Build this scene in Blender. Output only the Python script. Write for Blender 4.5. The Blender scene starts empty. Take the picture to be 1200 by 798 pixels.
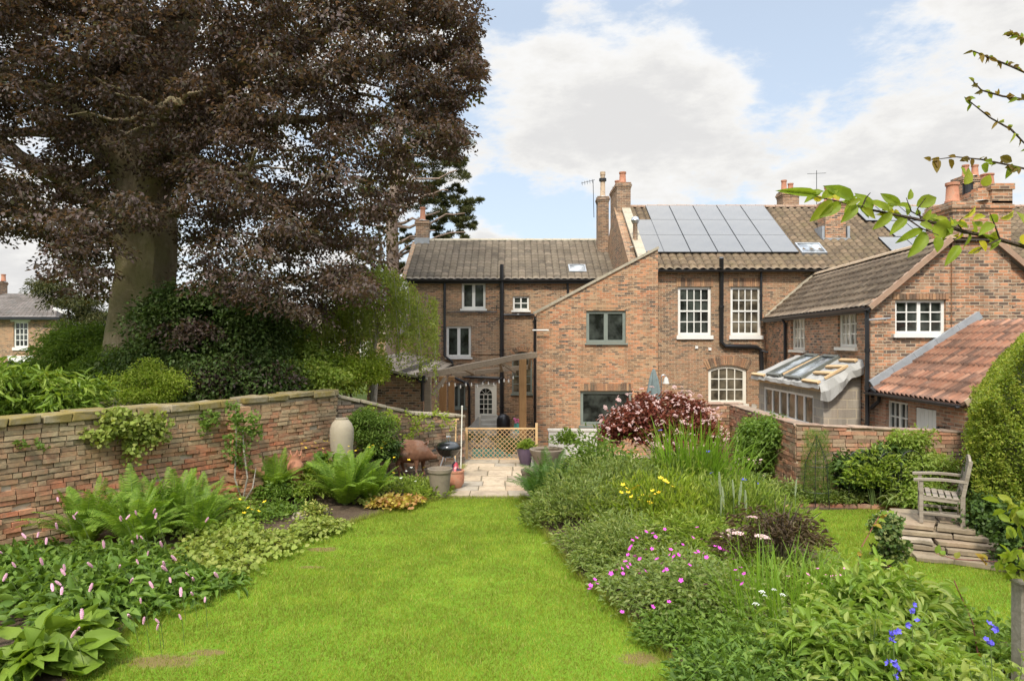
import bpy, math, random
import numpy as np
from mathutils import Vector, Matrix
from mathutils.geometry import tessellate_polygon

random.seed(7)
rng = np.random.default_rng(11)
R = math.radians
scene = bpy.context.scene
COL = scene.collection

# ------------------------------------------------------------------ camera
F = 800.0                      # focal length in photo pixels (photo 1200 wide)
cam_d = bpy.data.cameras.new('camera')
cam_d.sensor_width = 36.0
cam_d.lens = 24.0
cam_d.clip_start = 0.05
cam_d.clip_end = 3000
cam = bpy.data.objects.new('camera', cam_d)
COL.objects.link(cam)
cam.location = (0, 0, 3.0)
cam.rotation_euler = (R(90), 0, 0)
scene.camera = cam

def P(px, py, d):
    """photo pixel at depth d -> world point"""
    return Vector(((px - 600) * d / F, d, 3.0 - (py - 399) * d / F))

# ------------------------------------------------------------------ light
SUN_EL, SUN_AZ = 50, 192       # azimuth clockwise from +Y: the sun stands behind the camera, a little to the left
sun_d = bpy.data.lights.new('sun', 'SUN')
sun_d.energy = 2.3
sun_d.angle = R(6)
sun_d.color = (1.0, 0.93, 0.80)
sun = bpy.data.objects.new('sun', sun_d)
COL.objects.link(sun)
sv = Vector((math.sin(R(SUN_AZ)) * math.cos(R(SUN_EL)), math.cos(R(SUN_AZ)) * math.cos(R(SUN_EL)), math.sin(R(SUN_EL))))
sun.rotation_euler = sv.to_track_quat('Z', 'Y').to_euler()
sun.location = (-8, -20, 30)

scene.view_settings.view_transform = 'Standard'
scene.view_settings.look = 'None'
scene.view_settings.gamma = 1.0
scene.view_settings.exposure = 0.78
scene.view_settings.use_curve_mapping = False

world = bpy.data.worlds.new('World')
scene.world = world
world.use_nodes = True

class NT:
    """small node-tree helper"""
    def __init__(s, tree):
        s.t = tree
        s.t.nodes.clear()
    def n(s, kind, **kw):
        nd = s.t.nodes.new(kind)
        for k, v in kw.items():
            if k.startswith('i_'):
                nd.inputs[k[2:]].default_value = v
            else:
                setattr(nd, k, v)
        return nd
    def l(s, a, b):
        s.t.links.new(a, b)
    def val(s, sock, v):
        if isinstance(v, (int, float)):
            sock.default_value = v
        elif isinstance(v, (tuple, list)):
            sock.default_value = v
        else:
            s.l(v, sock)
    def m(s, op, a, b=0.0, c=None, clamp=False):
        nd = s.n('ShaderNodeMath', operation=op, use_clamp=clamp)
        s.val(nd.inputs[0], a); s.val(nd.inputs[1], b)
        if c is not None: s.val(nd.inputs[2], c)
        return nd.outputs[0]
    def vm(s, op, a, b=(0, 0, 0)):
        nd = s.n('ShaderNodeVectorMath', operation=op)
        s.val(nd.inputs[0], a); s.val(nd.inputs[1], b)
        return nd.outputs['Value'] if op in ('DOT_PRODUCT', 'LENGTH', 'DISTANCE') else nd.outputs[0]
    def mix(s, f, a, b, mode='MIX'):
        nd = s.n('ShaderNodeMix', data_type='RGBA', blend_type=mode)
        s.val(nd.inputs[0], f)
        for i, c in ((6, a), (7, b)):
            if isinstance(c, (tuple, list)): nd.inputs[i].default_value = (*c[:3], 1)
            else: s.l(c, nd.inputs[i])
        return nd.outputs[2]
    def ramp(s, f, stops, interp='LINEAR'):
        nd = s.n('ShaderNodeValToRGB')
        nd.color_ramp.interpolation = interp
        el = nd.color_ramp.elements
        while len(el) > 1: el.remove(el[-1])
        for i, (p, c) in enumerate(stops):
            e = el[0] if i == 0 else el.new(p)
            e.position = p
            if isinstance(c, (int, float)): c = (c, c, c)
            e.color = (*c[:3], 1)
        s.val(nd.inputs[0], f)
        return nd.outputs[0]
    def noise(s, vec=None, scale=1.0, detail=3.0, rough=0.55, dist=0.0):
        nd = s.n('ShaderNodeTexNoise')
        if vec is not None: s.l(vec, nd.inputs['Vector'])
        nd.inputs['Scale'].default_value = scale
        nd.inputs['Detail'].default_value = detail
        nd.inputs['Roughness'].default_value = rough
        nd.inputs['Distortion'].default_value = dist
        return nd.outputs[0]
    def mapv(s, vec, scale=(1, 1, 1), loc=(0, 0, 0), rot=(0, 0, 0)):
        nd = s.n('ShaderNodeMapping')
        s.l(vec, nd.inputs['Vector'])
        nd.inputs['Scale'].default_value = scale
        nd.inputs['Location'].default_value = loc
        nd.inputs['Rotation'].default_value = rot
        return nd.outputs[0]
    def mr(s, f, a, b, c=0.0, d=1.0, smooth=False):
        nd = s.n('ShaderNodeMapRange')
        if smooth: nd.interpolation_type = 'SMOOTHSTEP'
        s.val(nd.inputs[0], f)
        for i, v in enumerate((a, b, c, d)): nd.inputs[i + 1].default_value = v
        return nd.outputs[0]

# ------------------------------------------------------------------ sky: Nishita air with procedural cumulus
w = NT(world.node_tree)
tc = w.n('ShaderNodeTexCoord')
dirv = w.vm('NORMALIZE', tc.outputs['Generated'])
sep = w.n('ShaderNodeSeparateXYZ'); w.l(dirv, sep.inputs[0])
sky = w.n('ShaderNodeTexSky')
sky.sky_type = 'NISHITA'
sky.sun_disc = False
sky.sun_elevation = R(SUN_EL)
sky.sun_rotation = R(SUN_AZ)
sky.air_density = 1.0; sky.dust_density = 1.2; sky.ozone_density = 1.2
den = w.m('ADD', w.m('MAXIMUM', sep.outputs[2], 0.0), 0.35)
comb = w.n('ShaderNodeCombineXYZ')
w.l(w.m('DIVIDE', sep.outputs[0], den), comb.inputs[0])
w.l(w.m('DIVIDE', sep.outputs[1], den), comb.inputs[1])
w.l(w.m('MULTIPLY', sep.outputs[2], 2.2), comb.inputs[2])
cv = comb.outputs[0]
n1 = w.noise(cv, 2.8, 10.0, 0.62, 0.15)
n2 = w.noise(w.mapv(cv, loc=(3.1, 1.7, 0.4)), 9.0, 9.0, 0.66, 0.1)
def blob(px, py, rx, amp):
    v = Vector(((px - 600) / F, 1, (399 - py) / F)).normalized()
    dd = w.vm('DISTANCE', dirv, tuple(v))
    return w.m('MULTIPLY', w.mr(dd, 0.0, rx / F, 1.0, 0.0, True), amp)
bias = 0.0
for b in ((700, 110, 150, .26), (820, 150, 130, .18), (1060, 200, 170, .24), (620, 70, 60, .08), (590, 300, 70, .24), (660, 272, 62, -.30), (1170, 15, 80, .22),
          (980, 60, 95, -.20), (900, 20, 90, -.18), (600, 5, 80, -.22), (720, 15, 70, -.16), (600, 240, 45, -.2), (1100, 80, 60, -.14), (900, 120, 50, -.10), (30, 300, 170, .2), (40, 190, 120, -.1)):
    bias = w.m('ADD', blob(*b), bias)
dens = w.m('ADD', w.m('ADD', w.m('MULTIPLY', n1, 0.8), w.m('MULTIPLY', n2, 0.42)), bias)
mask = w.mr(dens, 0.53, 0.70, 0, 1, True)
shade = w.noise(w.mapv(cv, loc=(0.0, 0.05, -0.16)), 3.4, 9.0, 0.62, 0.2)
core = w.mr(w.m('SUBTRACT', dens, w.m('MULTIPLY', shade, 0.55)), 0.20, 0.62, 0, 1, True)
cloud = w.ramp(core, [(0.0, (4.5, 4.6, 4.7)), (0.35, (4.45, 4.42, 4.36)), (0.65, (4.2, 4.15, 4.05)), (1.0, (3.65, 3.62, 3.6))])
air = w.mix(1.0, sky.outputs[0], (1.0, 1.0, 1.0), 'MULTIPLY')
hz = w.mr(sep.outputs[2], 0.0, 0.55, 0.75, 0.55)
air = w.mix(hz, air, (3.5, 3.9, 4.3))
colr = w.mix(mask, air, cloud)
lift = w.mr(sep.outputs[2], 0.42, 0.78, 1.0, 3.0, True)      # whole sky brightened high above the view, added to fill shadows
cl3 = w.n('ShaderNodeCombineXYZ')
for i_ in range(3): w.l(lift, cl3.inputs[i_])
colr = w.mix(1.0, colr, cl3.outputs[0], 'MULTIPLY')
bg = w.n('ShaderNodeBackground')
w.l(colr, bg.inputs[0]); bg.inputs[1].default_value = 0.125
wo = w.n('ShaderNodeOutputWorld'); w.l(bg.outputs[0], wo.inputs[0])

# ------------------------------------------------------------------ mesh builder
class MB:
    def __init__(s):
        s.v = []; s.f = []; s.uv = None
    def add(s, vs, fs):
        b = len(s.v)
        s.v += [tuple(p) for p in vs]
        s.f += [tuple(b + i for i in f) for f in fs]
        return s
    def box(s, x0, y0, z0, x1, y1, z1, jit=0.0):
        vs = [(x, y, z) for z in (z0, z1) for y in (y0, y1) for x in (x0, x1)]
        if jit: vs = [tuple(c + random.uniform(-jit, jit) for c in p) for p in vs]
        return s.add(vs, [(0, 2, 3, 1), (4, 5, 7, 6), (0, 1, 5, 4), (2, 6, 7, 3), (0, 4, 6, 2), (1, 3, 7, 5)])
    def obox(s, c, ax, ay, az, hx, hy, hz, jit=0.0):
        c = Vector(c); vs = []
        for k in (-1, 1):
            for j in (-1, 1):
                for i in (-1, 1):
                    p = c + ax * (hx * i) + ay * (hy * j) + az * (hz * k)
                    if jit: p = p + Vector([random.uniform(-jit, jit) for _ in range(3)])
                    vs.append(p)
        return s.add(vs, [(0, 2, 3, 1), (4, 5, 7, 6), (0, 1, 5, 4), (2, 6, 7, 3), (0, 4, 6, 2), (1, 3, 7, 5)])
    def bar(s, a, b, wd, ht, up=(0, 0, 1)):
        a = Vector(a); b = Vector(b); x = (b - a); L = x.length; x.normalize()
        up = Vector(up)
        y = up.cross(x)
        if y.length < 1e-4: y = Vector((1, 0, 0)).cross(x)
        y.normalize(); z = x.cross(y)
        return s.obox((a + b) / 2, x, y, z, L / 2, wd / 2, ht / 2)
    def tube(s, pts, r, n=8, cap=True):
        pts = [Vector(p) for p in pts]
        rs = r if isinstance(r, (list, tuple)) else [r] * len(pts)
        base = len(s.v); prev = None
        for i, p in enumerate(pts):
            t = (pts[min(i + 1, len(pts) - 1)] - pts[max(i - 1, 0)])
            if t.length < 1e-9: t = Vector((0, 0, 1))
            t.normalize()
            if prev is None:
                a = Vector((0, 0, 1)) if abs(t.z) < 0.9 else Vector((1, 0, 0))
                u = t.cross(a).normalized()
            else:
                u = (prev - t * prev.dot(t))
                u = u.normalized() if u.length > 1e-6 else t.orthogonal().normalized()
            prev = u; v = t.cross(u)
            for k in range(n):
                an = 2 * math.pi * k / n
                s.v.append(tuple(p + (u * math.cos(an) + v * math.sin(an)) * rs[i]))
        for i in range(len(pts) - 1):
            for k in range(n):
                a = base + i * n + k; b = base + i * n + (k + 1) % n
                s.f.append((a, b, b + n, a + n))
        if cap:
            s.f.append(tuple(base + k for k in reversed(range(n))))
            e = base + (len(pts) - 1) * n
            s.f.append(tuple(e + k for k in range(n)))
        return s
    def lathe(s, prof, c=(0, 0, 0), n=24, cap=False):
        base = len(s.v); c = Vector(c)
        for (r, z) in prof:
            for k in range(n):
                an = 2 * math.pi * k / n
                s.v.append((c.x + r * math.cos(an), c.y + r * math.sin(an), c.z + z))
        for i in range(len(prof) - 1):
            for k in range(n):
                a = base + i * n + k; b = base + i * n + (k + 1) % n
                s.f.append((a, b, b + n, a + n))
        if cap:
            s.f.append(tuple(base + k for k in reversed(range(n))))
            e = base + (len(prof) - 1) * n
            s.f.append(tuple(e + k for k in range(n)))
        return s
    def plate(s, loops, org, ax, ay, thick):
        """polygon with holes in the plane (org, ax, ay); solid, thickness along -normal (ax x ay)"""
        org = Vector(org); ax = Vector(ax); ay = Vector(ay); nrm = ax.cross(ay).normalized()
        flat = [p for lp in loops for p in lp]
        tris = tessellate_polygon([[Vector((p[0], p[1], 0)) for p in lp] for lp in loops])
        W = [org + ax * p[0] + ay * p[1] for p in flat]
        b = len(s.v); n = len(flat)
        s.v += [tuple(p) for p in W] + [tuple(p - nrm * thick) for p in W]
        for t in tris:
            a_, b_, c_ = t
            nn = (W[b_] - W[a_]).cross(W[c_] - W[a_])
            if nn.length < 1e-9: continue
            if nn.dot(nrm) < 0: t = (a_, c_, b_)
            s.f.append(tuple(b + i for i in t))
            s.f.append(tuple(b + n + i for i in reversed(t)))
        o = 0
        for li, lp in enumerate(loops):
            area = sum(lp[i][0] * lp[(i + 1) % len(lp)][1] - lp[(i + 1) % len(lp)][0] * lp[i][1] for i in range(len(lp)))
            ccw = area > 0
            if li > 0: ccw = not ccw
            for i in range(len(lp)):
                j = (i + 1) % len(lp)
                q = (b + o + i, b + n + o + i, b + n + o + j, b + o + j)
                s.f.append(q if ccw else q[::-1])
            o += len(lp)
        return s
    def build(s, name, mat, parent=None, smooth=False, **kw):
        loc = parent_world(parent)
        me = bpy.data.meshes.new(name)
        me.from_pydata([(x - loc.x, y - loc.y, z - loc.z) for x, y, z in s.v], [], s.f)
        me.update()
        uvbox(me, loc)
        if smooth:
            me.polygons.foreach_set('use_smooth', [True] * len(me.polygons))
            me.set_sharp_from_angle(angle=R(40))
        return link(name, me, mat, parent, **kw)

def parent_world(p):
    v = Vector((0, 0, 0))
    while p is not None:
        v = v + Vector(p.location); p = p.parent
    return v

def link(name, me, mat, parent=None, **kw):
    o = bpy.data.objects.new(name, me)
    COL.objects.link(o)
    if mat is not None: me.materials.append(mat)
    if parent is not None: o.parent = parent
    for k, v in kw.items():
        if v is not None: o[k] = v
    return o

def uvbox(me, loc):
    """uv in metres: u along the horizontal tangent, v up the slope"""
    nl = len(me.loops)
    if nl == 0: return
    co = np.empty(len(me.vertices) * 3); me.vertices.foreach_get('co', co); co = co.reshape(-1, 3) + np.array(loc)
    vi = np.empty(nl, dtype=np.int32); me.loops.foreach_get('vertex_index', vi)
    fn = np.empty(len(me.polygons) * 3); me.polygons.foreach_get('normal', fn); fn = fn.reshape(-1, 3)
    tot = np.empty(len(me.polygons), dtype=np.int32); me.polygons.foreach_get('loop_total', tot)
    n = np.repeat(fn, tot, axis=0); p = co[vi]
    up = np.abs(n[:, 2]) > 0.93
    t = np.stack([-n[:, 1], n[:, 0], np.zeros(len(n))], 1)
    ln = np.linalg.norm(t, axis=1, keepdims=True); t = t / np.maximum(ln, 1e-6)
    c = np.cross(n, t)
    u = (p * t).sum(1); v = (p * c).sum(1)
    vert = np.abs(n[:, 2]) < 0.2
    v = np.where(vert, p[:, 2], v)
    u = np.where(up, p[:, 0], u); v = np.where(up, p[:, 1], v)
    lay = me.uv_layers.new(name='UVMap')
    lay.data.foreach_set('uv', np.stack([u, v], 1).ravel())

def np_mesh(name, V, faces_n, mat, parent=None, smooth=False, uv=None, **kw):
    """V (n,3) world; faces_n (m,k) index array, constant k"""
    loc = parent_world(parent)
    me = bpy.data.meshes.new(name)
    V = np.asarray(V, dtype=np.float32) - np.array(loc, dtype=np.float32)
    fs = np.asarray(faces_n, dtype=np.int32); m, k = fs.shape
    me.vertices.add(len(V)); me.vertices.foreach_set('co', V.ravel())
    me.loops.add(m * k); me.loops.foreach_set('vertex_index', fs.ravel())
    me.polygons.add(m)
    me.polygons.foreach_set('loop_start', np.arange(0, m * k, k, dtype=np.int32))
    me.polygons.foreach_set('loop_total', np.full(m, k, dtype=np.int32))
    if smooth: me.polygons.foreach_set('use_smooth', np.ones(m, dtype=bool))
    if uv is not None:
        lay = me.uv_layers.new(name='UVMap'); lay.data.foreach_set('uv', np.asarray(uv, dtype=np.float32)[fs.ravel()].ravel())
    me.update(calc_edges=True)
    return link(name, me, mat, parent, **kw)

def thing(name, label, cat, loc=(0, 0, 0), group=None):
    o = bpy.data.objects.new(name, None)
    COL.objects.link(o); o.location = loc
    o.empty_display_size = 0.2
    o['label'] = label; o['category'] = cat
    if group: o['group'] = group
    return o

def tag(o, label, cat, group=None):
    o['label'] = label; o['category'] = cat
    if group: o['group'] = group
    return o

def copy_part(o, parent, loc=None, rot=None, scale=None):
    c = o.copy(); COL.objects.link(c); c.parent = parent
    if loc is not None: c.location = Vector(loc) - parent_world(parent)
    if rot is not None: c.rotation_euler = rot
    if scale is not None: c.scale = (scale,) * 3 if isinstance(scale, (int, float)) else scale
    return c

def copy_tree(o, loc=None, rotz=None, label=None, parent=None):
    c = o.copy(); COL.objects.link(c); c.parent = parent
    if loc is not None: c.location = loc
    if rotz is not None: c.rotation_euler = (0, 0, rotz)
    if label: c['label'] = label
    for ch in list(o.children): copy_tree(ch, parent=c)
    return c

# ------------------------------------------------------------------ materials
def mat_base(name):
    m = bpy.data.materials.new(name); m.use_nodes = True
    t = NT(m.node_tree)
    out = t.n('ShaderNodeOutputMaterial'); b = t.n('ShaderNodeBsdfPrincipled')
    t.l(b.outputs[0], out.inputs[0])
    return m, t, b, out

def bump(t, b, h, strength=0.5, dist=0.02):
    nd = t.n('ShaderNodeBump'); nd.inputs['Strength'].default_value = strength; nd.inputs['Distance'].default_value = dist
    t.l(h, nd.inputs['Height']); t.l(nd.outputs[0], b.inputs['Normal'])

def plain(name, col, rough=0.6, var=0.15, scale=6.0, metal=0.0, bmp=0.15, spec=0.5, dirt=None):
    m, t, b, out = mat_base(name)
    co = t.n('ShaderNodeTexCoord').outputs['Object']
    n = t.noise(co, scale, 5, 0.6)
    n2 = t.noise(co, scale * 7, 3, 0.6)
    f = t.mr(n, 0.3, 0.7)
    c1 = tuple(c * (1 - var) for c in col); c2 = tuple(min(1, c * (1 + var)) for c in col)
    c = t.mix(f, c1, c2)
    if dirt: c = t.mix(t.mr(n, 0.5, 0.72, 0, 0.8), c, dirt)
    t.l(c, b.inputs['Base Color'])
    b.inputs['Roughness'].default_value = rough; b.inputs['Metallic'].default_value = metal
    b.inputs['Specular IOR Level'].default_value = spec
    if bmp: bump(t, b, n2, bmp, 0.004)
    return m

def brick_mat(name, palette, mortar=(0.44, 0.37, 0.27), bw=0.225, bh=0.075, mw=0.012, stain=(0.10, 0.08, 0.06), stain_amt=0.35,
              patch=None, patch_amt=0.5, cluster=0.5, mort_amt=1.0, seed=0.0, lime=0.0):
    m, t, b, out = mat_base(name)
    uv = t.n('ShaderNodeUVMap').outputs[0]
    nz = t.n('ShaderNodeTexNoise'); t.l(uv, nz.inputs['Vector']); nz.inputs['Scale'].default_value = 2.5
    off = t.vm('MULTIPLY', t.vm('SUBTRACT', nz.outputs['Color'], (0.5, 0.5, 0.5)), (0.03, 0.022, 0))
    uv2 = t.vm('ADD', uv, off)
    sp = t.n('ShaderNodeSeparateXYZ'); t.l(uv2, sp.inputs[0])
    vr = t.m('DIVIDE', sp.outputs[1], bh)
    row = t.m('FLOOR', vr); fv = t.m('FRACT', vr)
    sh = t.m('MULTIPLY', t.m('MODULO', t.m('ABSOLUTE', row), 2.0), 0.5)
    ur = t.m('ADD', t.m('DIVIDE', sp.outputs[0], bw), sh)
    col = t.m('FLOOR', ur); fu = t.m('FRACT', ur)
    cb = t.n('ShaderNodeCombineXYZ'); t.l(col, cb.inputs[0]); t.l(row, cb.inputs[1]); cb.inputs[2].default_value = seed
    wn = t.n('ShaderNodeTexWhiteNoise', noise_dimensions='3D'); t.l(cb.outputs[0], wn.inputs['Vector'])
    cl = t.noise(t.mapv(uv, scale=(1.3, 4.0, 1), loc=(seed, 0, 0)), 1.3, 4, 0.65)
    cl = t.mr(cl, 0.28, 0.72)
    rnd = t.m('ADD', t.m('MULTIPLY', wn.outputs['Value'], 1 - cluster * 0.6), t.m('MULTIPLY', cl, cluster * 0.6))
    k = len(palette)
    c = t.ramp(rnd, [(i / k, p) for i, p in enumerate(palette)], 'CONSTANT')
    # small tonal noise inside each brick
    fine = t.noise(uv, 38, 3, 0.7)
    c = t.mix(t.mr(fine, 0.3, 0.75, 0.0, 0.28), c, (0.09, 0.06, 0.04))
    mu = t.m('MINIMUM', fu, t.m('SUBTRACT', 1.0, fu)); mv = t.m('MINIMUM', fv, t.m('SUBTRACT', 1.0, fv))
    mu = t.mr(mu, mw * 0.25 / bw, mw * 0.9 / bw); mv = t.mr(mv, mw * 0.3 / bh, mw * 0.8 / bh)
    mk = t.m('MULTIPLY', mu, mv)                        # 1 on the brick, 0 on mortar
    c = t.mix(t.m('MULTIPLY', t.m('SUBTRACT', 1.0, mk), mort_amt), c, mortar)
    big = t.noise(t.mapv(uv, loc=(seed * 3 + 2, 1, 0)), 0.55, 5, 0.62)
    if patch: c = t.mix(t.mr(big, 0.42, 0.62, 0, patch_amt), c, patch)
    st = t.noise(t.mapv(uv, scale=(1.6, 0.5, 1), loc=(7 + seed, 3, 0)), 0.9, 6, 0.7)
    c = t.mix(t.mr(st, 0.5, 0.74, 0, stain_amt), c, stain)
    if lime: c = t.mix(t.mr(t.noise(t.mapv(uv, loc=(2, 9, 1)), 2.2, 6, 0.7), 0.56, 0.72, 0, lime), c, (0.52, 0.47, 0.38))
    sk = t.noise(t.mapv(uv, scale=(3.2, .22, 1), loc=(seed, 5, 0)), 1.6, 5, 0.7)
    c = t.mix(t.mr(sk, 0.52, 0.74, 0, 0.38), c, tuple(v * .6 for v in stain))
    c = t.mix(t.mr(t.noise(t.mapv(uv, loc=(seed, 8, 2)), .35, 4, .6), .5, .68, 0, .3), c, (.50, .30, .16))
    t.l(c, b.inputs['Base Color']); b.inputs['Roughness'].default_value = 0.88
    b.inputs['Specular IOR Level'].default_value = 0.25
    bump(t, b, t.m('ADD', mk, t.m('MULTIPLY', fine, 0.6)), 0.45, 0.01)
    return m

def island_mat(name, cols, rough=0.8, fine=40, zone=None, zone_z=None, spec=0.25, bmp=0.5, moss=None, lime_amt=.55):
    """each loose island (brick, slab, stone) takes a colour of its own"""
    m, t, b, out = mat_base(name)
    g = t.n('ShaderNodeNewGeometry')
    k = len(cols)
    c = t.ramp(g.outputs['Random Per Island'], [(i / k, p) for i, p in enumerate(cols)], 'CONSTANT')
    co = t.n('ShaderNodeTexCoord').outputs['Object']
    n = t.noise(co, fine, 4, 0.65)
    if zone:
        sp = t.n('ShaderNodeSeparateXYZ'); t.l(g.outputs['Position'], sp.inputs[0])
        zn = t.m('ADD', sp.outputs[2], t.m('MULTIPLY', t.m('SUBTRACT', t.noise(co, 0.9, 4, 0.6), 0.5), 3.2))
        zf = t.mr(zn, zone_z[0], zone_z[1])
        zc = t.ramp(t.m('FRACT', t.m('MULTIPLY', g.outputs['Random Per Island'], 7.13)), [(i / len(zone), p) for i, p in enumerate(zone)], 'CONSTANT')
        c = t.mix(zf, c, zc)
    c = t.mix(t.mr(n, 0.35, 0.75, 0, 0.45), c, (0.10, 0.08, 0.055))
    w_ = t.noise(co, 3.1, 5, 0.7)
    c = t.mix(t.mr(w_, 0.50, 0.68, 0, lime_amt * .8), c, (0.44, 0.36, 0.23))
    c = t.mix(t.mr(t.noise(t.mapv(co, scale=(1, 1, .5), loc=(4, 2, 7)), 1.5, 6, .72), .5, .66, 0, .5), c, (.13, .11, .075))
    if moss:
        c = t.mix(t.mr(t.noise(co, 2.3, 5, 0.7), 0.38, 0.58, 0, 0.85), c, moss)
    t.l(c, b.inputs['Base Color']); b.inputs['Roughness'].default_value = rough; b.inputs['Specular IOR Level'].default_value = spec
    bump(t, b, n, bmp, 0.01)
    return m

def leaf_mat(name, cols, transl=0.4, rough=0.5, spec=0.4, clump=0.35, dark=None, clump_scale=1.5, tmul=(1.3, 1.25, 0.6), wb=(1.1, 1.0, 0.72)):
    cols = [tuple(min(1, v * k_) for v, k_ in zip(c_, wb)) for c_ in cols]; rough = max(rough, .45); spec *= .5; transl = min(.55, transl + .08)
    m = bpy.data.materials.new(name); m.use_nodes = True
    t = NT(m.node_tree)
    out = t.n('ShaderNodeOutputMaterial')
    b = t.n('ShaderNodeBsdfPrincipled'); tr = t.n('ShaderNodeBsdfTranslucent'); mx = t.n('ShaderNodeMixShader')
    g = t.n('ShaderNodeNewGeometry')
    k = len(cols)
    c = t.ramp(g.outputs['Random Per Island'], [((i + 0.5) / k, p) for i, p in enumerate(cols)])
    n = t.noise(t.n('ShaderNodeTexCoord').outputs['Object'], clump_scale, 3, 0.6)
    avg = tuple(sum(c_[i] for c_ in cols) / k for i in range(3))
    dk = dark or tuple(v * 0.6 for v in avg)
    lt = tuple(min(1, v * 1.35) for v in avg)
    c = t.mix(t.mr(n, 0.35, 0.65, clump, 0.0), c, dk)
    c = t.mix(t.mr(n, 0.5, 0.75, 0.0, clump), c, lt)
    t.l(c, b.inputs['Base Color'])
    tcol = t.mix(1.0, c, tmul, 'MULTIPLY')
    t.l(tcol, tr.inputs[0])
    b.inputs['Roughness'].default_value = rough; b.inputs['Specular IOR Level'].default_value = spec
    mx.inputs[0].default_value = transl
    t.l(b.outputs[0], mx.inputs[1]); t.l(tr.outputs[0], mx.inputs[2]); t.l(mx.outputs[0], out.inputs[0])
    return m

def bark_mat(name, c1, c2, scale=3.0, stretch=0.25, moss=None):
    m, t, b, out = mat_base(name)
    co = t.n('ShaderNodeTexCoord').outputs['Object']
    n = t.noise(t.mapv(co, scale=(1, 1, stretch)), scale, 7, 0.68, 0.4)
    c = t.mix(t.mr(n, 0.3, 0.7), c1, c2)
    if moss: c = t.mix(t.mr(t.noise(co, 1.1, 5, 0.6), 0.42, 0.6, 0, 0.8), c, moss)
    t.l(c, b.inputs['Base Color']); b.inputs['Roughness'].default_value = 0.9; b.inputs['Specular IOR Level'].default_value = 0.2
    c_ = t.mix(t.mr(t.noise(co, 4.5, 6, .7), .55, .68, 0, .5), c, tuple(v * .45 for v in c1)); t.l(c_, b.inputs['Base Color'])
    bump(t, b, t.m('ADD', n, t.m('MULTIPLY', t.noise(co, 5, 6, .7), .5)), 0.9, 0.12)
    return m

def wood_mat(name, c1, c2, axis=0, rough=0.75):
    m, t, b, out = mat_base(name)
    co = t.n('ShaderNodeTexCoord').outputs['Object']
    sc = [14, 14, 14]; sc[axis] = 1.2
    n = t.noise(t.mapv(co, scale=tuple(sc)), 1.6, 5, 0.6, 0.6)
    big = t.noise(co, 2.0, 4, 0.6)
    c = t.mix(t.mr(n, 0.3, 0.7), c1, c2)
    c = t.mix(t.mr(big, 0.5, 0.75, 0, 0.4), c, tuple(v * 0.55 for v in c1))
    t.l(c, b.inputs['Base Color']); b.inputs['Roughness'].default_value = rough; b.inputs['Specular IOR Level'].default_value = 0.25
    bump(t, b, n, 0.4, 0.006)
    return m

def tile_mat(name, cols, tw, th, lichen=(0.42, 0.39, 0.30), lich=0.5, moss=None, dark=(0.05, 0.04, 0.03)):
    """roof tiles: uv in metres, one tone per tile, lichen freckles"""
    m, t, b, out = mat_base(name)
    uv = t.n('ShaderNodeUVMap').outputs[0]
    sp = t.n('ShaderNodeSeparateXYZ'); t.l(uv, sp.inputs[0])
    cb = t.n('ShaderNodeCombineXYZ')
    t.l(t.m('FLOOR', t.m('DIVIDE', sp.outputs[0], tw)), cb.inputs[0])
    vr = t.m('DIVIDE', sp.outputs[1], th)
    t.l(t.m('FLOOR', vr), cb.inputs[1])
    wn = t.n('ShaderNodeTexWhiteNoise', noise_dimensions='2D'); t.l(cb.outputs[0], wn.inputs['Vector'])
    k = len(cols)
    c = t.ramp(wn.outputs['Value'], [((i + .5) / k, p) for i, p in enumerate(cols)])
    n = t.noise(uv, 9, 5, 0.7)
    c = t.mix(t.mr(n, 0.52, 0.68, 0, lich), c, lichen)
    n3 = t.noise(uv, 26, 3, 0.7)
    c = t.mix(t.mr(n3, 0.6, 0.7, 0, lich), c, tuple(v * 1.25 for v in lichen))
    big = t.noise(uv, 0.6, 5, 0.65)
    c = t.mix(t.mr(big, 0.45, 0.7, 0, 0.5), c, dark)
    if moss: c = t.mix(t.mr(t.noise(uv, 1.7, 5, 0.7), 0.5, 0.68, 0, 0.7), c, moss)
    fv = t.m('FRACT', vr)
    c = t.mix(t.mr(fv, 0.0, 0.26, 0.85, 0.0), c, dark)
    fu = t.m('FRACT', t.m('DIVIDE', sp.outputs[0], tw))
    c = t.mix(t.mr(t.m('ABSOLUTE', t.m('SUBTRACT', fu, .5)), .36, .5, 0, .6), c, dark)
    t.l(c, b.inputs['Base Color']); b.inputs['Roughness'].default_value = 0.85; b.inputs['Specular IOR Level'].default_value = 0.3
    bump(t, b, n, 0.3, 0.01)
    return m

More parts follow.
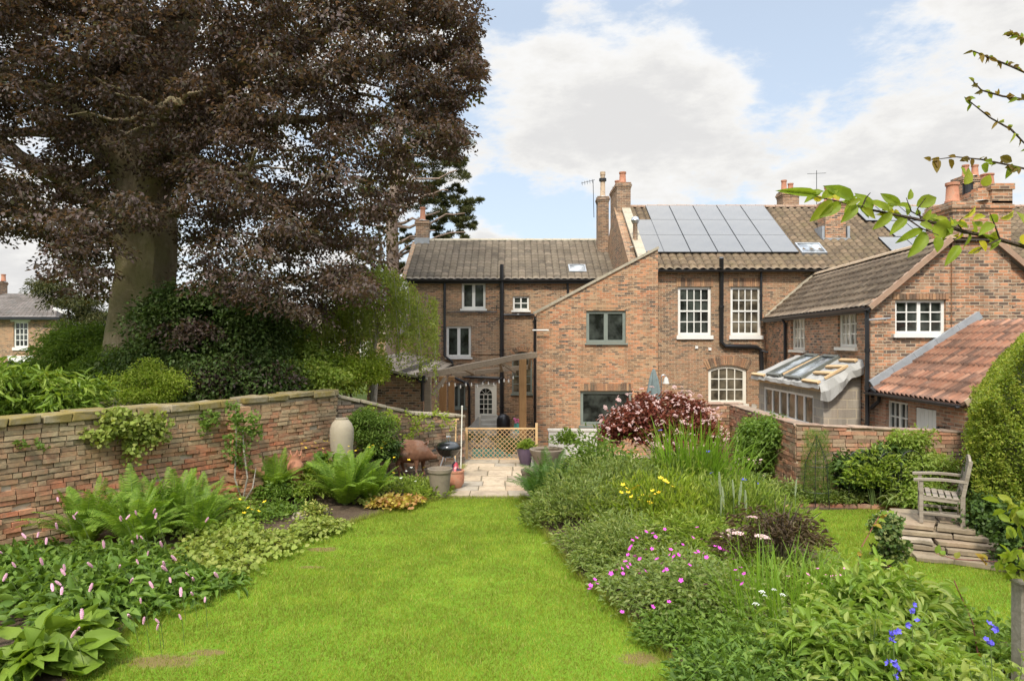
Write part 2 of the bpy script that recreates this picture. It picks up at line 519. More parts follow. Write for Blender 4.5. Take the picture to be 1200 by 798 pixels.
M = {}
ORG = [(0.58, 0.22, 0.11), (0.44, 0.18, 0.09), (0.64, 0.28, 0.14), (0.40, 0.22, 0.125), (0.25, 0.14, 0.085), (0.54, 0.34, 0.20), (0.10, 0.075, 0.065), (0.48, 0.28, 0.16)]
BRN = [(0.40, 0.18, 0.10), (0.27, 0.14, 0.08), (0.46, 0.23, 0.13), (0.22, 0.14, 0.09), (0.38, 0.25, 0.15), (0.10, 0.075, 0.06), (0.33, 0.19, 0.11), (0.45, 0.24, 0.13)]
M['brick_orange'] = brick_mat('orange_brick', ORG, patch=(0.40, 0.26, 0.14), patch_amt=0.35, seed=1)
M['brick_brown'] = brick_mat('brown_brick', BRN, patch=(0.30, 0.19, 0.11), patch_amt=0.35, seed=2)
M['brick_left'] = brick_mat('mixed_brown_brick', [(0.40, 0.24, 0.13), (0.30, 0.18, 0.10), (0.48, 0.24, 0.13), (0.21, 0.125, 0.08), (0.40, 0.26, 0.16), (0.10, 0.07, 0.055), (0.52, 0.26, 0.14)], seed=3, patch=(0.34, 0.24, 0.15))
M['brick_wing'] = brick_mat('red_brown_brick', [(0.54, 0.23, 0.12), (0.40, 0.19, 0.10), (0.60, 0.29, 0.16), (0.26, 0.16, 0.10), (0.40, 0.25, 0.16), (0.13, 0.09, 0.07), (0.44, 0.24, 0.15)], seed=4, lime=0.35)
M['brick_chim'] = brick_mat('sooty_brick', [(0.34, 0.20, 0.12), (0.26, 0.15, 0.10), (0.40, 0.24, 0.15), (0.18, 0.12, 0.09), (0.30, 0.2, 0.13)], seed=5, stain_amt=0.6, lime=0.3)
M['brick_out'] = brick_mat('limewashed_brick', [(0.52, 0.24, 0.14), (0.38, 0.2, 0.12), (0.54, 0.30, 0.18), (0.24, 0.14, 0.09)], seed=6, lime=0.45)
M['arch'] = island_mat('soldier_bricks', [(0.42, 0.22, 0.12), (0.32, 0.18, 0.11), (0.5, 0.28, 0.15), (0.16, 0.1, 0.07)])
M['block'] = brick_mat('concrete_block', [(0.36, 0.33, 0.28), (0.32, 0.30, 0.26), (0.40, 0.37, 0.31)], mortar=(0.46, 0.40, 0.30), bw=0.45, bh=0.225, mw=0.02, stain_amt=0.15, cluster=0.2)
M['white'] = plain('white_paint', (0.72, 0.71, 0.67), 0.45, 0.05, 3)
M['cream'] = plain('cream_paint', (0.74, 0.71, 0.62), 0.5, 0.06, 3)
M['sage'] = plain('sage_paint', (0.20, 0.23, 0.20), 0.5, 0.08)
M['black'] = plain('black_plastic', (0.018, 0.018, 0.02), 0.35, 0.2)
M['lead'] = plain('lead_flashing', (0.32, 0.34, 0.36), 0.55, 0.15, 5, 0.2)
M['stone'] = plain('coping_stone', (0.42, 0.37, 0.28), 0.9, 0.22, 5, dirt=(0.20, 0.19, 0.13), bmp=0.4)
M['render'] = plain('grey_render', (0.50, 0.49, 0.46), 0.85, 0.12, 3)
M['white_render'] = plain('white_render', (0.78, 0.80, 0.80), 0.8, 0.06, 1.5)
M['pot'] = plain('terracotta', (0.44, 0.19, 0.11), 0.8, 0.3, 7, dirt=(0.28, 0.19, 0.13), bmp=0.4)
M['pot_pale'] = plain('buff_clay', (0.48, 0.36, 0.24), 0.8, 0.2, 7, dirt=(0.2, 0.16, 0.12))
M['iron'] = plain('dark_iron', (0.04, 0.042, 0.045), 0.5, 0.2, 8, 0.6)
M['steel'] = plain('steel', (0.55, 0.56, 0.57), 0.3, 0.08, 8, 0.9)
TBRN = [(0.20, 0.165, 0.125), (0.26, 0.21, 0.16), (0.15, 0.125, 0.10), (0.22, 0.18, 0.135)]
M['tile_brown'] = tile_mat('brown_pantile', TBRN, 0.30, 0.30, lich=0.45, lichen=(0.36, 0.33, 0.24))
M['tile_main'] = tile_mat('mossy_pantile', [(0.21, 0.155, 0.10), (0.28, 0.20, 0.13), (0.15, 0.11, 0.075), (0.24, 0.175, 0.11)], 0.30, 0.30, lich=0.4, moss=(0.19, 0.155, 0.085), lichen=(0.42, 0.36, 0.27))
M['tile_wing'] = tile_mat('grey_brown_tile', [(0.26, 0.19, 0.13), (0.32, 0.24, 0.165), (0.20, 0.145, 0.10)], 0.30, 0.30, lich=0.4)
M['tile_red'] = tile_mat('red_pantile', [(0.42, 0.195, 0.12), (0.29, 0.145, 0.095), (0.48, 0.25, 0.16), (0.19, 0.11, 0.08)], 0.165, 0.30, lich=0.4, lichen=(0.46, 0.33, 0.25), dark=(0.12, 0.07, 0.05))
M['tile_pale'] = tile_mat('pale_slab_roof', [(0.36, 0.29, 0.21), (0.42, 0.34, 0.25), (0.31, 0.25, 0.18)], 0.5, 0.35, lich=0.3)
M['slate'] = tile_mat('grey_slate', [(0.17, 0.15, 0.14), (0.21, 0.18, 0.17), (0.14, 0.13, 0.125)], 0.3, 0.22, lich=0.25)

def glass_mat(name, col, rough=0.04, spec=0.6):
    m, t, b, out = mat_base(name)
    co = t.n('ShaderNodeTexCoord').outputs['Object']
    n = t.noise(co, 1.6, 3, 0.6)
    c = t.mix(t.mr(n, 0.4, 0.62), tuple(v * 0.35 for v in col), tuple(v * 1.8 for v in col))
    t.l(c, b.inputs['Base Color'])
    b.inputs['Roughness'].default_value = rough; b.inputs['Specular IOR Level'].default_value = spec
    bump(t, b, t.noise(co, 3.0, 2, 0.5), 0.25, 0.02)
    return m
M['glass'] = glass_mat('dark_glass', (0.035, 0.04, 0.035))
M['glass_dim'] = glass_mat('dim_room_glass', (0.10, 0.085, 0.06))
M['glass_curt'] = glass_mat('curtained_glass', (0.36, 0.32, 0.26))
M['glass_sky'] = glass_mat('sky_glass', (0.30, 0.33, 0.35), 0.12, 1.0)

def panel_mat():
    m, t, b, out = mat_base('solar_cells')
    uv = t.n('ShaderNodeUVMap').outputs[0]
    n = t.noise(uv, 1.2, 3, 0.5)
    c = t.mix(n, (0.085, 0.087, 0.09), (0.15, 0.147, 0.14))
    t.l(c, b.inputs['Base Color']); b.inputs['Roughness'].default_value = 0.25; b.inputs['Specular IOR Level'].default_value = 0.6
    b.inputs['Coat Weight'].default_value = 0.25; b.inputs['Coat Roughness'].default_value = 0.2
    return m
M['panel'] = panel_mat()
# ================================================================== building helpers
X_, Y_, Z_ = Vector((1, 0, 0)), Vector((0, 1, 0)), Vector((0, 0, 1))

def outline(w, h, rise=0.0, ox=0.0, oy=0.0, n=12):
    """counter-clockwise window outline with an arched head"""
    if rise <= 0: return [(ox, oy), (ox + w, oy), (ox + w, oy + h), (ox, oy + h)]
    hs = h - rise
    rr = (w * w / 4 + rise * rise) / (2 * rise); cy = hs + rise - rr
    a0 = math.asin(min(1, w / 2 / rr))
    if rise > w / 2 - 1e-6: a0 = math.pi / 2
    pts = [(ox, oy), (ox + w, oy)]
    for i in range(n + 1):
        a = a0 - 2 * a0 * i / n
        pts.append((ox + w / 2 + rr * math.sin(a), oy + cy + rr * math.cos(a)))
    return pts

def wpx(x0, y0, x1, y1, d):
    """pixel box on the frontal plane at depth d -> x, z, width, height"""
    a = P(x0, y1, d); b = P(x1, y0, d)
    return a.x, a.z, b.x - a.x, b.z - a.z

def window(parent, org, ax, w, h, cols, rows, fm='white', gm='glass', rise=0.0, sill=0.08, fw=0.065, bar=0.03, inset=0.07, mull=None, mw=0.07,
           name='window', transom=None, label=None, sill_mat=None, open_lights=None):
    ax = Vector(ax).normalized(); nrm = ax.cross(Z_)
    org = Vector(org); o = org - nrm * inset
    ins = outline(w - 2 * fw, h - 2 * fw, max(0, rise - fw * 0.4) if rise else 0, fw, fw)
    mb = MB(); mb.plate([outline(w - 0.004, h - 0.004, rise, 0.002, 0.002), ins], o, ax, Z_, 0.07)
    iw, ih = w - 2 * fw, h - 2 * fw
    mull = mull or []
    o2 = o - nrm * 0.012
    for mx in mull:
        mb.obox(o2 + ax * (mx * w) + Z_ * (h / 2 - rise * 0.05) - nrm * 0.018, ax, nrm, Z_, mw / 2, 0.024, ih / 2)
    if transom:
        mb.obox(o2 + ax * (w / 2) + Z_ * (transom * h) - nrm * 0.016, ax, nrm, Z_, iw / 2, 0.028, 0.03)
    root = mb.build(name, M[fm], parent)
    if label: root['label'] = label
    gb = MB()
    def top_at(x):
        if rise <= 0: return h - fw
        ww = iw / 2; xx = x - w / 2
        rr = (w * w / 4 + rise * rise) / (2 * rise); cy = h - rise
        return min(h - fw, h - rr + math.sqrt(max(0, rr * rr - xx * xx)) - fw * 0.9)
    nb = False
    segs = [0] + list(mull) + [1]
    for si in range(len(segs) - 1):
        a = max(fw, segs[si] * w + (mw / 2 if si else 0)); b_ = min(w - fw, segs[si + 1] * w - (mw / 2 if si < len(segs) - 2 else 0))
        for i in range(1, cols):
            x = a + (b_ - a) * i / cols; tp = top_at(x)
            gb.obox(o2 + ax * x + Z_ * ((fw + tp) / 2) - nrm * 0.014, ax, nrm, Z_, bar / 2, 0.014, (tp - fw) / 2); nb = True
    hh = h - fw - (rise if rise else fw)
    for j in range(1, rows):
        z = fw + ih * j / rows
        if rise and z > h - rise + 0.02: continue
        gb.obox(o2 + ax * (w / 2) + Z_ * z - nrm * 0.014, ax, nrm, Z_, iw / 2 - 0.002, 0.012, bar / 2); nb = True
    if nb: gb.build('glazing_bars', M[fm], root)
    MB().plate([outline(iw + 0.01, ih + 0.01, max(0, rise - fw * 0.4) if rise else 0, fw - 0.005, fw - 0.005)], o - nrm * 0.04, ax, Z_, 0.012).build('pane', M[gm], root)
    if sill:
        MB().obox(org + ax * (w / 2) - Z_ * (sill / 2 + 0.002) + nrm * 0.0, ax, nrm, Z_, w / 2 + 0.06, 0.075, sill / 2).build('sill', M[sill_mat or fm], root)
    return root

def arch_bricks(parent, org, ax, w, hgt=0.23, rise=0.0, bw=0.075, over=0.06, name='brick_arch'):
    """soldier course over an opening; org = lower left corner of the course at the opening head"""
    ax = Vector(ax).normalized(); nrm = ax.cross(Z_); org = Vector(org); mb = MB()
    if rise <= 0:
        n = max(3, int((w + 2 * over) / bw))
        for i in range(n):
            x = -over + (w + 2 * over) * (i + 0.5) / n
            mb.obox(org + ax * x + Z_ * (hgt / 2 + 0.004) + nrm * 0.004, ax, nrm, Z_, bw * 0.44, 0.02, hgt / 2, 0.003)
    else:
        rr = (w * w / 4 + rise * rise) / (2 * rise); a0 = math.asin(min(1, w / 2 / rr)) if rise < w / 2 - 1e-3 else math.pi / 2
        cy = rise - rr; n = int(2 * a0 * rr / bw)
        for i in range(n + 1):
            a = -a0 + 2 * a0 * i / n
            rad = ax * math.sin(a) + Z_ * math.cos(a); tan = ax * math.cos(a) - Z_ * math.sin(a)
            mb.obox(org + ax * (w / 2) + Z_ * cy + rad * (rr + hgt / 2 + 0.01) + nrm * 0.004, tan, nrm, rad, bw * 0.42, 0.02, hgt / 2, 0.003)
    return mb.build(name, M['arch'], parent)

def pipe(parent, pts, r=0.05, name='drainpipe', mat='black', collars=True):
    mb = MB(); mb.tube(pts, r, 8)
    if collars:
        for i in range(len(pts) - 1):
            a, b = Vector(pts[i]), Vector(pts[i + 1]); L = (b - a).length
            if L > 1.2:
                k = int(L / 1.3)
                for j in range(1, k + 1):
                    p = a.lerp(b, j / (k + 1)); d_ = (b - a).normalized()
                    mb.tube([p - d_ * 0.04, p + d_ * 0.04], r * 1.3, 8)
    return mb.build(name, M[mat], parent, smooth=True)

def roof(parent, A, B, C, D, mat, tw=0.30, th=0.30, amp=0.022, step=0.03, thick=0.08, name='roof', per=6):
    """tiled slope: A,B eave ends, C,D ridge ends (C above B)"""
    A, B, C, D = map(Vector, (A, B, C, D))
    W = max((B - A).length, (C - D).length); H = ((D - A).length + (C - B).length) / 2
    nx = max(2, int(W / tw) * per); ny = max(2, int(round(H / th)))
    nrm = (B - A).cross(D - A).normalized()
    if nrm.z < 0: nrm = -nrm
    s = np.linspace(0, 1, nx + 1)
    ph = s * W / tw * 2 * math.pi
    prof = amp * (2.6 * np.abs(np.sin(ph / 2)) ** 0.8 - 1.0 + 0.25 * np.sin(ph))
    A_, B_, C_, D_ = [np.array(v) for v in (A, B, C, D)]
    rows = []; uvs = []; sag = rng.normal(0, 0.006, ny + 1)
    for j in range(ny):
        for (tt, off) in ((j / ny, step), ((j + 0.985) / ny, 0.0)):
            lo = A_ + (B_ - A_) * s[:, None]; hi = D_ + (C_ - D_) * s[:, None]
            wob = rng.normal(0, 0.003, nx + 1)
            p = lo + (hi - lo) * tt + np.array(nrm) * (prof + off + sag[j] + wob)[:, None]
            rows.append(p); uvs.append(np.stack([s * W, np.full(nx + 1, (tt if off else (j + 0.985) / ny) * ny * th)], 1))
    V = np.concatenate(rows); UV = np.concatenate(uvs)
    nr = len(rows); i = np.arange(nr - 1)[:, None] * (nx + 1) + np.arange(nx)[None, :]
    Fq = np.stack([i, i + 1, i + nx + 2, i + nx + 1], -1).reshape(-1, 4)
    # closed body below the tiles
    b0 = len(V); dn = np.array(nrm) * thick; lift = np.array(nrm) * 0.004
    e = np.array([A_ - lift, B_ - lift, C_ - lift, D_ - lift, A_ - dn, B_ - dn, C_ - dn, D_ - dn])
    V = np.concatenate([V, e]); UV = np.concatenate([UV, np.zeros((8, 2))])
    q = np.array([[0, 1, 2, 3], [4, 7, 6, 5], [0, 4, 5, 1], [1, 5, 6, 2], [2, 6, 7, 3], [3, 7, 4, 0]]) + b0
    Fq = np.concatenate([Fq, q])
    return np_mesh(name, V, Fq, M[mat], parent, smooth=False, uv=UV)

def ridge(parent, a, b, mat='pot_pale', r=0.13, name='ridge_tiles', seg=0.42):
    a, b = Vector(a), Vector(b); L = (b - a).length; n = max(1, int(L / seg)); mb = MB(); d_ = (b - a).normalized()
    for i in range(n):
        p = a + d_ * (L * i / n); q = a + d_ * (L * (i + 0.97) / n)
        side = d_.cross(Z_).normalized(); vs = []
        zz = random.uniform(-0.006, 0.006)
        for e, rr in ((p, r * 1.02), (q, r * 0.97)):
            for k in range(7):
                an = math.pi * k / 6
                vs.append(e + side * (rr * math.cos(an)) + Z_ * (rr * 0.9 * math.sin(an) + zz - 0.03))
        fs = [(k, k + 1, k + 8, k + 7) for k in range(6)] + [tuple(range(6, -1, -1)), tuple(range(7, 14))]
        mb.add(vs, fs)
    return mb.build(name, M[mat], parent)

def chimney(parent, x0, y0, z0, x1, y1, z1, pots, mat='brick_chim', name='chimney', cap=0.05):
    mb = MB(); mb.box(x0, y0, z0, x1, y1, z1 - 0.26)
    for k, e in enumerate((0.02, 0.05, 0.02)):
        zz = z1 - 0.26 + k * 0.085
        mb.box(x0 - e, y0 - e, zz + 0.001, x1 + e, y1 + e, zz + 0.085)
    c = mb.build(name, M[mat], parent)
    MB().lathe([(0.0, 0.06), (min(x1 - x0, y1 - y0) * 0.40, 0.05), (min(x1 - x0, y1 - y0) * 0.66, 0.0)], ((x0 + x1) / 2, (y0 + y1) / 2, z1 - 0.003), 4).build('flaunching', M['render'], c)
    for (px, py, h, r, m) in pots:
        pm = MB()
        pm.lathe([(r * 1.12, 0), (r * 1.12, 0.06), (r, 0.08), (r * 0.88, h * 0.85), (r * 1.05, h * 0.87), (r * 1.05, h), (r * 0.8, h), (r * 0.75, h * 0.6)], (px, py, z1 + 0.02), 16)
        pm.build('chimney_pot', M[m], c, smooth=True)
    return c

def gutter(parent, a, b, r=0.06, name='gutter'):
    a, b = Vector(a), Vector(b); d_ = (b - a).normalized(); side = d_.cross(Z_).normalized(); mb = MB()
    vs = []
    for e in (a, b):
        for k in range(6):
            an = math.pi + math.pi * k / 5
            vs.append(e + side * (r * math.cos(an)) + Z_ * (r * math.sin(an)))
        for k in range(6):
            an = 2 * math.pi - math.pi * k / 5
            vs.append(e + side * (r * 0.85 * math.cos(an)) + Z_ * (r * 0.85 * math.sin(an) + 0.004))
    fs = [(k, (k + 1) % 12, 12 + (k + 1) % 12, 12 + k) for k in range(12)] + [tuple(range(12)), tuple(range(23, 11, -1))]
    mb.add(vs, fs)
    side0 = side if side.y < 0 else side
    return mb.build(name, M['black'], parent)

def skylight(parent, c, ax, up, w, h, name='skylight', gm='glass_sky'):
    ax = Vector(ax).normalized(); up = Vector(up).normalized(); n = ax.cross(up).normalized()
    if n.z < 0: n = -n
    c = Vector(c) + n * 0.07
    mb = MB(); o = c - ax * (w / 2) - up * (h / 2) + n * 0.05
    f = 0.06
    nn = ax.cross(up); sgn = 1 if nn.dot(n) > 0 else -1
    mb.plate([outline(w, h), outline(w - 2 * f, h - 2 * f, 0, f, f)], o, ax, up, 0.12 * sgn)
    r = mb.build(name, M['lead'], parent)
    MB().obox(c + n * 0.01, ax, up, n, w / 2 - f, h / 2 - f, 0.008).build('pane', M[gm], r)
    return r

YARD = -1.1
M['ridge_clay'] = plain('ridge_clay', (.34, .22, .15), .85, .25, 5, dirt=(.2, .17, .12))
# ================================================================== house to the left (back range)
L = thing('brick_house', 'long brown brick house with white casements and a fanlight back door, left of the gable', 'house', (0, 29, YARD))
d = 29.0
xl, xr = P(478, 327, d).x, 4.3
ze = P(0, 327, d).z
def hole(px0, py0, px1, py1, dd, rise=0.0):
    x, z, w_, h_ = wpx(px0, py0, px1, py1, dd)
    return x, z, w_, h_, outline(w_, h_, rise, x, z)
W1 = hole(541, 331, 569, 362, d); W2 = hole(523, 382, 552, 418.5, d); W3 = hole(601, 347, 620, 363.5, d)
W4 = hole(600, 412, 623.5, 461, d, 0.42); DR = hole(556.5, 449, 582, 511, d); W5 = hole(531, 451, 545.5, 478, d)
mb = MB()
mb.plate([[(xl, YARD - .3), (xr, YARD - .3), (xr, ze), (xl, ze)]] + [w_[4] for w_ in (W1, W2, W3, W4, DR, W5)], (0, d, 0), X_, Z_, 0.3)
mb.box(xl, d + .3, YARD - .3, xr, d + 7, ze - 0.01)
mb.plate([[(d, ze), (d + 7, ze), (d + 3.5, ze + 2.1)]], (xl, 0, 0), Y_, Z_, 0.3)
mb.build('wall', M['brick_left'], L)
window(L, (W1[0], d, W1[1]), X_, W1[2], W1[3], 1, 1, mull=[.5], fw=.1, mw=.13)
MB().obox((W1[0] + W1[2] / 2, d - .01, W1[1] + W1[3] + .1), X_, Y_, Z_, W1[2] / 2 + .08, .03, .07).build('lintel', M['cream'], L)
window(L, (W2[0], d, W2[1]), X_, W2[2], W2[3], 1, 1, mull=[.5], fw=.1, mw=.13)
window(L, (W3[0], d, W3[1]), X_, W3[2], W3[3], 1, 2, mull=[.5], fw=.08, mw=.06, bar=.045)
w4 = window(L, (W4[0], d, W4[1]), X_, W4[2], W4[3], 3, 5, 'sage', 'glass_dim', rise=.42, fw=.06, bar=.03, label='arched grey staircase window with a round head')
arch_bricks(L, (W4[0], d, W4[1] + W4[3] - .42), X_, W4[2], .22, .42)
window(L, (W5[0], d, W5[1]), X_, W5[2], W5[3], 1, 1, 'sage', 'glass', mull=[.45], fw=.07, mw=.09, label='small grey ground floor window beside the door')
# back door with fan glazing
x, z, w_, h_, _ = DR
dr = MB().plate([outline(w_ - .004, h_, 0, .002, 0), outline(w_ - .2, h_ - .1, 0, .1, 0)], (x, d + .06, z), X_, Z_, .09).build('door', M['cream'], L, label='cream back door with arched fan glazing')
gx0, gw, gz0, gh = .2, w_ - .4, h_ * .42, h_ * .48
MB().plate([outline(w_ - .2, h_ - .1, 0, .1, 0), outline(gw, gh, gw / 2 - .001, gx0, gz0)], (x, d + .09, z), X_, Z_, .04).build('door_leaf', M['cream'], dr)
MB().plate([outline(gw + .02, gh + .02, gw / 2, gx0 - .01, gz0 - .01)], (x, d + .115, z), X_, Z_, .01).build('pane', M['glass'], dr)
mb = MB()
for i in (1, 2): mb.box(x + gx0 + gw * i / 3 - .014, d + .1, z + gz0, x + gx0 + gw * i / 3 + .014, d + .114, z + gz0 + gh - gw / 2)
for j in range(4):
    zz = z + gz0 + (gh - gw / 2) * (j + 1) / 4; mb.box(x + gx0, d + .101, zz - .014, x + gx0 + gw, d + .113, zz + .014)
for a in (45, 90, 135):
    c0 = Vector((x + gx0 + gw / 2, d + .107, z + gz0 + gh - gw / 2)); mb.bar(c0, c0 + Vector((math.cos(R(a)) * gw / 2, 0, math.sin(R(a)) * gw / 2)), .012, .026, (0, 1, 0))
mb.build('glazing_bars', M['cream'], dr)
MB().lathe([(0, 0), (.03, .005), (.035, .03), (.015, .05)], (x + w_ - .17, d + .05, z + h_ * .37), 10).build('door_handle', M['steel'], dr)
# roof, ridge, gutter
hr = 2.13
roof(L, (xl - .1, d - .18, ze - .06), (xr + .4, d - .18, ze - .06), (xr + .4, d + 3.5, ze + hr), (xl - .1, d + 3.5, ze + hr), 'tile_brown', amp=.018, step=.05)
roof(L, (xr + .4, d + 7.2, ze - .1), (xl - .1, d + 7.2, ze - .1), (xl - .1, d + 3.5, ze + hr), (xr + .4, d + 3.5, ze + hr), 'tile_brown', per=4)
ridge(L, (xl - .1, d + 3.5, ze + hr + .02), (xr + .2, d + 3.5, ze + hr + .02), 'stone')
gutter(L, (xl - .15, d - .25, ze - .06), (xr - .3, d - .25, ze - .06), .07)
MB().box(xl, d - .16, ze - .2, xr, d - .02, ze - .07).build('fascia', M['black'], L)
u = Vector((0, 3.68, hr + .06)).normalized()
q = Vector((P(676, 312, 29.8).x, 0, 0)); tt = .38
skylight(L, (P(676, 0, 29.8).x, d - .18 + 3.68 * tt * .6, ze - .06 + (hr + .06) * tt * .6), X_, u, .75, .72)
chimney(L, -4.55, d + 3.25, ze + 1.3, -3.95, d + 3.8, P(0, 259, 32.5).z, [(-4.25, d + 3.5, .62, .13, 'pot')], cap=.05)
MB().box(-4.6, d + 3.2, ze + hr - .45, -3.9, d + 3.27, ze + hr + .1).build('flashing', M['lead'], L)
# string course
cz = P(0, 414, d).z
MB().box(xl, d - .035, cz - .05, W2[0] - .05, d + .01, cz + .04).build('string_course', M['brick_left'], L)
MB().box(W2[0] + W2[2] + .05, d - .035, cz - .05, P(586, 0, d).x, d + .01, cz + .04).build('string_course', M['brick_left'], L)
# pipework
def Q(px, py, dd): return tuple(P(px, py, dd))
dp = d - .1
pipe(L, [Q(521, 331, dp), Q(521, 417, dp), Q(530, 424, dp), Q(530, 433, dp)], .055)
pipe(L, [Q(588, 310, dp - .05), Q(588, 510, dp - .05)], .085, 'soil_pipe')
pipe(L, [Q(588, 369, dp), Q(626, 369, dp), Q(626, 380, dp)], .05, 'waste_pipe')
pipe(L, [Q(524, 366, dp + .02), Q(582, 366, dp + .02), Q(582, 358, dp + .02)], .025, 'waste_pipe', collars=False)
pipe(L, [Q(543, 441.5, dp), Q(585, 443, dp)], .055, 'waste_pipe')
pipe(L, [Q(532, 442, dp), Q(549, 450, dp), Q(550, 455, dp), Q(550, 510, dp)], .05)
pipe(L, [Q(665, 329, dp), Q(666, 350, dp)], .05)

# ================================================================== main house
Mh = thing('brick_house', 'tall brown brick house with moss-speckled tiled roof, solar panels and white sash windows', 'house', (12, 25, YARD))
d = 25.0
ze = 5.69; slope = 3.06 / 4.5
S1 = hole(794.5, 336, 833.5, 393, d); S2 = hole(856, 336, 892, 393, d); AW = hole(830, 428, 875, 473, d, .16)
x0, x1 = 4.72, 27.0
hl = [w[4] for w in (S1, S2, AW)]
mb = MB()
mb.plate([[(x0, YARD - .3), (x1, YARD - .3), (x1, ze), (x0, ze)]] + hl, (0, d, 0), X_, Z_, .35)
mb.box(x0, d + .35, YARD - .3, x1, d + 9, ze - .01)
for xx in (x0,):
    mb.plate([[(d + .36, ze - .02), (d + 9, ze - .02), (d + 4.5, ze + 3.06)]], (xx + .02, 0, 0), Y_, Z_, .34)
mb.build('wall', M['brick_brown'], Mh)
for s_ in (S1, S2):
    r_ = window(Mh, (s_[0], d, s_[1]), X_, s_[2], s_[3], 4, 4, 'white', 'glass' if s_ is S1 else 'glass_dim', fw=.10, bar=.035, transom=.5, sill=.14)
    arch_bricks(Mh, (s_[0], d, s_[1] + s_[3]), X_, s_[2], .3, 0)
window(Mh, (AW[0], d, AW[1]), X_, AW[2], AW[3], 4, 3, 'cream', 'glass_dim', rise=.16, fw=.12, bar=.035, sill=.1, label='cream window with a shallow arched head at ground level')
arch_bricks(Mh, (AW[0], d, AW[1] + AW[3] - .16), X_, AW[2], .34, .16)
yr, zr = d + 4.5, ze + 3.06
rA = Vector((5.0, d - .2, ze - .2 * slope)); rB = Vector((27, d - .2, ze - .2 * slope)); rC = Vector((27, yr, zr)); rD = Vector((5.0, yr, zr))
roof(Mh, rA, rB, rC, rD, 'tile_main', amp=.034, step=.04)
roof(Mh, (27, d + 9.2, ze - .1), (5.0, d + 9.2, ze - .1), (5.0, yr, zr), (27, yr, zr), 'tile_brown', per=4)
ridge(Mh, (5.0, yr, zr + .02), (27, yr, zr + .02), 'ridge_clay')
gutter(Mh, (5.3, d - .27, ze - .14), (P(945, 0, d).x + 3, d - .27, ze - .14), .07)
# verge upstand on the left end, seen above the lower house
mb = MB()
for s0 in np.arange(0, 4.5, .45):
    a = Vector((4.86, d + .1 + s0, ze + (s0 + .1) * slope + .12)); b = Vector((4.86, d + .1 + s0 + .44, ze + (s0 + .54) * slope + .12)); mb.bar(a, b, .36, .09)
mb.build('verge_coping', M['stone'], Mh)
up = Vector((0, 1, slope)).normalized(); nr = Vector((0, -slope, 1)).normalized()
def on_roof(x, s):  # s = distance up the slope from the eave line at y=25
    return Vector((x, d, ze)) + up * s
pw, ph = 1.02, 1.48
def solar(x, s, first=[None]):
    c = on_roof(x, s) + nr * .11
    if first[0] is None:
        f = MB().obox(c, X_, up, nr, pw / 2 - .008, ph / 2 - .008, .02).build('solar_panel', M['iron'], Mh)
        MB().obox(c + nr * .012, X_, up, nr, pw / 2 - .022, ph / 2 - .022, .012).build('solar_glass', M['panel'], f)
        first[0] = (f, c)
    else:
        f0, c0 = first[0]
        f = f0.copy(); COL.objects.link(f); f.location = Vector(f0.location) + (c - c0)
        for ch in f0.children: g = ch.copy(); COL.objects.link(g); g.parent = f
for k in range(5):
    for j in range(3): solar(5.72 + pw * (k + .5), .95 + ph * (j + .5) * .985)
for j in (0, 1): solar(5.72 - pw * .5 + .02, .95 + ph * (j + .5) * .985)
for k in range(3):
    for j in range(3): solar(14.35 + pw * (k + (.5 if j != 1 else 1.2)) + (0.2 if j == 2 else 0), .75 + ph * (j + .5) * 1.02)
skylight(Mh, on_roof(P(951, 0, 26).x, 1.35), X_, up, .95, .85, gm='glass_sky')
# chimneys
def ry(s): return d + s
chimney(Mh, 4.47, d + 4.1, 5.6, 5.06, d + 6.0, P(0, 213, 29).z, [(4.78, d + 4.5, .5, .15, 'pot'), (4.74, d + 5.5, .36, .15, 'pot')], 'brick_chim')
ck = chimney(Mh, 3.94, d + 6.3, 6.4, 4.44, d + 6.9, P(0, 231, 31.5).z, [(4.2, d + 6.6, 1.15, .12, 'pot_pale')], 'brick_chim')
MB().lathe([(.17, 0), (.17, .12)], (4.2, d + 6.6, P(0, 231, 31.5).z + .75), 12, True).build('pot_collar', M['iron'], ck)
c2 = chimney(Mh, 4.62, 26.4, 5.5, 4.98, 26.8, P(0, 290, 26.5).z, [(4.8, 26.6, 1.05, .1, 'brick_chim')], 'brick_chim')
MB().lathe([(0, .3), (.12, .26), (.17, .14), (.12, .02), (.08, 0)], (4.8, 26.6, P(0, 262, 26.5).z), 14).build('cowl', M['steel'], c2, smooth=True)
chimney(Mh, 11.75, yr + .1, zr - .6, 12.45, yr + .8, P(0, 224, 29.7).z, [(11.93, yr + .45, .5, .12, 'pot'), (12.22, yr + .45, .36, .12, 'pot')], 'brick_chim')
chimney(Mh, 12.35, 26.9, 6.3, 13.15, 27.6, P(0, 236, 27).z, [(12.6, 27.25, .62, .13, 'pot'), (12.92, 27.25, .5, .12, 'pot')], 'brick_wing')
MB().box(12.2, 26.78, 6.78, 13.3, 26.86, 7.02).box(12.2, 26.86, 6.9, 12.3, 27.7, 7.5).box(13.2, 26.86, 6.9, 13.3, 27.7, 7.5).build('flashing', M['lead'], Mh)
chimney(Mh, 19.3, yr - .3, zr - .5, 20.3, yr + .5, zr + 1.3, [(19.6, yr, .5, .14, 'pot'), (20.0, yr, .5, .14, 'pot')], 'brick_wing')
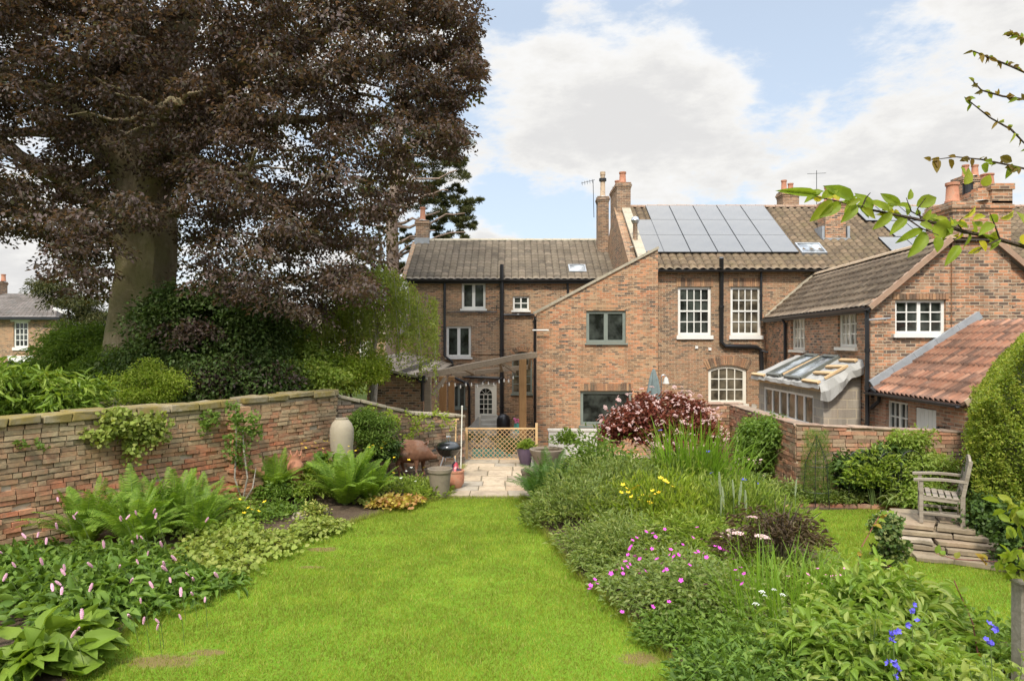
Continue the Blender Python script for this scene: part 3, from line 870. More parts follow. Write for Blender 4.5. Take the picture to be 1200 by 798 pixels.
# aerials
a = MB(); p = P(696, 255, 31.8); a.tube([p, P(695, 211, 31.8)], .015, 5); a.tube([P(681, 215, 31.8), P(697, 211, 31.8)], .012, 5)
for k in range(5): a.tube([P(682 + k * 3, 213 - k * .7, 31.8), P(682.5 + k * 3, 217.5 - k * .7, 31.8)], .008, 4)
a.build('tv_aerial', M['iron'], Mh)
a = MB(); a.tube([(12.3, yr + .5, 9.5), (12.3 + .6, yr + .5, 10.6)], .012, 5)
a = MB(); a.tube([P(957, 240, 29.9), P(957, 200, 29.9)], .014, 5); a.tube([P(946, 204, 29.9), P(968, 203, 29.9)], .01, 5); a.build('tv_aerial', M['iron'], Mh)
dp = d - .1
pipe(Mh, [Q(845.5, 302, dp - .2), Q(845.5, 318, dp), Q(845.5, 401, dp), Q(850, 405.5, dp), Q(886, 406.5, dp), Q(892, 410, dp), Q(893, 438, dp)], .08, 'soil_pipe')
pipe(Mh, [Q(892, 317, dp), Q(892, 376, dp)], .045)
MB().box(*(Vector(Q(816, 407, d)) - Vector((.05, .05, .05))), *(Vector(Q(816, 407, d)) + Vector((.05, 0, .05)))).build('wall_lamp', M['white'], Mh)
MB().box(*(Vector(Q(831.5, 409, d)) - Vector((.05, .05, .05))), *(Vector(Q(831.5, 409, d)) + Vector((.05, 0, .05)))).build('wall_lamp', M['white'], Mh)

# ================================================================== orange gabled extension
E = thing('house_extension', 'orange brick extension with a sloping stone coped gable and two sage green windows', 'extension', (3, 24.6, YARD))
d = 24.6
e0, e1 = P(629, 0, d).x, P(771, 0, d).x
z0e, z1e = P(0, 368, d).z, P(0, 292, d).z
G1 = hole(687, 364, 733.5, 402, d); G2 = hole(680, 458, 741, 498, d)
mb = MB()
mb.plate([[(e0, YARD - .3), (e1, YARD - .3), (e1, z1e), (e0, z0e)], G1[4], G2[4]], (0, d, 0), X_, Z_, .32)
mb.plate([[(d + .32, YARD - .3), (28.96, YARD - .3), (28.96, z0e), (d + .32, z0e)]], (e0, 0, 0), Y_, Z_, -.3)
mb.plate([[(d + .32, YARD), (24.97, YARD), (24.97, z1e - .02), (d + .32, z1e - .02)]], (e1, 0, 0), Y_, Z_, .3)
mb.build('wall', M['brick_orange'], E)
window(E, (G1[0], d, G1[1]), X_, G1[2], G1[3], 1, 1, 'sage', 'glass', mull=[.5], fw=.11, mw=.14, sill=.06)
window(E, (G2[0], d, G2[1]), X_, G2[2], G2[3], 1, 1, 'sage', 'glass', fw=.11, sill=.08)
arch_bricks(E, (G2[0], d, G2[1] + G2[3]), X_, G2[2], .26, 0, over=.02)
n = 8; mb = MB()
for i in range(n):
    a = Vector((e0 - .12, d + .13, z0e + .02)).lerp(Vector((e1 + .03, d + .13, z1e + .06)), i / n); b = Vector((e0 - .12, d + .13, z0e + .02)).lerp(Vector((e1 + .03, d + .13, z1e + .06)), (i + .985) / n)
    mb.bar(a, b, .38, .09, (0, 0, 1))
mb.build('coping', M['stone'], E)
roof(E, (e0 - .02, d + .33, z0e - .22), (e0 - .02, 28.9, z0e - .22), (e1 - .1, 28.9, z1e - .25), (e1 - .1, d + .33, z1e - .25), 'tile_brown', per=4)
pipe(E, [Q(627.4, 371, 25.4), Q(627.4, 512, 25.4)], .06)
MB().tube([Q(624, 387, 24.4), Q(643, 387, 24.4)], .03, 6).build('overflow_pipe', M['white'], E)

# ================================================================== right wing
Wg = thing('house_wing', 'red brown brick wing with a tiled gable roof, big chimney and white casement windows', 'wing', (10, 18, YARD))
n0, n1_ = Vector((8.4, 16, 0)), Vector((9.28, 25, 0))
sax = (n0 - n1_).normalized()             # along the side wall, towards the camera; outward normal is -X
sl = (n0 - n1_).length
zE = 3.88
def side_hole(px0, py0, px1, py1, rise=0):
    """window on the side wall from pixels: returns distance along from the far end, z, w, h"""
    def dd(px): return 800 * (8.4 - 16 * .0978) / (px - 600 - 78.2)
    da, db = dd(px0), dd(px1)
    s0 = (25 - da) / 9 * sl; s1 = (25 - db) / 9 * sl; dm = (da + db) / 2
    return s0, 3 - (py1 - 399) * dm / 800, s1 - s0, (py1 - py0) * dm / 800
A1 = side_hole(927, 371.5, 943, 410); A2 = side_hole(981.5, 364, 1004, 407)
RW = hole(1049, 351, 1108.5, 391.5, 16)
mb = MB()
prof = [(8.4, YARD - .2), (13.0, YARD - .2), (13.0, 3.8), (11.2, 5.32), (10.2, 5.32), (8.4, zE)]
mb.plate([prof, RW[4]], (0, 16, 0), X_, Z_, .3)
mb.plate([[(0, YARD - .2), (sl - .01, YARD - .2), (sl - .01, zE - .01), (0, zE - .01)]] + [outline(a[2], a[3], 0, a[0], a[1]) for a in (A1, A2)], n1_, sax, Z_, .3)
mb.box(12.7, 16.3, YARD - .2, 13.0, 25, 3.78)
mb.box(9.8, 17.5, YARD - .2, 12.5, 24.8, 3.6)
mb.build('wall', M['brick_wing'], Wg)
window(Wg, (RW[0], 16, RW[1]), X_, RW[2], RW[3], 2, 3, 'white', 'glass', mull=[.5], fw=.07, mw=.08, bar=.028)
for a_ in (A1, A2):
    window(Wg, n1_ + sax * a_[0] + Z_ * a_[1], sax, a_[2], a_[3], 2, 3, 'cream', 'glass_curt', mull=[.5], fw=.08, mw=.06, bar=.03)
arch_bricks(Wg, (RW[0], 16, RW[1] + RW[3]), X_, RW[2], .13, 0)
rr = [Vector((8.28, 15.85, zE - .1)), Vector((9.2, 25.0, zE - .1)), Vector((11.05, 25.0, 5.38)), Vector((10.2, 15.85, 5.38))]
roof(Wg, rr[1], rr[0], rr[3], rr[2], 'tile_wing', tw=.3, th=.3, amp=.012, step=.04)
roof(Wg, (13.15, 15.85, 3.72), (13.5, 25, 3.72), (11.3, 25, 5.38), (11.2, 15.85, 5.38), 'tile_wing', per=4)
roof(Wg, (10.2, 15.86, 5.36), (11.2, 15.86, 5.36), (11.3, 24.98, 5.36), (11.05, 24.98, 5.36), 'tile_wing', per=2, thick=.05)
ridge(Wg, rr[3] + Z_ * .02, rr[2] + Z_ * .02, 'pot_pale', .11)
# verge and abutment flashing
mb = MB()
mb.bar((8.3, 15.86, zE - .12), (10.2, 15.86, 5.36), .1, .12); mb.bar((11.2, 15.86, 5.36), (13.1, 15.86, 3.74), .1, .12)
mb.build('verge', M['ridge_clay'], Wg)
mb = MB()
for i in range(6):
    a = Vector((9.25, 24.9, zE - .02)).lerp(Vector((11.05, 24.9, 5.48)), i / 6); b = Vector((9.25, 24.9, zE - .02)).lerp(Vector((11.05, 24.9, 5.48)), (i + 1) / 6); mb.bar(a, b, .2, .06)
mb.build('flashing', M['stone'], Wg)
gutter(Wg, (8.22, 15.8, zE - .12), (9.14, 24.95, zE - .12), .065)
MB().bar((8.3, 15.85, zE - .16), (9.2, 24.97, zE - .16), .05, .14).build('fascia', M['black'], Wg)
pipe(Wg, [Q(1012, 360, 16.2), Q(1016, 366, 15.95), Q(1016.5, 500, 15.95)], .05)
pipe(Wg, [Q(917, 374, 22.5), Q(920, 380, 22.4), Q(920, 424, 22.4)], .05)
pipe(Wg, [Q(893, 411, 24.8), Q(903, 414, 24.6), Q(903, 432, 24.6)], .04, 'waste_pipe', collars=False)
MB().tube([Q(1018, 375, 15.9), Q(1043, 373, 15.9)], .02, 6).build('overflow_pipe', M['lead'], Wg)
ch = chimney(Wg, 10.3, 15.95, 3.2, 11.66, 17.0, P(0, 236, 16).z, [(10.58, 16.4, .5, .15, 'pot')], 'brick_wing')
MB().box(10.82, 16.0, 6.2, 11.2, 16.9, P(0, 224, 16).z).box(10.95, 16.05, 6.4, 11.2, 16.85, P(0, 220, 16).z).box(11.2, 15.93, 6.2, 11.68, 17.02, P(0, 216, 16).z - .14).box(11.16, 15.9, P(0, 216, 16).z - .14, 11.72, 17.05, P(0, 216, 16).z).build('chimney_shaft', M['brick_wing'], ch)
MB().lathe([(.16, 0), (.13, .3), (.15, .31), (.15, .34)], (11.45, 16.45, P(0, 216, 16).z), 14).build('chimney_pot', M['pot'], ch, smooth=True)
MB().lathe([(.11, 0), (.11, .3), (.14, .3)], (10.95, 16.4, P(0, 226, 16).z), 12, True).build('cowl', M['iron'], ch)
MB().box(10.28, 15.94, YARD, 11.64, 15.999, 5.3).build('chimney_breast', M['brick_wing'], Wg)

# ================================================================== unfinished lean-to of concrete block
S = thing('lean_to', 'unfinished concrete block lean-to with felt and battens on its roof, against the wing', 'lean-to', (7.9, 18.5, 0))
xs = 7.53; ya, yb = 16.5, 20.8
wz0, wz1 = .85, 1.62
wa, wb = 7.53 * 800 / (953 - 600), 7.53 * 800 / (895 - 600)
# side facing -X: local u runs from the far end to the near end
mb = MB()
mb.plate([[(0, YARD), (yb - ya, YARD), (yb - ya, 1.84), (0, 1.84)], outline(wb - wa, wz1 - wz0, 0, yb - wb, wz0)], (xs, yb, 0), -Y_, Z_, .22)
mb.plate([[(xs + .22, YARD), (8.43, YARD), (8.43, 2.48), (xs + .22, 1.95)]], (0, ya, 0), X_, Z_, .22)
mb.plate([[(xs + .22, YARD), (8.86, YARD), (8.86, 2.48), (xs + .22, 1.95)]], (0, yb, 0), X_, Z_, .22)
mb.build('wall', M['block'], S)
wr = window(S, (xs, wb, wz0), -Y_, wb - wa, wz1 - wz0, 6, 1, 'white', 'glass_dim', fw=.06, bar=.07, sill=.05, inset=.015)
# roof deck, felt and frames
rp = lambda u, v, h=0: Vector((xs - .15, yb + .15, 1.88)).lerp(Vector((xs - .15, ya - .18, 1.88)), u) + Vector((1.02 * v + (.33 * (1 - u) * v), 0, .62 * v)) + Vector((-.5, 0, .86)) * h
nu, nv = 26, 12
V = []; 
for i in range(nu + 1):
    for j in range(nv + 1):
        p = rp(i / nu, j / nv, .05 + .015 * math.sin(i * 1.9 + j) + random.uniform(-.012, .012)); V.append(p)
# drape over the near gable end and the eave
b0 = len(V)
for j in range(nv + 1):
    p = V[nu * (nv + 1) + j]; dz = .16 + .42 * max(0, 1 - abs(j / nv - .22) * 2.0) * .8 + .18 * (j / nv)
    V.append(p + Vector((random.uniform(-.006, .006), -.06 - .04 * math.sin(j * 1.3), -dz * .45)))
b1 = len(V)
for j in range(nv + 1):
    p = V[nu * (nv + 1) + j]; dz = .16 + .42 * max(0, 1 - abs(j / nv - .22) * 2.0) * .8 + .18 * (j / nv)
    V.append(p + Vector((random.uniform(-.008, .008), -.04 + .02 * math.sin(j * 2.1), -dz)))
b2 = len(V)
for i in range(nu + 1):
    p = V[i * (nv + 1)]; V.append(p + Vector((-.02 + .012 * math.sin(i * 1.1), 0, -.09 - .012 * math.sin(i * .7))))
FF = []
for i in range(nu):
    for j in range(nv): k = i * (nv + 1) + j; FF.append((k, k + 1, k + nv + 2, k + nv + 1))
for j in range(nv): FF.append((nu * (nv + 1) + j, nu * (nv + 1) + j + 1, b0 + j + 1, b0 + j)); FF.append((b0 + j, b0 + j + 1, b1 + j + 1, b1 + j))
for i in range(nu): FF.append((i * (nv + 1), (i + 1) * (nv + 1), b2 + i + 1, b2 + i))
mb = MB(); mb.add(V, FF)
M['rlframe'] = plain('rooflight_grey', (.11, .115, .10), .6, .15)
M['felt'] = plain('roofing_felt', (0.36, 0.35, 0.325), .7, .15, 4, bmp=.3, dirt=(.3, .29, .27))
M['batten'] = wood_mat('new_batten', (.50, .34, .18), (.60, .42, .24), 1)
ft = mb.build('roofing_felt', M['felt'], S)
md = ft.modifiers.new('thickness', 'SOLIDIFY'); md.thickness = .006
mb = MB(); A_ = [rp(0.01, 0.01, -.02), rp(.99, .01, -.02), rp(.99, .98, -.02), rp(.01, .98, -.02)]
mb.add(A_ + [p - Z_ * .1 for p in A_], [(0, 1, 2, 3), (7, 6, 5, 4), (0, 4, 5, 1), (1, 5, 6, 2), (2, 6, 7, 3), (3, 7, 4, 0)]).build('roof_deck', M['batten'], S)
for (u0, u1) in ((.22, .42), (.5, .72)):
    a_, b_ = rp(u0, .1), rp(u1, .1); c_, e_ = rp(u1, .98), rp(u0, .98)
    k = MB()
    hgt = Vector((-.5, 0, .86)).normalized() * .09
    for p, q_ in ((a_, b_), (b_, c_), (c_, e_), (e_, a_)): k.bar(p + hgt, q_ + hgt, .09, .09, hgt)
    fr = k.build('rooflight_frame', M['rlframe'], S)
    MB().add([p + hgt * .9 for p in (a_, b_, c_, e_)] + [p + hgt * .8 for p in (a_, b_, c_, e_)], [(0, 1, 2, 3), (7, 6, 5, 4), (0, 4, 5, 1), (1, 5, 6, 2), (2, 6, 7, 3), (3, 7, 4, 0)]).build('pane', M['glass_sky'], fr)
for (u0, v0, u1, v1) in ((.0, .03, .22, .03), (.78, .05, .98, .05), (.76, .35, .98, .4), (.78, .6, .99, .66), (.8, .88, .99, .9), (.44, .15, .47, .95), (.97, .2, .99, .7)):
    MB().bar(rp(u0, v0, .1), rp(u1, v1, .1), .09, .05, (-.5, 0, .86)).build('batten', M['batten'], S)

# ================================================================== pantiled outhouse
O = thing('outhouse', 'low outhouse with a red pantile roof and cream plank door behind the garden wall', 'outhouse', (9.5, 14.3, 0))
ox, oyn, oyf = 8.46, 12.75, 15.93
OW = [6768 / (1064 - 600), 6768 / (1038 - 600), .95, 1.66]
OD = [6768 / (1097 - 600), 6768 / (1073 - 600), -.35, 1.62]
mb = MB()
mb.plate([[(0, YARD), (oyf - oyn, YARD), (oyf - oyn, 1.82), (0, 1.82)], outline(OW[1] - OW[0], OW[3] - OW[2], 0, oyf - OW[1], OW[2]),
          outline(OD[1] - OD[0], OD[3] - OD[2], 0, oyf - OD[1], OD[2])], (ox, oyf, 0), -Y_, Z_, .25)
mb.plate([[(ox + .25, YARD), (10.9, YARD), (10.9, 3.35), (ox + .25, 1.95)]], (0, oyn, 0), X_, Z_, .25)
mb.box(10.8, oyn + .25, YARD, 10.95, oyf, 3.3)
mb.build('wall', M['brick_out'], O)
window(O, (ox, OW[1], OW[2]), -Y_, OW[1] - OW[0], OW[3] - OW[2], 2, 2, 'cream', 'glass', mull=[.5], fw=.05, mw=.07, sill=.04)
dr = MB()
nb = 5
for i in range(nb):
    y_ = OD[0] + (OD[1] - OD[0]) * i / nb
    dr.box(ox + .015, y_ + .004, OD[2], ox + .06, y_ + (OD[1] - OD[0]) / nb - .004, OD[3] - .02)
dr = dr.build('door', M['cream'], O)
MB().box(ox - .02, OD[0] + .08, OD[2] + 1.0, ox + .012, OD[0] + .2, OD[2] + 1.05).build('door_handle', M['iron'], dr)
oe0, oe1 = Vector((ox - .14, oyf, 1.82)), Vector((ox - .14, oyn - .1, 1.82))
roof(O, oe0, oe1, (10.85, oyn - .1, 3.44), (10.85, oyf, 3.44), 'tile_red', tw=.165, th=.30, amp=.032, step=.022)
gutter(O, (ox - .2, oyf, 1.8), (ox - .2, oyn - .1, 1.8), .06)
mb = MB()
for i in range(5):
    a = Vector((ox - .1, oyf - .03, 1.98)).lerp(Vector((10.9, oyf - .03, 3.6)), i / 5); b = Vector((ox - .1, oyf - .03, 1.98)).lerp(Vector((10.9, oyf - .03, 3.6)), (i + .99) / 5); mb.bar(a, b, .1, .18)
mb.build('flashing', M['lead'], O)
MB().bar((ox - .05, oyn - .08, 1.83), (10.85, oyn - .08, 3.4), .06, .12).build('verge', M['pot_pale'], O)
pipe(O, [Q(1020, 454, 15.7), Q(1030, 463, 15.6), Q(1030, 470, 15.6), Q(1021, 478, 15.8)], .045, collars=False)
a0 = Vector((ox - .02, OD[0] - .28, 1.2))
mb = MB(); mb.tube([a0 + Vector((.03, 0, .1)), a0 + Vector((-.12, 0, .12))], .012, 6); mb.tube([a0 + Vector((-.12, 0, .12)), a0 + Vector((-.12, 0, -.02))], .03, 8); mb.build('wall_lantern', M['iron'], O)

# ================================================================== low annexe beside the left house
An = thing('annexe', 'low brick annexe with a pale lean-to roof beside the left house, behind the cross wall', 'annexe', (-3.4, 21, YARD))
mb = MB()
mb.plate([[(-4.25, YARD), (-2.62, YARD), (-2.62, 1.86), (-4.25, 2.22)]], (0, 20, 0), X_, Z_, .25)
mb.box(-4.25, 20.25, YARD, -4.0, 28.95, 2.2); mb.box(-2.87, 20.25, YARD, -2.62, 28.95, 1.84)
mb.build('wall', M['brick_left'], An)
roof(An, (-2.5, 19.85, 1.86), (-2.5, 28.9, 2.0), (-4.35, 28.9, 2.45), (-4.35, 19.85, 2.27), 'tile_pale', amp=.004, step=.015, per=2)
MB().bar((-4.4, 19.84, 2.31), (-2.45, 19.84, 1.88), .1, .07).bar((-4.38, 19.9, 2.33), (-4.38, 28.8, 2.5), .1, .09).build('coping', M['stone'], An)
MB().obox(Q(494.5, 444, 19.7), X_, Y_, Z_, .1, .08, .1).tube([Q(495, 447, 19.7), Q(495, 470, 19.7)], .05, 8).build('hopper', M['black'], An)

# ================================================================== houses far to the left
FH = thing('far_house', 'distant brick house with a slate roof and white sash windows at the left edge', 'house', (-34, 45, 0))
d = 45.0
fx1 = P(64, 0, d).x; fx0 = -42.5
fe = P(0, 372, d).z; frz = P(0, 344, 49).z
F1 = hole(16, 377, 33, 407, d); F2 = hole(14, 424, 35, 450, d)
mb = MB(); mb.plate([[(fx0, -.5), (fx1, -.5), (fx1, fe), (fx0, fe)], F1[4], F2[4]], (0, d, 0), X_, Z_, .3); mb.box(fx0, d + .3, -.5, fx1, d + 8, fe - .01)
mb.build('wall', M['brick_left'], FH)
for f_ in (F1, F2):
    w_ = window(FH, (f_[0], d, f_[1]), X_, f_[2], f_[3], 3, 4, 'white', 'glass', fw=.1, bar=.05, sill=.2)
    MB().add([(f_[0] - .15, d - .06, f_[1] + f_[3]), (f_[0] + f_[2] + .15, d - .06, f_[1] + f_[3]), (f_[0] + f_[2] + .3, d - .06, f_[1] + f_[3] + .4), (f_[0] - .3, d - .06, f_[1] + f_[3] + .4),
              (f_[0] - .15, d, f_[1] + f_[3]), (f_[0] + f_[2] + .15, d, f_[1] + f_[3]), (f_[0] + f_[2] + .3, d, f_[1] + f_[3] + .4), (f_[0] - .3, d, f_[1] + f_[3] + .4)],
             [(0, 1, 2, 3), (0, 4, 5, 1), (1, 5, 6, 2), (2, 6, 7, 3), (3, 7, 4, 0)]).build('lintel', M['white'], w_)
roof(FH, (fx0 - .3, d - .3, fe), (fx1 + .3, d - .3, fe), (fx1 - 2.4, 49, frz), (fx0 + 2.6, 49, frz), 'slate', amp=.004, step=.02, per=2)
roof(FH, (fx1 + .3, d - .3, fe), (fx1 + .3, d + 8, fe), (fx1 - 2.4, 49, frz), (fx1 - 2.41, 49, frz), 'slate', amp=.004, step=.02, per=2)
MB().box(fx0 - .35, d - .42, fe - .16, fx1 + .35, d - .02, fe + .0).build('eaves_board', M['iron'], FH)
chimney(FH, P(-12, 0, 49).x, 48.6, frz - .4, P(4, 0, 49).x, 49.4, P(0, 330, 49).z, [(-36.5, 49, .5, .15, 'pot')], 'brick_chim')
WH = thing('white_house', 'white rendered house with a small dark window half hidden behind the left shrubs', 'house', (-28, 44, 0))
d = 46.0
g0, g1 = P(66, 0, d).x, P(119, 0, d).x
V1 = hole(93, 384, 105, 402, d)
mb = MB(); mb.plate([[(g0, -.5), (g1, -.5), (g1, P(0, 382, d).z), (g0 + .6, P(0, 363, d).z), (g0, P(0, 363, d).z)], V1[4]], (0, d, 0), X_, Z_, .3).box(g0, d + .3, -.5, g1, d + 6, 3.9)
mb.build('wall', M['white_render'], WH)
window(WH, (V1[0], d, V1[1]), X_, V1[2], V1[3], 2, 2, 'white', 'glass', fw=.1, bar=.07, sill=.15)
MB().bar((g0 - .1, d - .05, P(0, 362, d).z), (g1 + .3, d - .05, P(0, 382, d).z), .3, .18, (0, 0, 1)).build('bargeboard', M['white'], WH)
# house glimpsed through the birch
GH = thing('far_house', 'pale far house with a brown roof glimpsed through the weeping birch', 'house', (-11, 48, 0))
d = 48
gx0, gx1 = P(322, 0, d).x, P(479, 0, d).x
MB().box(gx0, d, -.5, gx1, d + 6, P(0, 392, d).z).build('wall', M['brick_brown'], GH)
roof(GH, (gx0 - .3, d - .3, P(0, 392, d).z), (gx1 + .3, d - .3, P(0, 392, d).z), (gx1 + .3, d + 3, P(0, 362, d + 3).z), (gx0 - .3, d + 3, P(0, 362, d + 3).z), 'tile_brown', per=2)
for i in range(3):
    px = 345 + i * 38; wv = hole(px, 400, px + 16, 424, d)
    window(GH, (wv[0], d - .1, wv[1]), X_, wv[2], wv[3], 2, 2, 'white', 'glass_curt', fw=.12, bar=.08, inset=0)
PN = thing('rendered_house', 'narrow pink rendered house end between the pine trunk and the brick house', 'house', (-5.6, 38, YARD))
d = 36
a_, b_ = P(465, 0, d).x, P(484, 0, d).x
MB().box(a_, d, YARD, b_ + .3, d + 5, P(0, 392, d).z).build('wall', plain('pink_render', (.55, .38, .28), .85, .1), PN)
roof(PN, (a_ - .1, d - .2, P(0, 393, d).z), (b_ + .5, d - .2, P(0, 393, d).z), (b_ + .5, d + 2.5, P(0, 370, d + 2.5).z), (a_ - .1, d + 2.5, P(0, 370, d + 2.5).z), 'slate', amp=.004, step=.02, per=2)
# ================================================================== setting
def ground_mat(name, c1, c2, c3, scale=1.5, bmp=.5, fine=30):
    m, t, b, out = mat_base(name)
    co = t.n('ShaderNodeTexCoord').outputs['Object']
    n = t.noise(co, scale, 6, .65); n2 = t.noise(co, fine, 4, .7)
    c = t.mix(t.mr(n, .35, .65), c1, c2); c = t.mix(t.mr(n2, .5, .7, 0, .8), c, c3)
    t.l(c, b.inputs['Base Color']); b.inputs['Roughness'].default_value = .95; b.inputs['Specular IOR Level'].default_value = .1
    bump(t, b, n2, bmp, .02)
    return m
M['far_grass'] = ground_mat('rough_grass', (.06, .09, .02), (.10, .13, .03), (.05, .06, .02))
M['soil'] = ground_mat('soil', (.075, .052, .036), (.11, .08, .055), (.16, .12, .085), 3, .9, 45)
def lawn_mat():
    m, t, b, out = mat_base('lawn_turf')
    co = t.n('ShaderNodeTexCoord').outputs['Object']
    n = t.noise(co, .8, 5, .6); n2 = t.noise(t.mapv(co, scale=(1, .6, 1)), 45, 4, .75); n3 = t.noise(co, 5, 4, .65)
    c = t.mix(t.mr(n, .35, .65), (.115, .225, .012), (.165, .28, .02))
    c = t.mix(t.mr(n3, .45, .72, 0, .6), c, (.19, .29, .03))
    c = t.mix(t.mr(n2, .52, .72, 0, .6), c, (.10, .17, .014))
    pv = None
    for (px, py, rx, ry) in ((190, 775, .42, .16), (245, 765, .2, .08), (378, 644, .25, .12), (750, 772, .22, .16), (365, 665, .2, .06)):
        dd = 2400 / (py - 399); X = (px - 600) * dd / 800
        v = t.vm('LENGTH', t.vm('MULTIPLY', t.vm('SUBTRACT', t.n('ShaderNodeNewGeometry').outputs['Position'], (X, dd, 0)), (1 / rx, 1 / ry, 0)))
        v = t.m('ADD', v, t.m('MULTIPLY', t.m('SUBTRACT', t.noise(co, 9, 4, .7), .5), 1.6))
        k = t.mr(v, .55, 1.15, .85, 0, True)
        pv = k if pv is None else t.m('MAXIMUM', pv, k)
    c = t.mix(pv, c, (.20, .13, .06))
    t.l(c, b.inputs['Base Color']); b.inputs['Roughness'].default_value = .9; b.inputs['Specular IOR Level'].default_value = .15
    bump(t, b, n2, .8, .03)
    return m
M['lawn'] = lawn_mat()
M['flag'] = island_mat('sandstone_flag', [(.46, .36, .25), (.52, .41, .29), (.40, .32, .23), (.48, .35, .24), (.38, .33, .26)], rough=.9, fine=9, bmp=.3)
M['joint'] = ground_mat('joint_sand', (.20, .17, .12), (.24, .2, .14), (.13, .14, .06), 6, .3)

def sheet(name, pts, z, mat, **kw):
    mb = MB(); mb.add([(x, y, z) for x, y in pts], [tuple(range(len(pts)))]); return mb.build(name, M[mat], **kw)
sheet('ground', [(-1500, -300), (1500, -300), (1500, 2500), (-1500, 2500)], -1.16, 'far_grass', kind='structure')
MB().box(-3.3, 17.3, -1.15, 9.2, 29, -1.12).build('courtyard', M['joint'], kind='structure')
mb = MB(); mb.box(-60, -30, -1.3, 60, 17.25, 0).box(-60, 17.25, -1.3, -4.6, 70, -.02); mb.build('garden_terrace', M['soil'], kind='structure')
sheet('neighbour_grass', [(-59, -29), (-11.5, -29), (-11.5, 5), (-4.9, 14.6), (-4.9, 69), (-59, 69)], .006, 'far_grass', kind='structure')
LAWN = [(-6.5, 1.0), (-3.6, 13.1), (8.6, 13.0), (9.5, 1.0)]
sheet('lawn', LAWN, .006, 'lawn', kind='structure')

BED_L = [(-9.2, 3.0), (-4.0, 3.0), (-3.9, 6.0), (-4.05, 7.97), (-3.45, 8.9), (-3.18, 10.17), (-2.44, 11.48), (-1.75, 12.4), (-1.2, 13.0), (-1.15, 16.2), (-3.7, 14.6), (-5.6, 12.0), (-8.6, 7.5)]
BED_R = [(.25, 13.3), (.2, 13.0), (.43, 10.9), (.85, 8.6), (1.27, 7.25), (1.55, 6.0), (1.9, 4.5), (2.3, 1.5), (9, 1.5), (8.8, 6.0), (6.8, 5.9), (5.6, 6.3), (4.35, 7.1), (4.15, 8.6), (4.45, 10.9), (4.75, 12.0), (5.3, 12.35), (5.35, 17.2), (.6, 17.2)]
BED_W = [(4.75, 12.0), (5.3, 12.35), (5.35, 12.95), (9.3, 12.95), (9.3, 11.6), (6.6, 12.15)]
def bed(name, poly, z=.03):
    """mounded soil: outer rim on the lawn, inner ring raised"""
    ptsv = [Vector((x, y)) for x, y in poly]; n = len(ptsv)
    tri = tessellate_polygon([[Vector((p.x, p.y, 0)) for p in ptsv]])
    mb = MB(); mb.add([(p.x, p.y, z) for p in ptsv] + [(p.x, p.y, -.05) for p in ptsv], [])
    for t_ in tri:
        a, b_, c = t_
        cr = (ptsv[b_] - ptsv[a]).cross(ptsv[c] - ptsv[a])
        mb.f.append(tuple(t_) if cr > 0 else tuple(reversed(t_)))
    for i in range(n): j = (i + 1) % n; mb.f.append((i, i + n, j + n, j))
    return mb.build(name, M['soil'], kind='structure')
bed('flower_bed_soil', BED_L); bed('flower_bed_soil', BED_R, .034); bed('flower_bed_soil', BED_W, .026)
# raised soil in the corner by the jar
mb = MB(); V = []
n = 20
for j in range(7):
    for k in range(n):
        a = 2 * math.pi * k / n; r = 1 - j / 6
        V.append((-3.85 + 1.25 * r * math.cos(a) * (1 + .1 * math.sin(3 * a)), 13.1 + .9 * r * math.sin(a) * (1 + .1 * math.cos(2 * a)), .03 + .33 * (1 - r ** 3)))
Fc = [(j * n + k, j * n + (k + 1) % n, (j + 1) * n + (k + 1) % n, (j + 1) * n + k) for j in range(6) for k in range(n)]
mb.add(V, Fc).build('raised_soil', M['soil'], smooth=True, kind='structure')

# flagstone path
def flags(name, x0, x1, y0, y1, z, kind='structure', lo=.45, hi=.95):
    mb = MB(); y = y0
    while y < y1:
        h = random.uniform(.42, .66); h = min(h, y1 - y) if y1 - y < 1.0 else h
        x = x0 + random.uniform(-.1, .08)
        while x < x1 - .1:
            w_ = random.uniform(lo, hi); w_ = min(w_, x1 - x)
            j = [random.uniform(-.012, .012) for _ in range(8)]; g = .012
            zt = z + random.uniform(-.004, .006)
            a = [(x + g + j[0], y + g + j[1]), (x + w_ - g + j[2], y + g + j[3]), (x + w_ - g + j[4], y + h - g + j[5]), (x + g + j[6], y + h - g + j[7])]
            b_ = len(mb.v)
            mb.add([(p[0], p[1], zt) for p in a] + [(p[0], p[1], zt - .05) for p in a], [(0, 1, 2, 3), (0, 4, 5, 1), (1, 5, 6, 2), (2, 6, 7, 3), (3, 7, 4, 0)])
            x += w_
        y += h
    return mb.build(name, M['flag'], kind=kind)
MB().box(-1.3, 12.95, -.2, .42, 17.22, .022).build('path_bed', M['joint'], kind='structure')
flags('path', -1.22, .4, 12.98, 17.2, .045)
flags('courtyard_paving', -3.2, 4.6, 17.4, 28.9, -1.08)

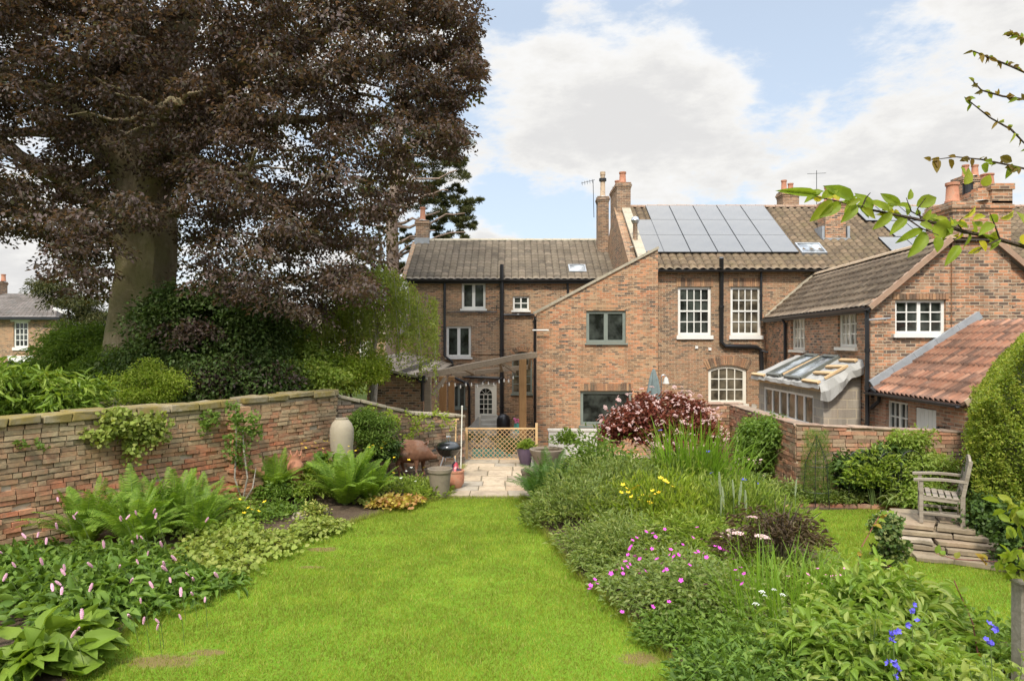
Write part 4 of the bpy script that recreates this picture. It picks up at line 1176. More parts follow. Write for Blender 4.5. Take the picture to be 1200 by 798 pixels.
# ================================================================== garden walls, brick by brick
M['oldbrick'] = island_mat('old_wall_brick', [(.52, .22, .12), (.58, .26, .14), (.46, .23, .125), (.50, .31, .18), (.38, .22, .12), (.48, .34, .20), (.56, .21, .11), (.48, .26, .14)],
                           zone=[(.42, .32, .18), (.46, .36, .21), (.35, .27, .155), (.44, .29, .16), (.25, .19, .115), (.40, .28, .155)], zone_z=(.75, 1.75), fine=22, lime_amt=.7)
M['crossbrick'] = island_mat('cross_wall_brick', [(.26, .18, .12), (.34, .21, .14), (.20, .15, .11), (.30, .24, .17), (.38, .22, .14), (.16, .13, .10)], fine=30)
M['rightbrick'] = island_mat('boundary_brick', [(.44, .20, .12), (.36, .18, .11), (.48, .25, .15), (.26, .16, .10), (.40, .28, .18), (.50, .24, .14), (.32, .2, .13)], fine=30)
M['oldmortar'] = plain('lime_mortar', (.44, .37, .27), .95, .25, 8, bmp=.6, dirt=(.20, .16, .11))
M['mossstone'] = island_mat('mossy_coping', [(.28, .24, .16), (.33, .28, .19), (.23, .20, .14), (.35, .30, .20)], fine=9, bmp=.9, moss=(.24, .18, .045))
M['copestone'] = island_mat('pale_coping', [(.42, .37, .27), (.48, .42, .31), (.38, .33, .24)], fine=14)

M['darkcope'] = island_mat('dark_coping', [(.34, .22, .16), (.28, .2, .15), (.38, .27, .2)], fine=14)
def brick_wall(name, label, p0, p1, zt0, zt1, thick, mat, cop_mat, cop=.1, zb=0.0, cw=.1, bl=.235, bh=.078, rough=.012, grp=None, face=1, mortar='oldmortar'):
    """p0 -> p1 with the visible face on the right-hand side of the direction (face=1)"""
    p0 = Vector((*p0, 0)); p1 = Vector((*p1, 0)); a = (p1 - p0); Ln = a.length; a.normalize(); nrm = Vector((a.y, -a.x, 0)) * face
    W = thing(name, label, 'wall', ((p0 + p1) / 2)[:2] + (zb,), grp)
    top = lambda s: zt0 + (zt1 - zt0) * s / Ln - cop
    core = MB()
    core.plate([[(0, zb - .3), (Ln, zb - .3), (Ln, top(Ln)), (0, top(0))]], p0 - nrm * .03 if face == 1 else p0 - nrm * .03, a, Z_, thick * 1.0 if face == 1 else -thick)
    core.build('mortar', M[mortar], W)
    mb = MB(); row = 0; z = zb - .02
    while z < max(zt0, zt1) - cop:
        s = -random.uniform(0, bl) if row % 2 else -random.uniform(0, bl * .6)
        while s < Ln:
            l = bl * random.choice((1, 1, 1, .5, .96)) * random.uniform(.94, 1.05)
            a0 = max(0, s); a1 = min(Ln, s + l - .012)
            if a1 - a0 > .04 and z + bh * .6 < top((a0 + a1) / 2):
                hh = min(bh - .012, top((a0 + a1) / 2) - z - .002)
                out = random.gauss(0, rough * .5)
                if random.random() < .04: out -= .03
                c = p0 + a * ((a0 + a1) / 2) + Z_ * (z + hh / 2 + .008 * math.sin(((a0 + a1) / 2) * 1.1 + row)) + nrm * (-.052 + out)
                mb.obox(c, a, nrm, Z_, (a1 - a0) / 2, .06, hh / 2, .004)
            s += l
        z += bh; row += 1
    mb.build('brickwork', M[mat], W)
    cm = MB(); s = 0
    while s < Ln - .05:
        l = random.uniform(.35, .65); e = min(Ln, s + l)
        m_ = (s + e) / 2; slope = (zt1 - zt0) / Ln
        ax = (a + Z_ * slope).normalized()
        cm.obox(p0 + a * m_ + Z_ * (top(m_) + cop / 2 + .002 + random.uniform(-.01, .012)) - nrm * (thick / 2 + random.uniform(-.015, .015)) , ax, nrm, ax.cross(nrm), (e - s) / 2 - .006, thick / 2 + cw * .5, cop / 2, .018 if cop > .08 else .008)
        s = e
    c_ = cm.build('coping', M[cop_mat], W)
    bv = c_.modifiers.new('bevel', 'BEVEL'); bv.width = .015; bv.segments = 2
    return W
brick_wall('garden_wall', 'long weathered brick garden wall with mossy coping along the left border', (-9.9, 5.78), (-5.05, 12.48), 1.9, 1.91, .36, 'oldbrick', 'mossstone', rough=.02, bh=.076, bl=.225, cop=.12)
brick_wall('garden_wall', 'far stretch of old brick wall beyond the buttress, behind the large stone jar', (-4.98, 12.6), (-3.7, 14.45), 1.93, 1.95, .36, 'oldbrick', 'mossstone', rough=.02, bh=.076, bl=.225)
brick_wall('garden_wall', 'dark brick cross wall stepping down behind the pig sculpture', (-3.72, 14.5), (-2.25, 15.6), 1.86, 1.37, .3, 'crossbrick', 'copestone', cop=.07, rough=.015)
brick_wall('garden_wall', 'low end of the cross wall beside the trellis gate', (-2.25, 15.6), (-1.14, 16.45), 1.37, 1.2, .3, 'crossbrick', 'copestone', cop=.07, rough=.015)
brick_wall('boundary_wall', 'purple brown brick wall with thin coping behind the dark green shrubs on the right', (5.38, 12.9), (9.6, 12.72), 1.42, 1.26, .25, 'rightbrick', 'darkcope', cop=.035, cw=.03, rough=.01)
brick_wall('boundary_wall', 'brick wall running back beside the lean-to, with dark coping', (5.42, 17.0), (5.38, 12.93), 1.42, 1.42, .25, 'rightbrick', 'darkcope', cop=.04, cw=.03, rough=.01)
brick_wall('boundary_wall', 'short brick wall end beside the purple shrub, below the arched window', (4.75, 17.02), (5.78, 17.02), 1.44, 1.44, .3, 'rightbrick', 'darkcope', cop=.05, cw=.02, rough=.01)
# buttress
Bt = thing('buttress', 'leaning brick buttress draped with a climber against the left garden wall', 'buttress', (-4.9, 12.45, 0))
mb = MB(); bd = Vector((.586, .81, 0)).normalized(); bn = Vector((bd.y, -bd.x, 0))
z = 0
while z < 1.75:
    dep = .46 * (1 - max(0, z - .5) / 1.5)
    for k in range(2):
        mb.obox(Vector((-5.02, 12.5, 0)) + bd * (k * .22 - .12 + (.05 if int(z / .078) % 2 else 0)) + bn * (dep / 2) + Z_ * (z + .033), bd, bn, Z_, .105, dep / 2, .033, .006)
    z += .078
mb.build('brickwork', M['oldbrick'], Bt)

# ================================================================== pergola, lights, trellis
M['oak'] = wood_mat('weathered_oak', (.22, .17, .115), (.32, .25, .175), 0)
M['pine'] = wood_mat('orange_stained_post', (.30, .165, .07), (.40, .23, .10), 2)
M['lattice'] = wood_mat('golden_softwood', (.56, .36, .17), (.66, .45, .24), 2)
M['greywood'] = wood_mat('silver_grey_teak', (.20, .165, .125), (.36, .31, .25), 0)
Pg = thing('pergola', 'rustic timber pergola with a heavy grey beam over the sunken courtyard', 'pergola', (-1, 22, YARD))
def beam(pts, wd, ht, mat, name='beam'):
    mb = MB(); n = 9; vs = []
    for i, (p, q_) in enumerate(zip(pts[:-1], pts[1:])): pass
    pts = [Vector(p) for p in pts]
    for i, p in enumerate(pts):
        t_ = (pts[min(i + 1, len(pts) - 1)] - pts[max(0, i - 1)]).normalized(); sd = t_.cross(Z_).normalized()
        if abs(t_.z) > .9: sd = X_
        u_ = sd.cross(t_)
        for sx, sz in ((-1, -1), (1, -1), (1, 1), (-1, 1)): vs.append(p + sd * (sx * wd / 2) + u_ * (sz * ht / 2))
    fs = []
    for i in range(len(pts) - 1):
        for k in range(4): fs.append((i * 4 + k, i * 4 + (k + 1) % 4, i * 4 + 4 + (k + 1) % 4, i * 4 + 4 + k))
    fs += [(3, 2, 1, 0), tuple(len(vs) - 4 + k for k in range(4))]
    mb.add(vs, fs); o = mb.build(name, M[mat], Pg); bv = o.modifiers.new('bevel', 'BEVEL'); bv.width = .012; bv.segments = 2; return o
beam([Q(489, 440, 20), Q(515, 437, 20.4), Q(545, 430.5, 21), Q(580, 424, 21.7), Q(606, 418.5, 22.2), Q(628, 416, 22.6)], .14, .19, 'oak')
beam([Q(529, 440, 24), Q(580, 434, 24.5), Q(622, 430, 25)], .12, .16, 'oak')
beam([P(612.5, 507, 22.3) - Z_ * 1.3, P(612.5, 421, 22.3)], .24, .24, 'pine', 'post')
beam([P(501.5, 480, 20) - Z_ * 2.2, P(501.5, 440, 20)], .2, .2, 'oak', 'post')
beam([P(529, 480, 23.6) - Z_ * 2.4, P(529, 441, 23.6)], .2, .2, 'pine', 'post')
beam([P(519, 480, 22) - Z_ * 2.2, P(519, 441, 22)], .22, .2, 'pine', 'post')
beam([Q(507, 463, 20), Q(522, 443, 20.3)], .08, .1, 'oak', 'brace')
beam([Q(604, 436, 22.3), Q(586, 424, 21.8)], .07, .09, 'oak', 'brace')
for a_, b_ in ((Q(500, 437, 20.1), Q(522, 440, 24)), (Q(540, 430, 20.9), Q(555, 437, 24.2)), (Q(585, 421, 21.8), Q(588, 433, 24.5)), (Q(622, 414, 22.5), Q(620, 430, 25))):
    beam([a_, b_], .09, .12, 'oak', 'rafter')
SL = thing('string_lights', 'string of small clear bulbs hung below the pergola beam', 'string lights', Q(560, 445, 21.2))
pts = []
anch = [(507, 446, 20.2), (530, 450, 20.8), (549, 450, 21.2), (569, 449, 21.6), (588, 446, 21.9), (604, 441, 22.2)]
bulbs = []
for a_, b_ in zip(anch[:-1], anch[1:]):
    for i in range(7):
        t_ = i / 6; px = a_[0] + (b_[0] - a_[0]) * t_; py = a_[1] + (b_[1] - a_[1]) * t_ + 5 * 4 * t_ * (1 - t_) - 4; dd = a_[2] + (b_[2] - a_[2]) * t_
        pts.append(Vector(Q(px, py, dd)))
        if i in (1, 3, 5): bulbs.append(pts[-1])
MB().tube(pts, .01, 5).build('cable', M['black'], SL)
M['bulb'] = plain('frosted_bulb', (.75, .72, .65), .2, .05)
b0_ = None
for p in bulbs:
    if b0_ is None:
        b0_ = MB().lathe([(.0, -.12), (.022, -.10), (.03, -.07), (.022, -.035), (.012, -.01), (.016, .01)], p, 10).build('bulb', M['bulb'], SL, smooth=True); p0_ = p
    else:
        c = b0_.copy(); COL.objects.link(c); c.location = Vector(b0_.location) + (p - p0_)

Tr = thing('trellis_panel', 'golden diamond lattice panel closing the end of the flagstone path', 'trellis', (-.3, 17, 0.04))
tx0, tx1, tz0, tz1 = -1.08, .56, .06, .80
mb = MB(); sp = .115; k = -10
cnt = int((tx1 - tx0 + tz1 - tz0) / sp) + 1
for layer, sgn, yy in ((0, 1, 17.0), (1, -1, 17.012)):
    for i in range(cnt):
        c = tx0 + i * sp if sgn > 0 else tx0 + i * sp
        # line x = c - sgn-handled; clip to the rectangle
        if sgn > 0: xa, za, xb, zb_ = c - (tz1 - tz0), tz0, c, tz1
        else: xa, za, xb, zb_ = c, tz0, c - (tz1 - tz0), tz1
        q1, q2 = Vector((xa, yy, za)), Vector((xb, yy, zb_))
        def clip(p, q_):
            p = p.copy()
            if p.x < tx0: t_ = (tx0 - p.x) / (q_.x - p.x); p = p.lerp(q_, t_)
            elif p.x > tx1: t_ = (tx1 - p.x) / (q_.x - p.x); p = p.lerp(q_, t_)
            return p
        if (q1.x <= tx0 and q2.x <= tx0) or (q1.x >= tx1 and q2.x >= tx1): continue
        a_, b_ = clip(q1, q2), clip(q2, q1)
        if (b_ - a_).length > .05: mb.bar(a_, b_, .010, .022, (0, 1, 0))
mb.build('lattice', M['lattice'], Tr)
MB().box(tx0 - .02, 16.99, tz1 - .01, tx1 + .02, 17.03, tz1 + .025).box(tx0 - .02, 16.99, tz0 - .03, tx1 + .02, 17.03, tz0).build('rail', M['lattice'], Tr)
MB().box(tx0 - .08, 16.97, 0, tx0 - .02, 17.05, tz1 + .03).build('post', M['lattice'], Tr)
MB().box(tx1 + .02, 16.97, 0, tx1 + .08, 17.05, tz1 + .14).build('post', M['lattice'], Tr)

# door steps in the courtyard
M['palestep'] = plain('pale_grey_stone', (.50, .48, .43), .85, .12, 4)
St = thing('stone_steps', 'pale grey steps with curved wing walls up to the cream back door', 'steps', (-1.1, 28, YARD))
mb = MB(); 
for i in range(6): mb.box(-1.3, 28.9 - (i + 1) * .28, YARD - .02, -.62, 28.9 - i * .28 - .001, -.14 - i * .16)
mb.build('flight', M['palestep'], St)
for sgn, xa in ((-1, -1.33), (1, -.59)):
    pr = []
    n = 10; out = 1.0 if sgn < 0 else 1.15
    for i in range(n + 1):
        t_ = i / n; pr.append((xa + sgn * out * t_, -.06 - .72 * (1 - (1 - t_) ** 2.0)))
    lp = [(xa, YARD)] + ([(xa + sgn * out, YARD)]) + pr[::-1]
    if sgn < 0: lp = lp[::-1]
    MB().plate([lp], (0, 27.3, 0), X_, Z_, .18).build('wing_wall', M['render'], St)
    mb = MB()
    for a_, b_ in zip(pr[:-1], pr[1:]): mb.bar((a_[0], 27.39, a_[1] + .02), (b_[0], 27.39, b_[1] + .02), .24, .05)
    mb.build('coping', M['palestep'], St)
tb = MB().lathe([(0, 0), (.22, 0), (.27, .35), (.27, .7), (.2, .85), (.06, .93), (0, .94)], (P(590, 0, 26.6).x, 26.6, -.78), 18).build('covered_container', M['black'], smooth=True)
tag(tb, 'black covered round container standing beside the back door steps', 'container')
MB().lathe([(0, -.33), (.22, -.33), (.22, 0), (.0, 0)], (P(590, 0, 26.6).x, 26.6, -.77), 14).build('plinth', M['render'], tb)
M['teal'] = plain('teal_glaze', (.10, .42, .36), .35, .1)
M['leafgreen'] = leaf_mat('pot_leaves', [(.07, .14, .03), (.12, .2, .04), (.05, .1, .025)])
# ================================================================== garden objects
def pot(name, label, cat, c, prof, mat, soil=None, n=28, rim=None):
    t_ = thing(name, label, cat, c)
    MB().lathe(prof, c, n).build('body', M[mat], t_, smooth=True)
    if soil is not None: MB().lathe([(0, soil[1]), (soil[0], soil[1])], c, n).build('soil', M['soil'], t_)
    return t_
M['concrete_pot'] = plain('worn_concrete', (.21, .17, .125), .9, .25, 6, dirt=(.17, .14, .10), bmp=.5)
M['jar'] = plain('buff_stoneware', (.34, .29, .21), .85, .18, 5, dirt=(.30, .26, .19), bmp=.5)
M['purple'] = plain('purple_glaze', (.10, .07, .11), .5, .15)
c = P(515.5, 583, 13.04); c.z = .03
pot('planter', 'large tapered grey brown planter standing on the lawn end of the path', 'planter', c,
    [(0, .0), (.165, 0), (.17, .02), (.215, .46), (.235, .465), (.24, .53), (.215, .535), (.20, .50), (.19, .42), (0, .41)], 'concrete_pot', (.19, .43))
c = P(533.5, 575, 13.75); c.z = .05
tp = pot('terracotta_pot', 'terracotta pot holding a crumpled red and dark bag, behind the grey planter', 'plant pot', c,
         [(0, 0), (.12, 0), (.17, .08), (.185, .2), (.17, .30), (.185, .31), (.185, .345), (.16, .35), (.15, .25), (0, .24)], 'pot')
bagm = MB()
for i in range(9):
    rr = .13 - .012 * i
    for k in range(12): bagm.v.append((c.x + rr * math.cos(k * .5236) * (1 + .15 * math.sin(k * 2.3 + i)), c.y + rr * math.sin(k * .5236), c.z + .28 + .028 * i + .02 * math.sin(k * 1.7 + i * .8)))
for i in range(8):
    for k in range(12): bagm.f.append((i * 12 + k, i * 12 + (k + 1) % 12, i * 12 + 12 + (k + 1) % 12, i * 12 + 12 + k))
bagm.f.append(tuple(96 + k for k in range(12)))
m, t, b, out = mat_base('crumpled_bag'); co = t.n('ShaderNodeTexCoord').outputs['Object']
t.l(t.ramp(t.noise(co, 9, 3), [(0, (.03, .02, .03)), (.5, (.45, .05, .07)), (.6, (.5, .35, .33)), (.66, (.05, .03, .05))], 'CONSTANT'), b.inputs['Base Color']); b.inputs['Roughness'].default_value = .4; M['bag'] = m
tag(bagm.build('bag', M['bag'], smooth=True), 'crumpled red and dark bag stuffed in the terracotta pot', 'bag')
c = P(400.5, 520, 13.5); c.z = .36
pot('stone_jar', 'tall pale stoneware jar with a narrow mouth in the corner of the left wall', 'jar', c,
    [(0, 0), (.15, 0), (.17, .2), (.215, .5), (.235, .76), (.23, .90), (.19, 1.01), (.135, 1.07), (.12, 1.08), (.125, 1.11), (.10, 1.11), (.09, 1.05), (.1, .9)], 'jar')
c = P(346, 563, 12.75); c.z = .30
tc_ = pot('terracotta_urn', 'waisted terracotta urn with a crown rim among the ferns', 'urn', c,
          [(0, 0), (.075, 0), (.085, .04), (.10, .15), (.145, .32), (.14, .40), (.10, .46), (.095, .50), (.11, .56), (.095, .56), (.08, .48)], 'pot')
mb = MB()
for k in range(5):
    an = 2 * math.pi * k / 5 + .3; e = Vector((math.cos(an), math.sin(an), 0)); tt = Vector((-e.y, e.x, 0))
    p = c + e * .10 + Z_ * .55
    mb.add([p - tt * .035, p + tt * .035, p + e * .02 + Z_ * .10, p - tt * .035 - e * .02, p + tt * .035 - e * .02, p + Z_ * .10], [(0, 1, 2), (5, 4, 3), (0, 3, 4, 1), (1, 4, 5, 2), (2, 5, 3, 0)])
mb.build('crown_rim', M['pot'], tc_)
c = P(617, 543, 16.3); c.z = .04
pp = pot('purple_pot', 'dark purple glazed pot with a trailing plant at the end of the trellis', 'plant pot', c,
         [(0, 0), (.13, 0), (.19, .15), (.23, .36), (.235, .40), (.21, .40), (.2, .34), (0, .33)], 'purple', (.2, .35))
c = P(606, 503, 23); 
pot('teal_pot', 'small turquoise pot of pink flowers beside the pergola post', 'plant pot', Vector((c.x, c.y, c.z - .1)), [(0, 0), (.09, 0), (.11, .18), (.1, .3), (.085, .3), (.08, .2)], 'teal')
fm = MB()
for i in range(14):
    p = Vector((c.x, c.y, c.z - .1)) + Vector((random.uniform(-.1, .1), random.uniform(-.1, .1), .33 + random.uniform(0, .15)))
    fm.obox(p, X_, Y_, Z_, .03, .03, .02, .01)
M['pinkflower'] = plain('pink_petals', (.62, .16, .30), .6, .2, 9, bmp=0)
tp_ = [o for o in bpy.data.objects if o.name == 'teal_pot'][0]
fm.build('flowers', M['pinkflower'], tp_)
pl_ = thing('plinth', 'tall rendered block carrying the small turquoise pot', 'plinth', (c.x, c.y, YARD))
MB().box(c.x - .16, c.y - .16, YARD, c.x + .16, c.y + .16, c.z - .105).build('block', M['render'], pl_)
MB().box(c.x - .19, c.y - .19, c.z - .16, c.x + .19, c.y + .19, c.z - .103).build('cap', M['palestep'], pl_)
# row of teal troughs seen through the lattice
for i in range(4):
    x = P(556 + i * 14, 0, 22).x
    tr_ = thing('trough', ['turquoise trough furthest left behind the trellis', 'turquoise trough second from left behind the trellis', 'turquoise trough third from left behind the trellis', 'turquoise trough furthest right behind the trellis'][i], 'trough', (x, 24, YARD), 'turquoise troughs in the courtyard')
    MB().box(x - .17, 23.9, YARD + .02, x + .17, 24.2, YARD + .32).build('body', M['teal'], tr_)
    MB().box(x - .15, 23.92, YARD + .3, x + .15, 24.18, YARD + .34).build('soil', M['soil'], tr_)
# grey trough & white panel
def boxy(name, label, cat, x0, y0, z0, x1, y1, z1, mat, lip=.03, lipmat=None):
    t_ = thing(name, label, cat, ((x0 + x1) / 2, (y0 + y1) / 2, z0))
    MB().box(x0, y0, z0, x1, y1, z1 - .04).build('body', M[mat], t_)
    MB().plate([[(x0 - lip, y0 - lip), (x1 + lip, y0 - lip), (x1 + lip, y1 + lip), (x0 - lip, y1 + lip)], [(x0 + .05, y0 + .05), (x1 - .05, y0 + .05), (x1 - .05, y1 - .05), (x0 + .05, y1 - .05)]], (0, 0, z1), X_, Y_, .045).build('rim', M[lipmat or mat], t_)
    MB().box(x0 + .04, y0 + .04, z1 - .1, x1 - .04, y1 - .04, z1 - .035).build('soil', M['soil'], t_)
    return t_
c = P(641, 536, 15.8)
t_ = thing('stone_trough', 'round shallow grey trough at the far end of the flower bed', 'trough', (c.x, c.y, 0))
MB().lathe([(0, 0), (.26, 0), (.32, .25), (.40, .40), (.41, .45), (.37, .46), (.34, .40), (0, .38)], (c.x, c.y, .04), 28).build('body', M['concrete_pot'], t_, smooth=True)
MB().lathe([(0, .41), (.34, .41)], (c.x, c.y, .04), 28).build('soil', M['soil'], t_)
lw = thing('low_wall', 'low whitish rendered wall against the orange extension', 'wall', (P(663, 0, 23.8).x, 23.8, YARD))
MB().box(P(643, 0, 23.8).x, 23.75, YARD, P(700, 0, 23.8).x, 24.1, P(0, 505, 23.8).z).build('body', M['render'], lw)
MB().box(P(643, 0, 23.8).x - .03, 23.72, P(0, 505, 23.8).z, P(700, 0, 23.8).x + .03, 24.13, P(0, 505, 23.8).z + .05).build('cap', M['palestep'], lw)
c = P(617, 583, 13.1)
pot('path_pot', 'brown flared pot half hidden under the fern at the path edge', 'plant pot', Vector((c.x + .12, 13.5, .03)), [(0, 0), (.15, 0), (.21, .35), (.225, .36), (.225, .42), (.2, .42), (.18, .33), (0, .33)], 'concrete_pot', (.19, .35))
stt = thing('stone_obelisk', 'small pale stone bollard between the purple pot and the trough', 'bollard', (P(626, 0, 16).x, 16, .03))
cc = Vector((P(626, 0, 16).x, 16, .03))
MB().lathe([(0, 0), (.09, 0), (.08, .04), (.055, .28), (.06, .3), (.035, .36), (0, .38)], cc, 16).build('body', M['render'], stt, smooth=True)

# garden tools, pole
pole = thing('garden_pole', 'thin white upright pole leaning by the cross wall end', 'pole', (P(540, 0, 15.6).x, 15.6, 0))
MB().tube([P(540, 550, 15.6), P(541.5, 477, 15.7)], .014, 8).build('shaft', M['cream'], pole)
MB().lathe([(0, 0), (.02, 0), (.02, .03), (0, .035)], P(541.5, 477, 15.7), 10).build('cap', M['white'], pole)
fk = thing('garden_fork', 'long handled garden fork leaning on the cross wall', 'garden fork', (P(534, 0, 15.8).x, 15.5, 0))
MB().tube([P(533, 548, 15.5), P(534.5, 491, 15.9)], .016, 8).build('shaft', M['lattice'], fk)
MB().bar(P(531, 491.5, 15.9), P(538, 491, 15.9), .03, .03).build('handle', M['lattice'], fk)
mb = MB(); p = P(533, 548, 15.5)
for k in range(4): mb.tube([p + X_ * (-.07 + .046 * k), p + X_ * (-.07 + .046 * k) - Z_ * .22 - Y_ * .03], .006, 5)
mb.bar(p - X_ * .08, p + X_ * .08, .015, .02).build('tines', M['iron'], fk)

# ---- kettle barbecue
M['enamel'] = plain('black_enamel', (.012, .014, .014), .16, .2, 3, bmp=0, spec=.8)
c = P(525.5, 564, 14.6); c.z = .045
B = thing('kettle_barbecue', 'black kettle barbecue with domed lid on three legs at the path edge', 'barbecue', c)
o = Vector((c.x, c.y, 0)); rz = .69
MB().lathe([(0, rz - .20), (.10, rz - .185), (.19, rz - .12), (.245, rz - .04), (.265, rz), (.275, rz + .005), (.26, rz + .01)], o, 32).build('bowl', M['enamel'], B, smooth=True)
lid = MB().lathe([(.272, rz + .012), (.275, rz + .03), (.255, rz + .075), (.20, rz + .125), (.12, rz + .155), (0, rz + .168)], o, 32).build('lid', M['enamel'], B, smooth=True)
mb = MB(); mb.tube([o + Vector((-.03, 0, rz + .16)), o + Vector((-.03, 0, rz + .25))], .011, 8).tube([o + Vector((.03, 0, rz + .16)), o + Vector((.03, 0, rz + .25))], .011, 8).tube([o + Vector((-.045, 0, rz + .255)), o + Vector((.045, 0, rz + .255))], .018, 10)
mb.build('lid_handle', M['steel'], lid)
MB().lathe([(0, .172), (.035, .171), (.04, .155)], o + Vector((.12, -.08, rz - .035)), 12).build('vent', M['steel'], lid)
for k, an in enumerate((R(-25), R(120), R(222))):
    e = Vector((math.cos(an), math.sin(an), 0))
    MB().tube([o + e * .13 + Z_ * (rz - .16), o + e * .33 + Z_ * .05], .013, 8).build('leg', M['steel'], B)
MB().lathe([(0, .30), (.11, .305), (.125, .33), (.12, .33), (0, .315)], o, 20).build('ash_catcher', M['steel'], B, smooth=True)
MB().tube([o + Vector((-.27, 0, rz - .02)), o + Vector((-.33, 0, rz - .03)), o + Vector((-.33, -.12, rz - .03)), o + Vector((-.25, -.13, rz - .02))], .012, 6).build('side_handle', M['iron'], B)

# ---- pig sculpture of rusty metal, head to the right
def loft(mb, secs, n=20):
    """secs: (centre, ry, rz, tangent pitch) in world, sections facing +X"""
    b_ = len(mb.v)
    for (cx, cy, cz, ry_, rz_, sq) in secs:
        for k in range(n):
            a = 2 * math.pi * k / n; ca, sa = math.cos(a), math.sin(a)
            mb.v.append((cx, cy + ry_ * math.copysign(abs(ca) ** sq, ca), cz + rz_ * math.copysign(abs(sa) ** sq, sa)))
    for i in range(len(secs) - 1):
        for k in range(n):
            mb.f.append((b_ + i * n + k, b_ + i * n + n + k, b_ + i * n + n + (k + 1) % n, b_ + i * n + (k + 1) % n))
    mb.f.append(tuple(b_ + k for k in range(n))); mb.f.append(tuple(b_ + (len(secs) - 1) * n + k for k in reversed(range(n))))
M['rust'] = plain('rusty_iron', (.22, .105, .06), .75, .45, 4, .1, dirt=(.20, .19, .17), bmp=.6, spec=.3)
pc = P(484, 557, 14.9); px0 = P(460, 0, 14.9).x; gz = .08; sc_ = 1.0
Pig = thing('pig_sculpture', 'rusty metal pig sculpture facing right in front of the dark cross wall', 'sculpture', (pc.x, pc.y, gz))
def PX(px): return P(px, 0, 14.9).x
def PZ(py): return 3 - (py - 399) * 14.9 / 800
secs = [(460.5, 528, .02, 2.0), (461.5, 528, .10, 7), (464, 528.5, .17, 11), (469, 528.5, .21, 13), (476, 528.5, .22, 13.5), (484, 528.6, .215, 13.4), (491, 528.6, .20, 13), (496, 528.6, .165, 11.6), (500, 530.5, .125, 9.0), (504, 533, .085, 6.0), (508, 534.8, .055, 3.6), (511.5, 535.6, .045, 2.3), (512.5, 535.8, .04, 2.1)]
mb = MB(); loft(mb, [(PX(a), pc.y, PZ(b_), r1, r2 * 14.9 / 800, .85) for a, b_, r1, r2 in secs], 24)
mb.build('body', M['rust'], Pig, smooth=True)
for (lx, dy) in ((468, -.12), (471, .13), (489, -.11), (495, .12)):
    x = PX(lx); k = 1 if lx < 480 else 0
    MB().tube([(x, pc.y + dy, PZ(538)), (x - .02 * k, pc.y + dy, PZ(545)), (x + .03 * k - .01, pc.y + dy, PZ(551)), (x + .02, pc.y + dy, gz + .02), (x + .03, pc.y + dy, gz - .02)], [.07, .04, .024, .02, .028], 10).build('leg', M['rust'], Pig, smooth=True)
for dy in (-.1, .1):
    x = PX(499); z = PZ(520)
    MB().add([(x - .04, pc.y + dy * .6, z), (x + .04, pc.y + dy, z - .02), (x + .05, pc.y + dy * 1.5, z + .07), (x - .035, pc.y + dy * .6 + .01, z), (x + .045, pc.y + dy + .01, z - .02), (x + .05, pc.y + dy * 1.5 + .008, z + .07)], [(0, 1, 2), (5, 4, 3), (0, 3, 4, 1), (1, 4, 5, 2), (2, 5, 3, 0)]).build('ear', M['rust'], Pig)
MB().tube([(PX(461), pc.y, PZ(522)), (PX(459), pc.y, PZ(524)), (PX(458.5), pc.y + .02, PZ(529)), (PX(459.5), pc.y, PZ(532))], .012, 6).build('tail', M['rust'], Pig)

# ---- stone platform
M['slab'] = island_mat('weathered_slab', [(.38, .29, .20), (.46, .37, .27), (.28, .22, .15), (.34, .25, .17), (.42, .35, .27)], fine=12, bmp=.8)
slabs = []
def slab(x0, y0, x1, y1, z0, z1, rot=0):
    cx, cy = (x0 + x1) / 2, (y0 + y1) / 2
    pts = []; hx, hy = (x1 - x0) / 2, (y1 - y0) / 2; j_ = lambda: random.uniform(-.035, .02)
    for (sx, sy) in ((-1, -1), (-.3, -1), (.4, -1), (1, -1), (1, .1), (1, 1), (.2, 1), (-1, 1), (-1, .2)):
        x = sx * (hx + j_()); y = sy * (hy + j_()); pts.append((x * math.cos(rot) - y * math.sin(rot), x * math.sin(rot) + y * math.cos(rot)))
    o = MB().plate([pts], (cx, cy, z1), X_, Y_, z1 - z0).build('stone_slab', M['slab'])
    bv = o.modifiers.new('bevel', 'BEVEL'); bv.width = .008; bv.segments = 2
    tag(o, 'weathered sandstone slab in the stepped pile under the grey wooden armchair', 'stone slab', 'stone slabs piled under the armchair')
    slabs.append(o)
z = .012
layers = [((5.55, 9.2), (6.95, 11.0), 3), ((5.5, 9.25), (6.8, 10.9), 3), ((5.52, 9.3), (6.75, 10.8), 3), ((5.5, 9.42), (6.65, 10.7), 3), ((5.55, 9.5), (6.6, 10.6), 3)]
for li, ((ax_, ay_), (bx_, by_), n) in enumerate(layers):
    h = .072; o1, o2, o3 = random.uniform(-.09, .07), random.uniform(-.05, .08), random.uniform(-.06, .06)
    rows_ = 3; ys = [ay_, ay_ + (by_ - ay_) * random.uniform(.3, .42), ay_ + (by_ - ay_) * random.uniform(.6, .75), by_]
    for r_ in range(rows_):
        xm = ax_ + (bx_ - ax_) * random.uniform(.35, .65); sh = random.uniform(-.06, .06)
        slab(ax_ + sh + o1, ys[r_] + .01 + (o3 if r_ == 0 else 0), xm - .01, ys[r_ + 1] - .01, z + (.016 if li else 0), z + h - random.uniform(0, .012), random.uniform(-.08, .08))
        slab(xm + .01, ys[r_] + .01 + random.uniform(-.09, .09), bx_ + sh + o2, ys[r_ + 1] - .01, z + (.016 if li else 0), z + h, random.uniform(-.07, .07))
    z += h
PT = z
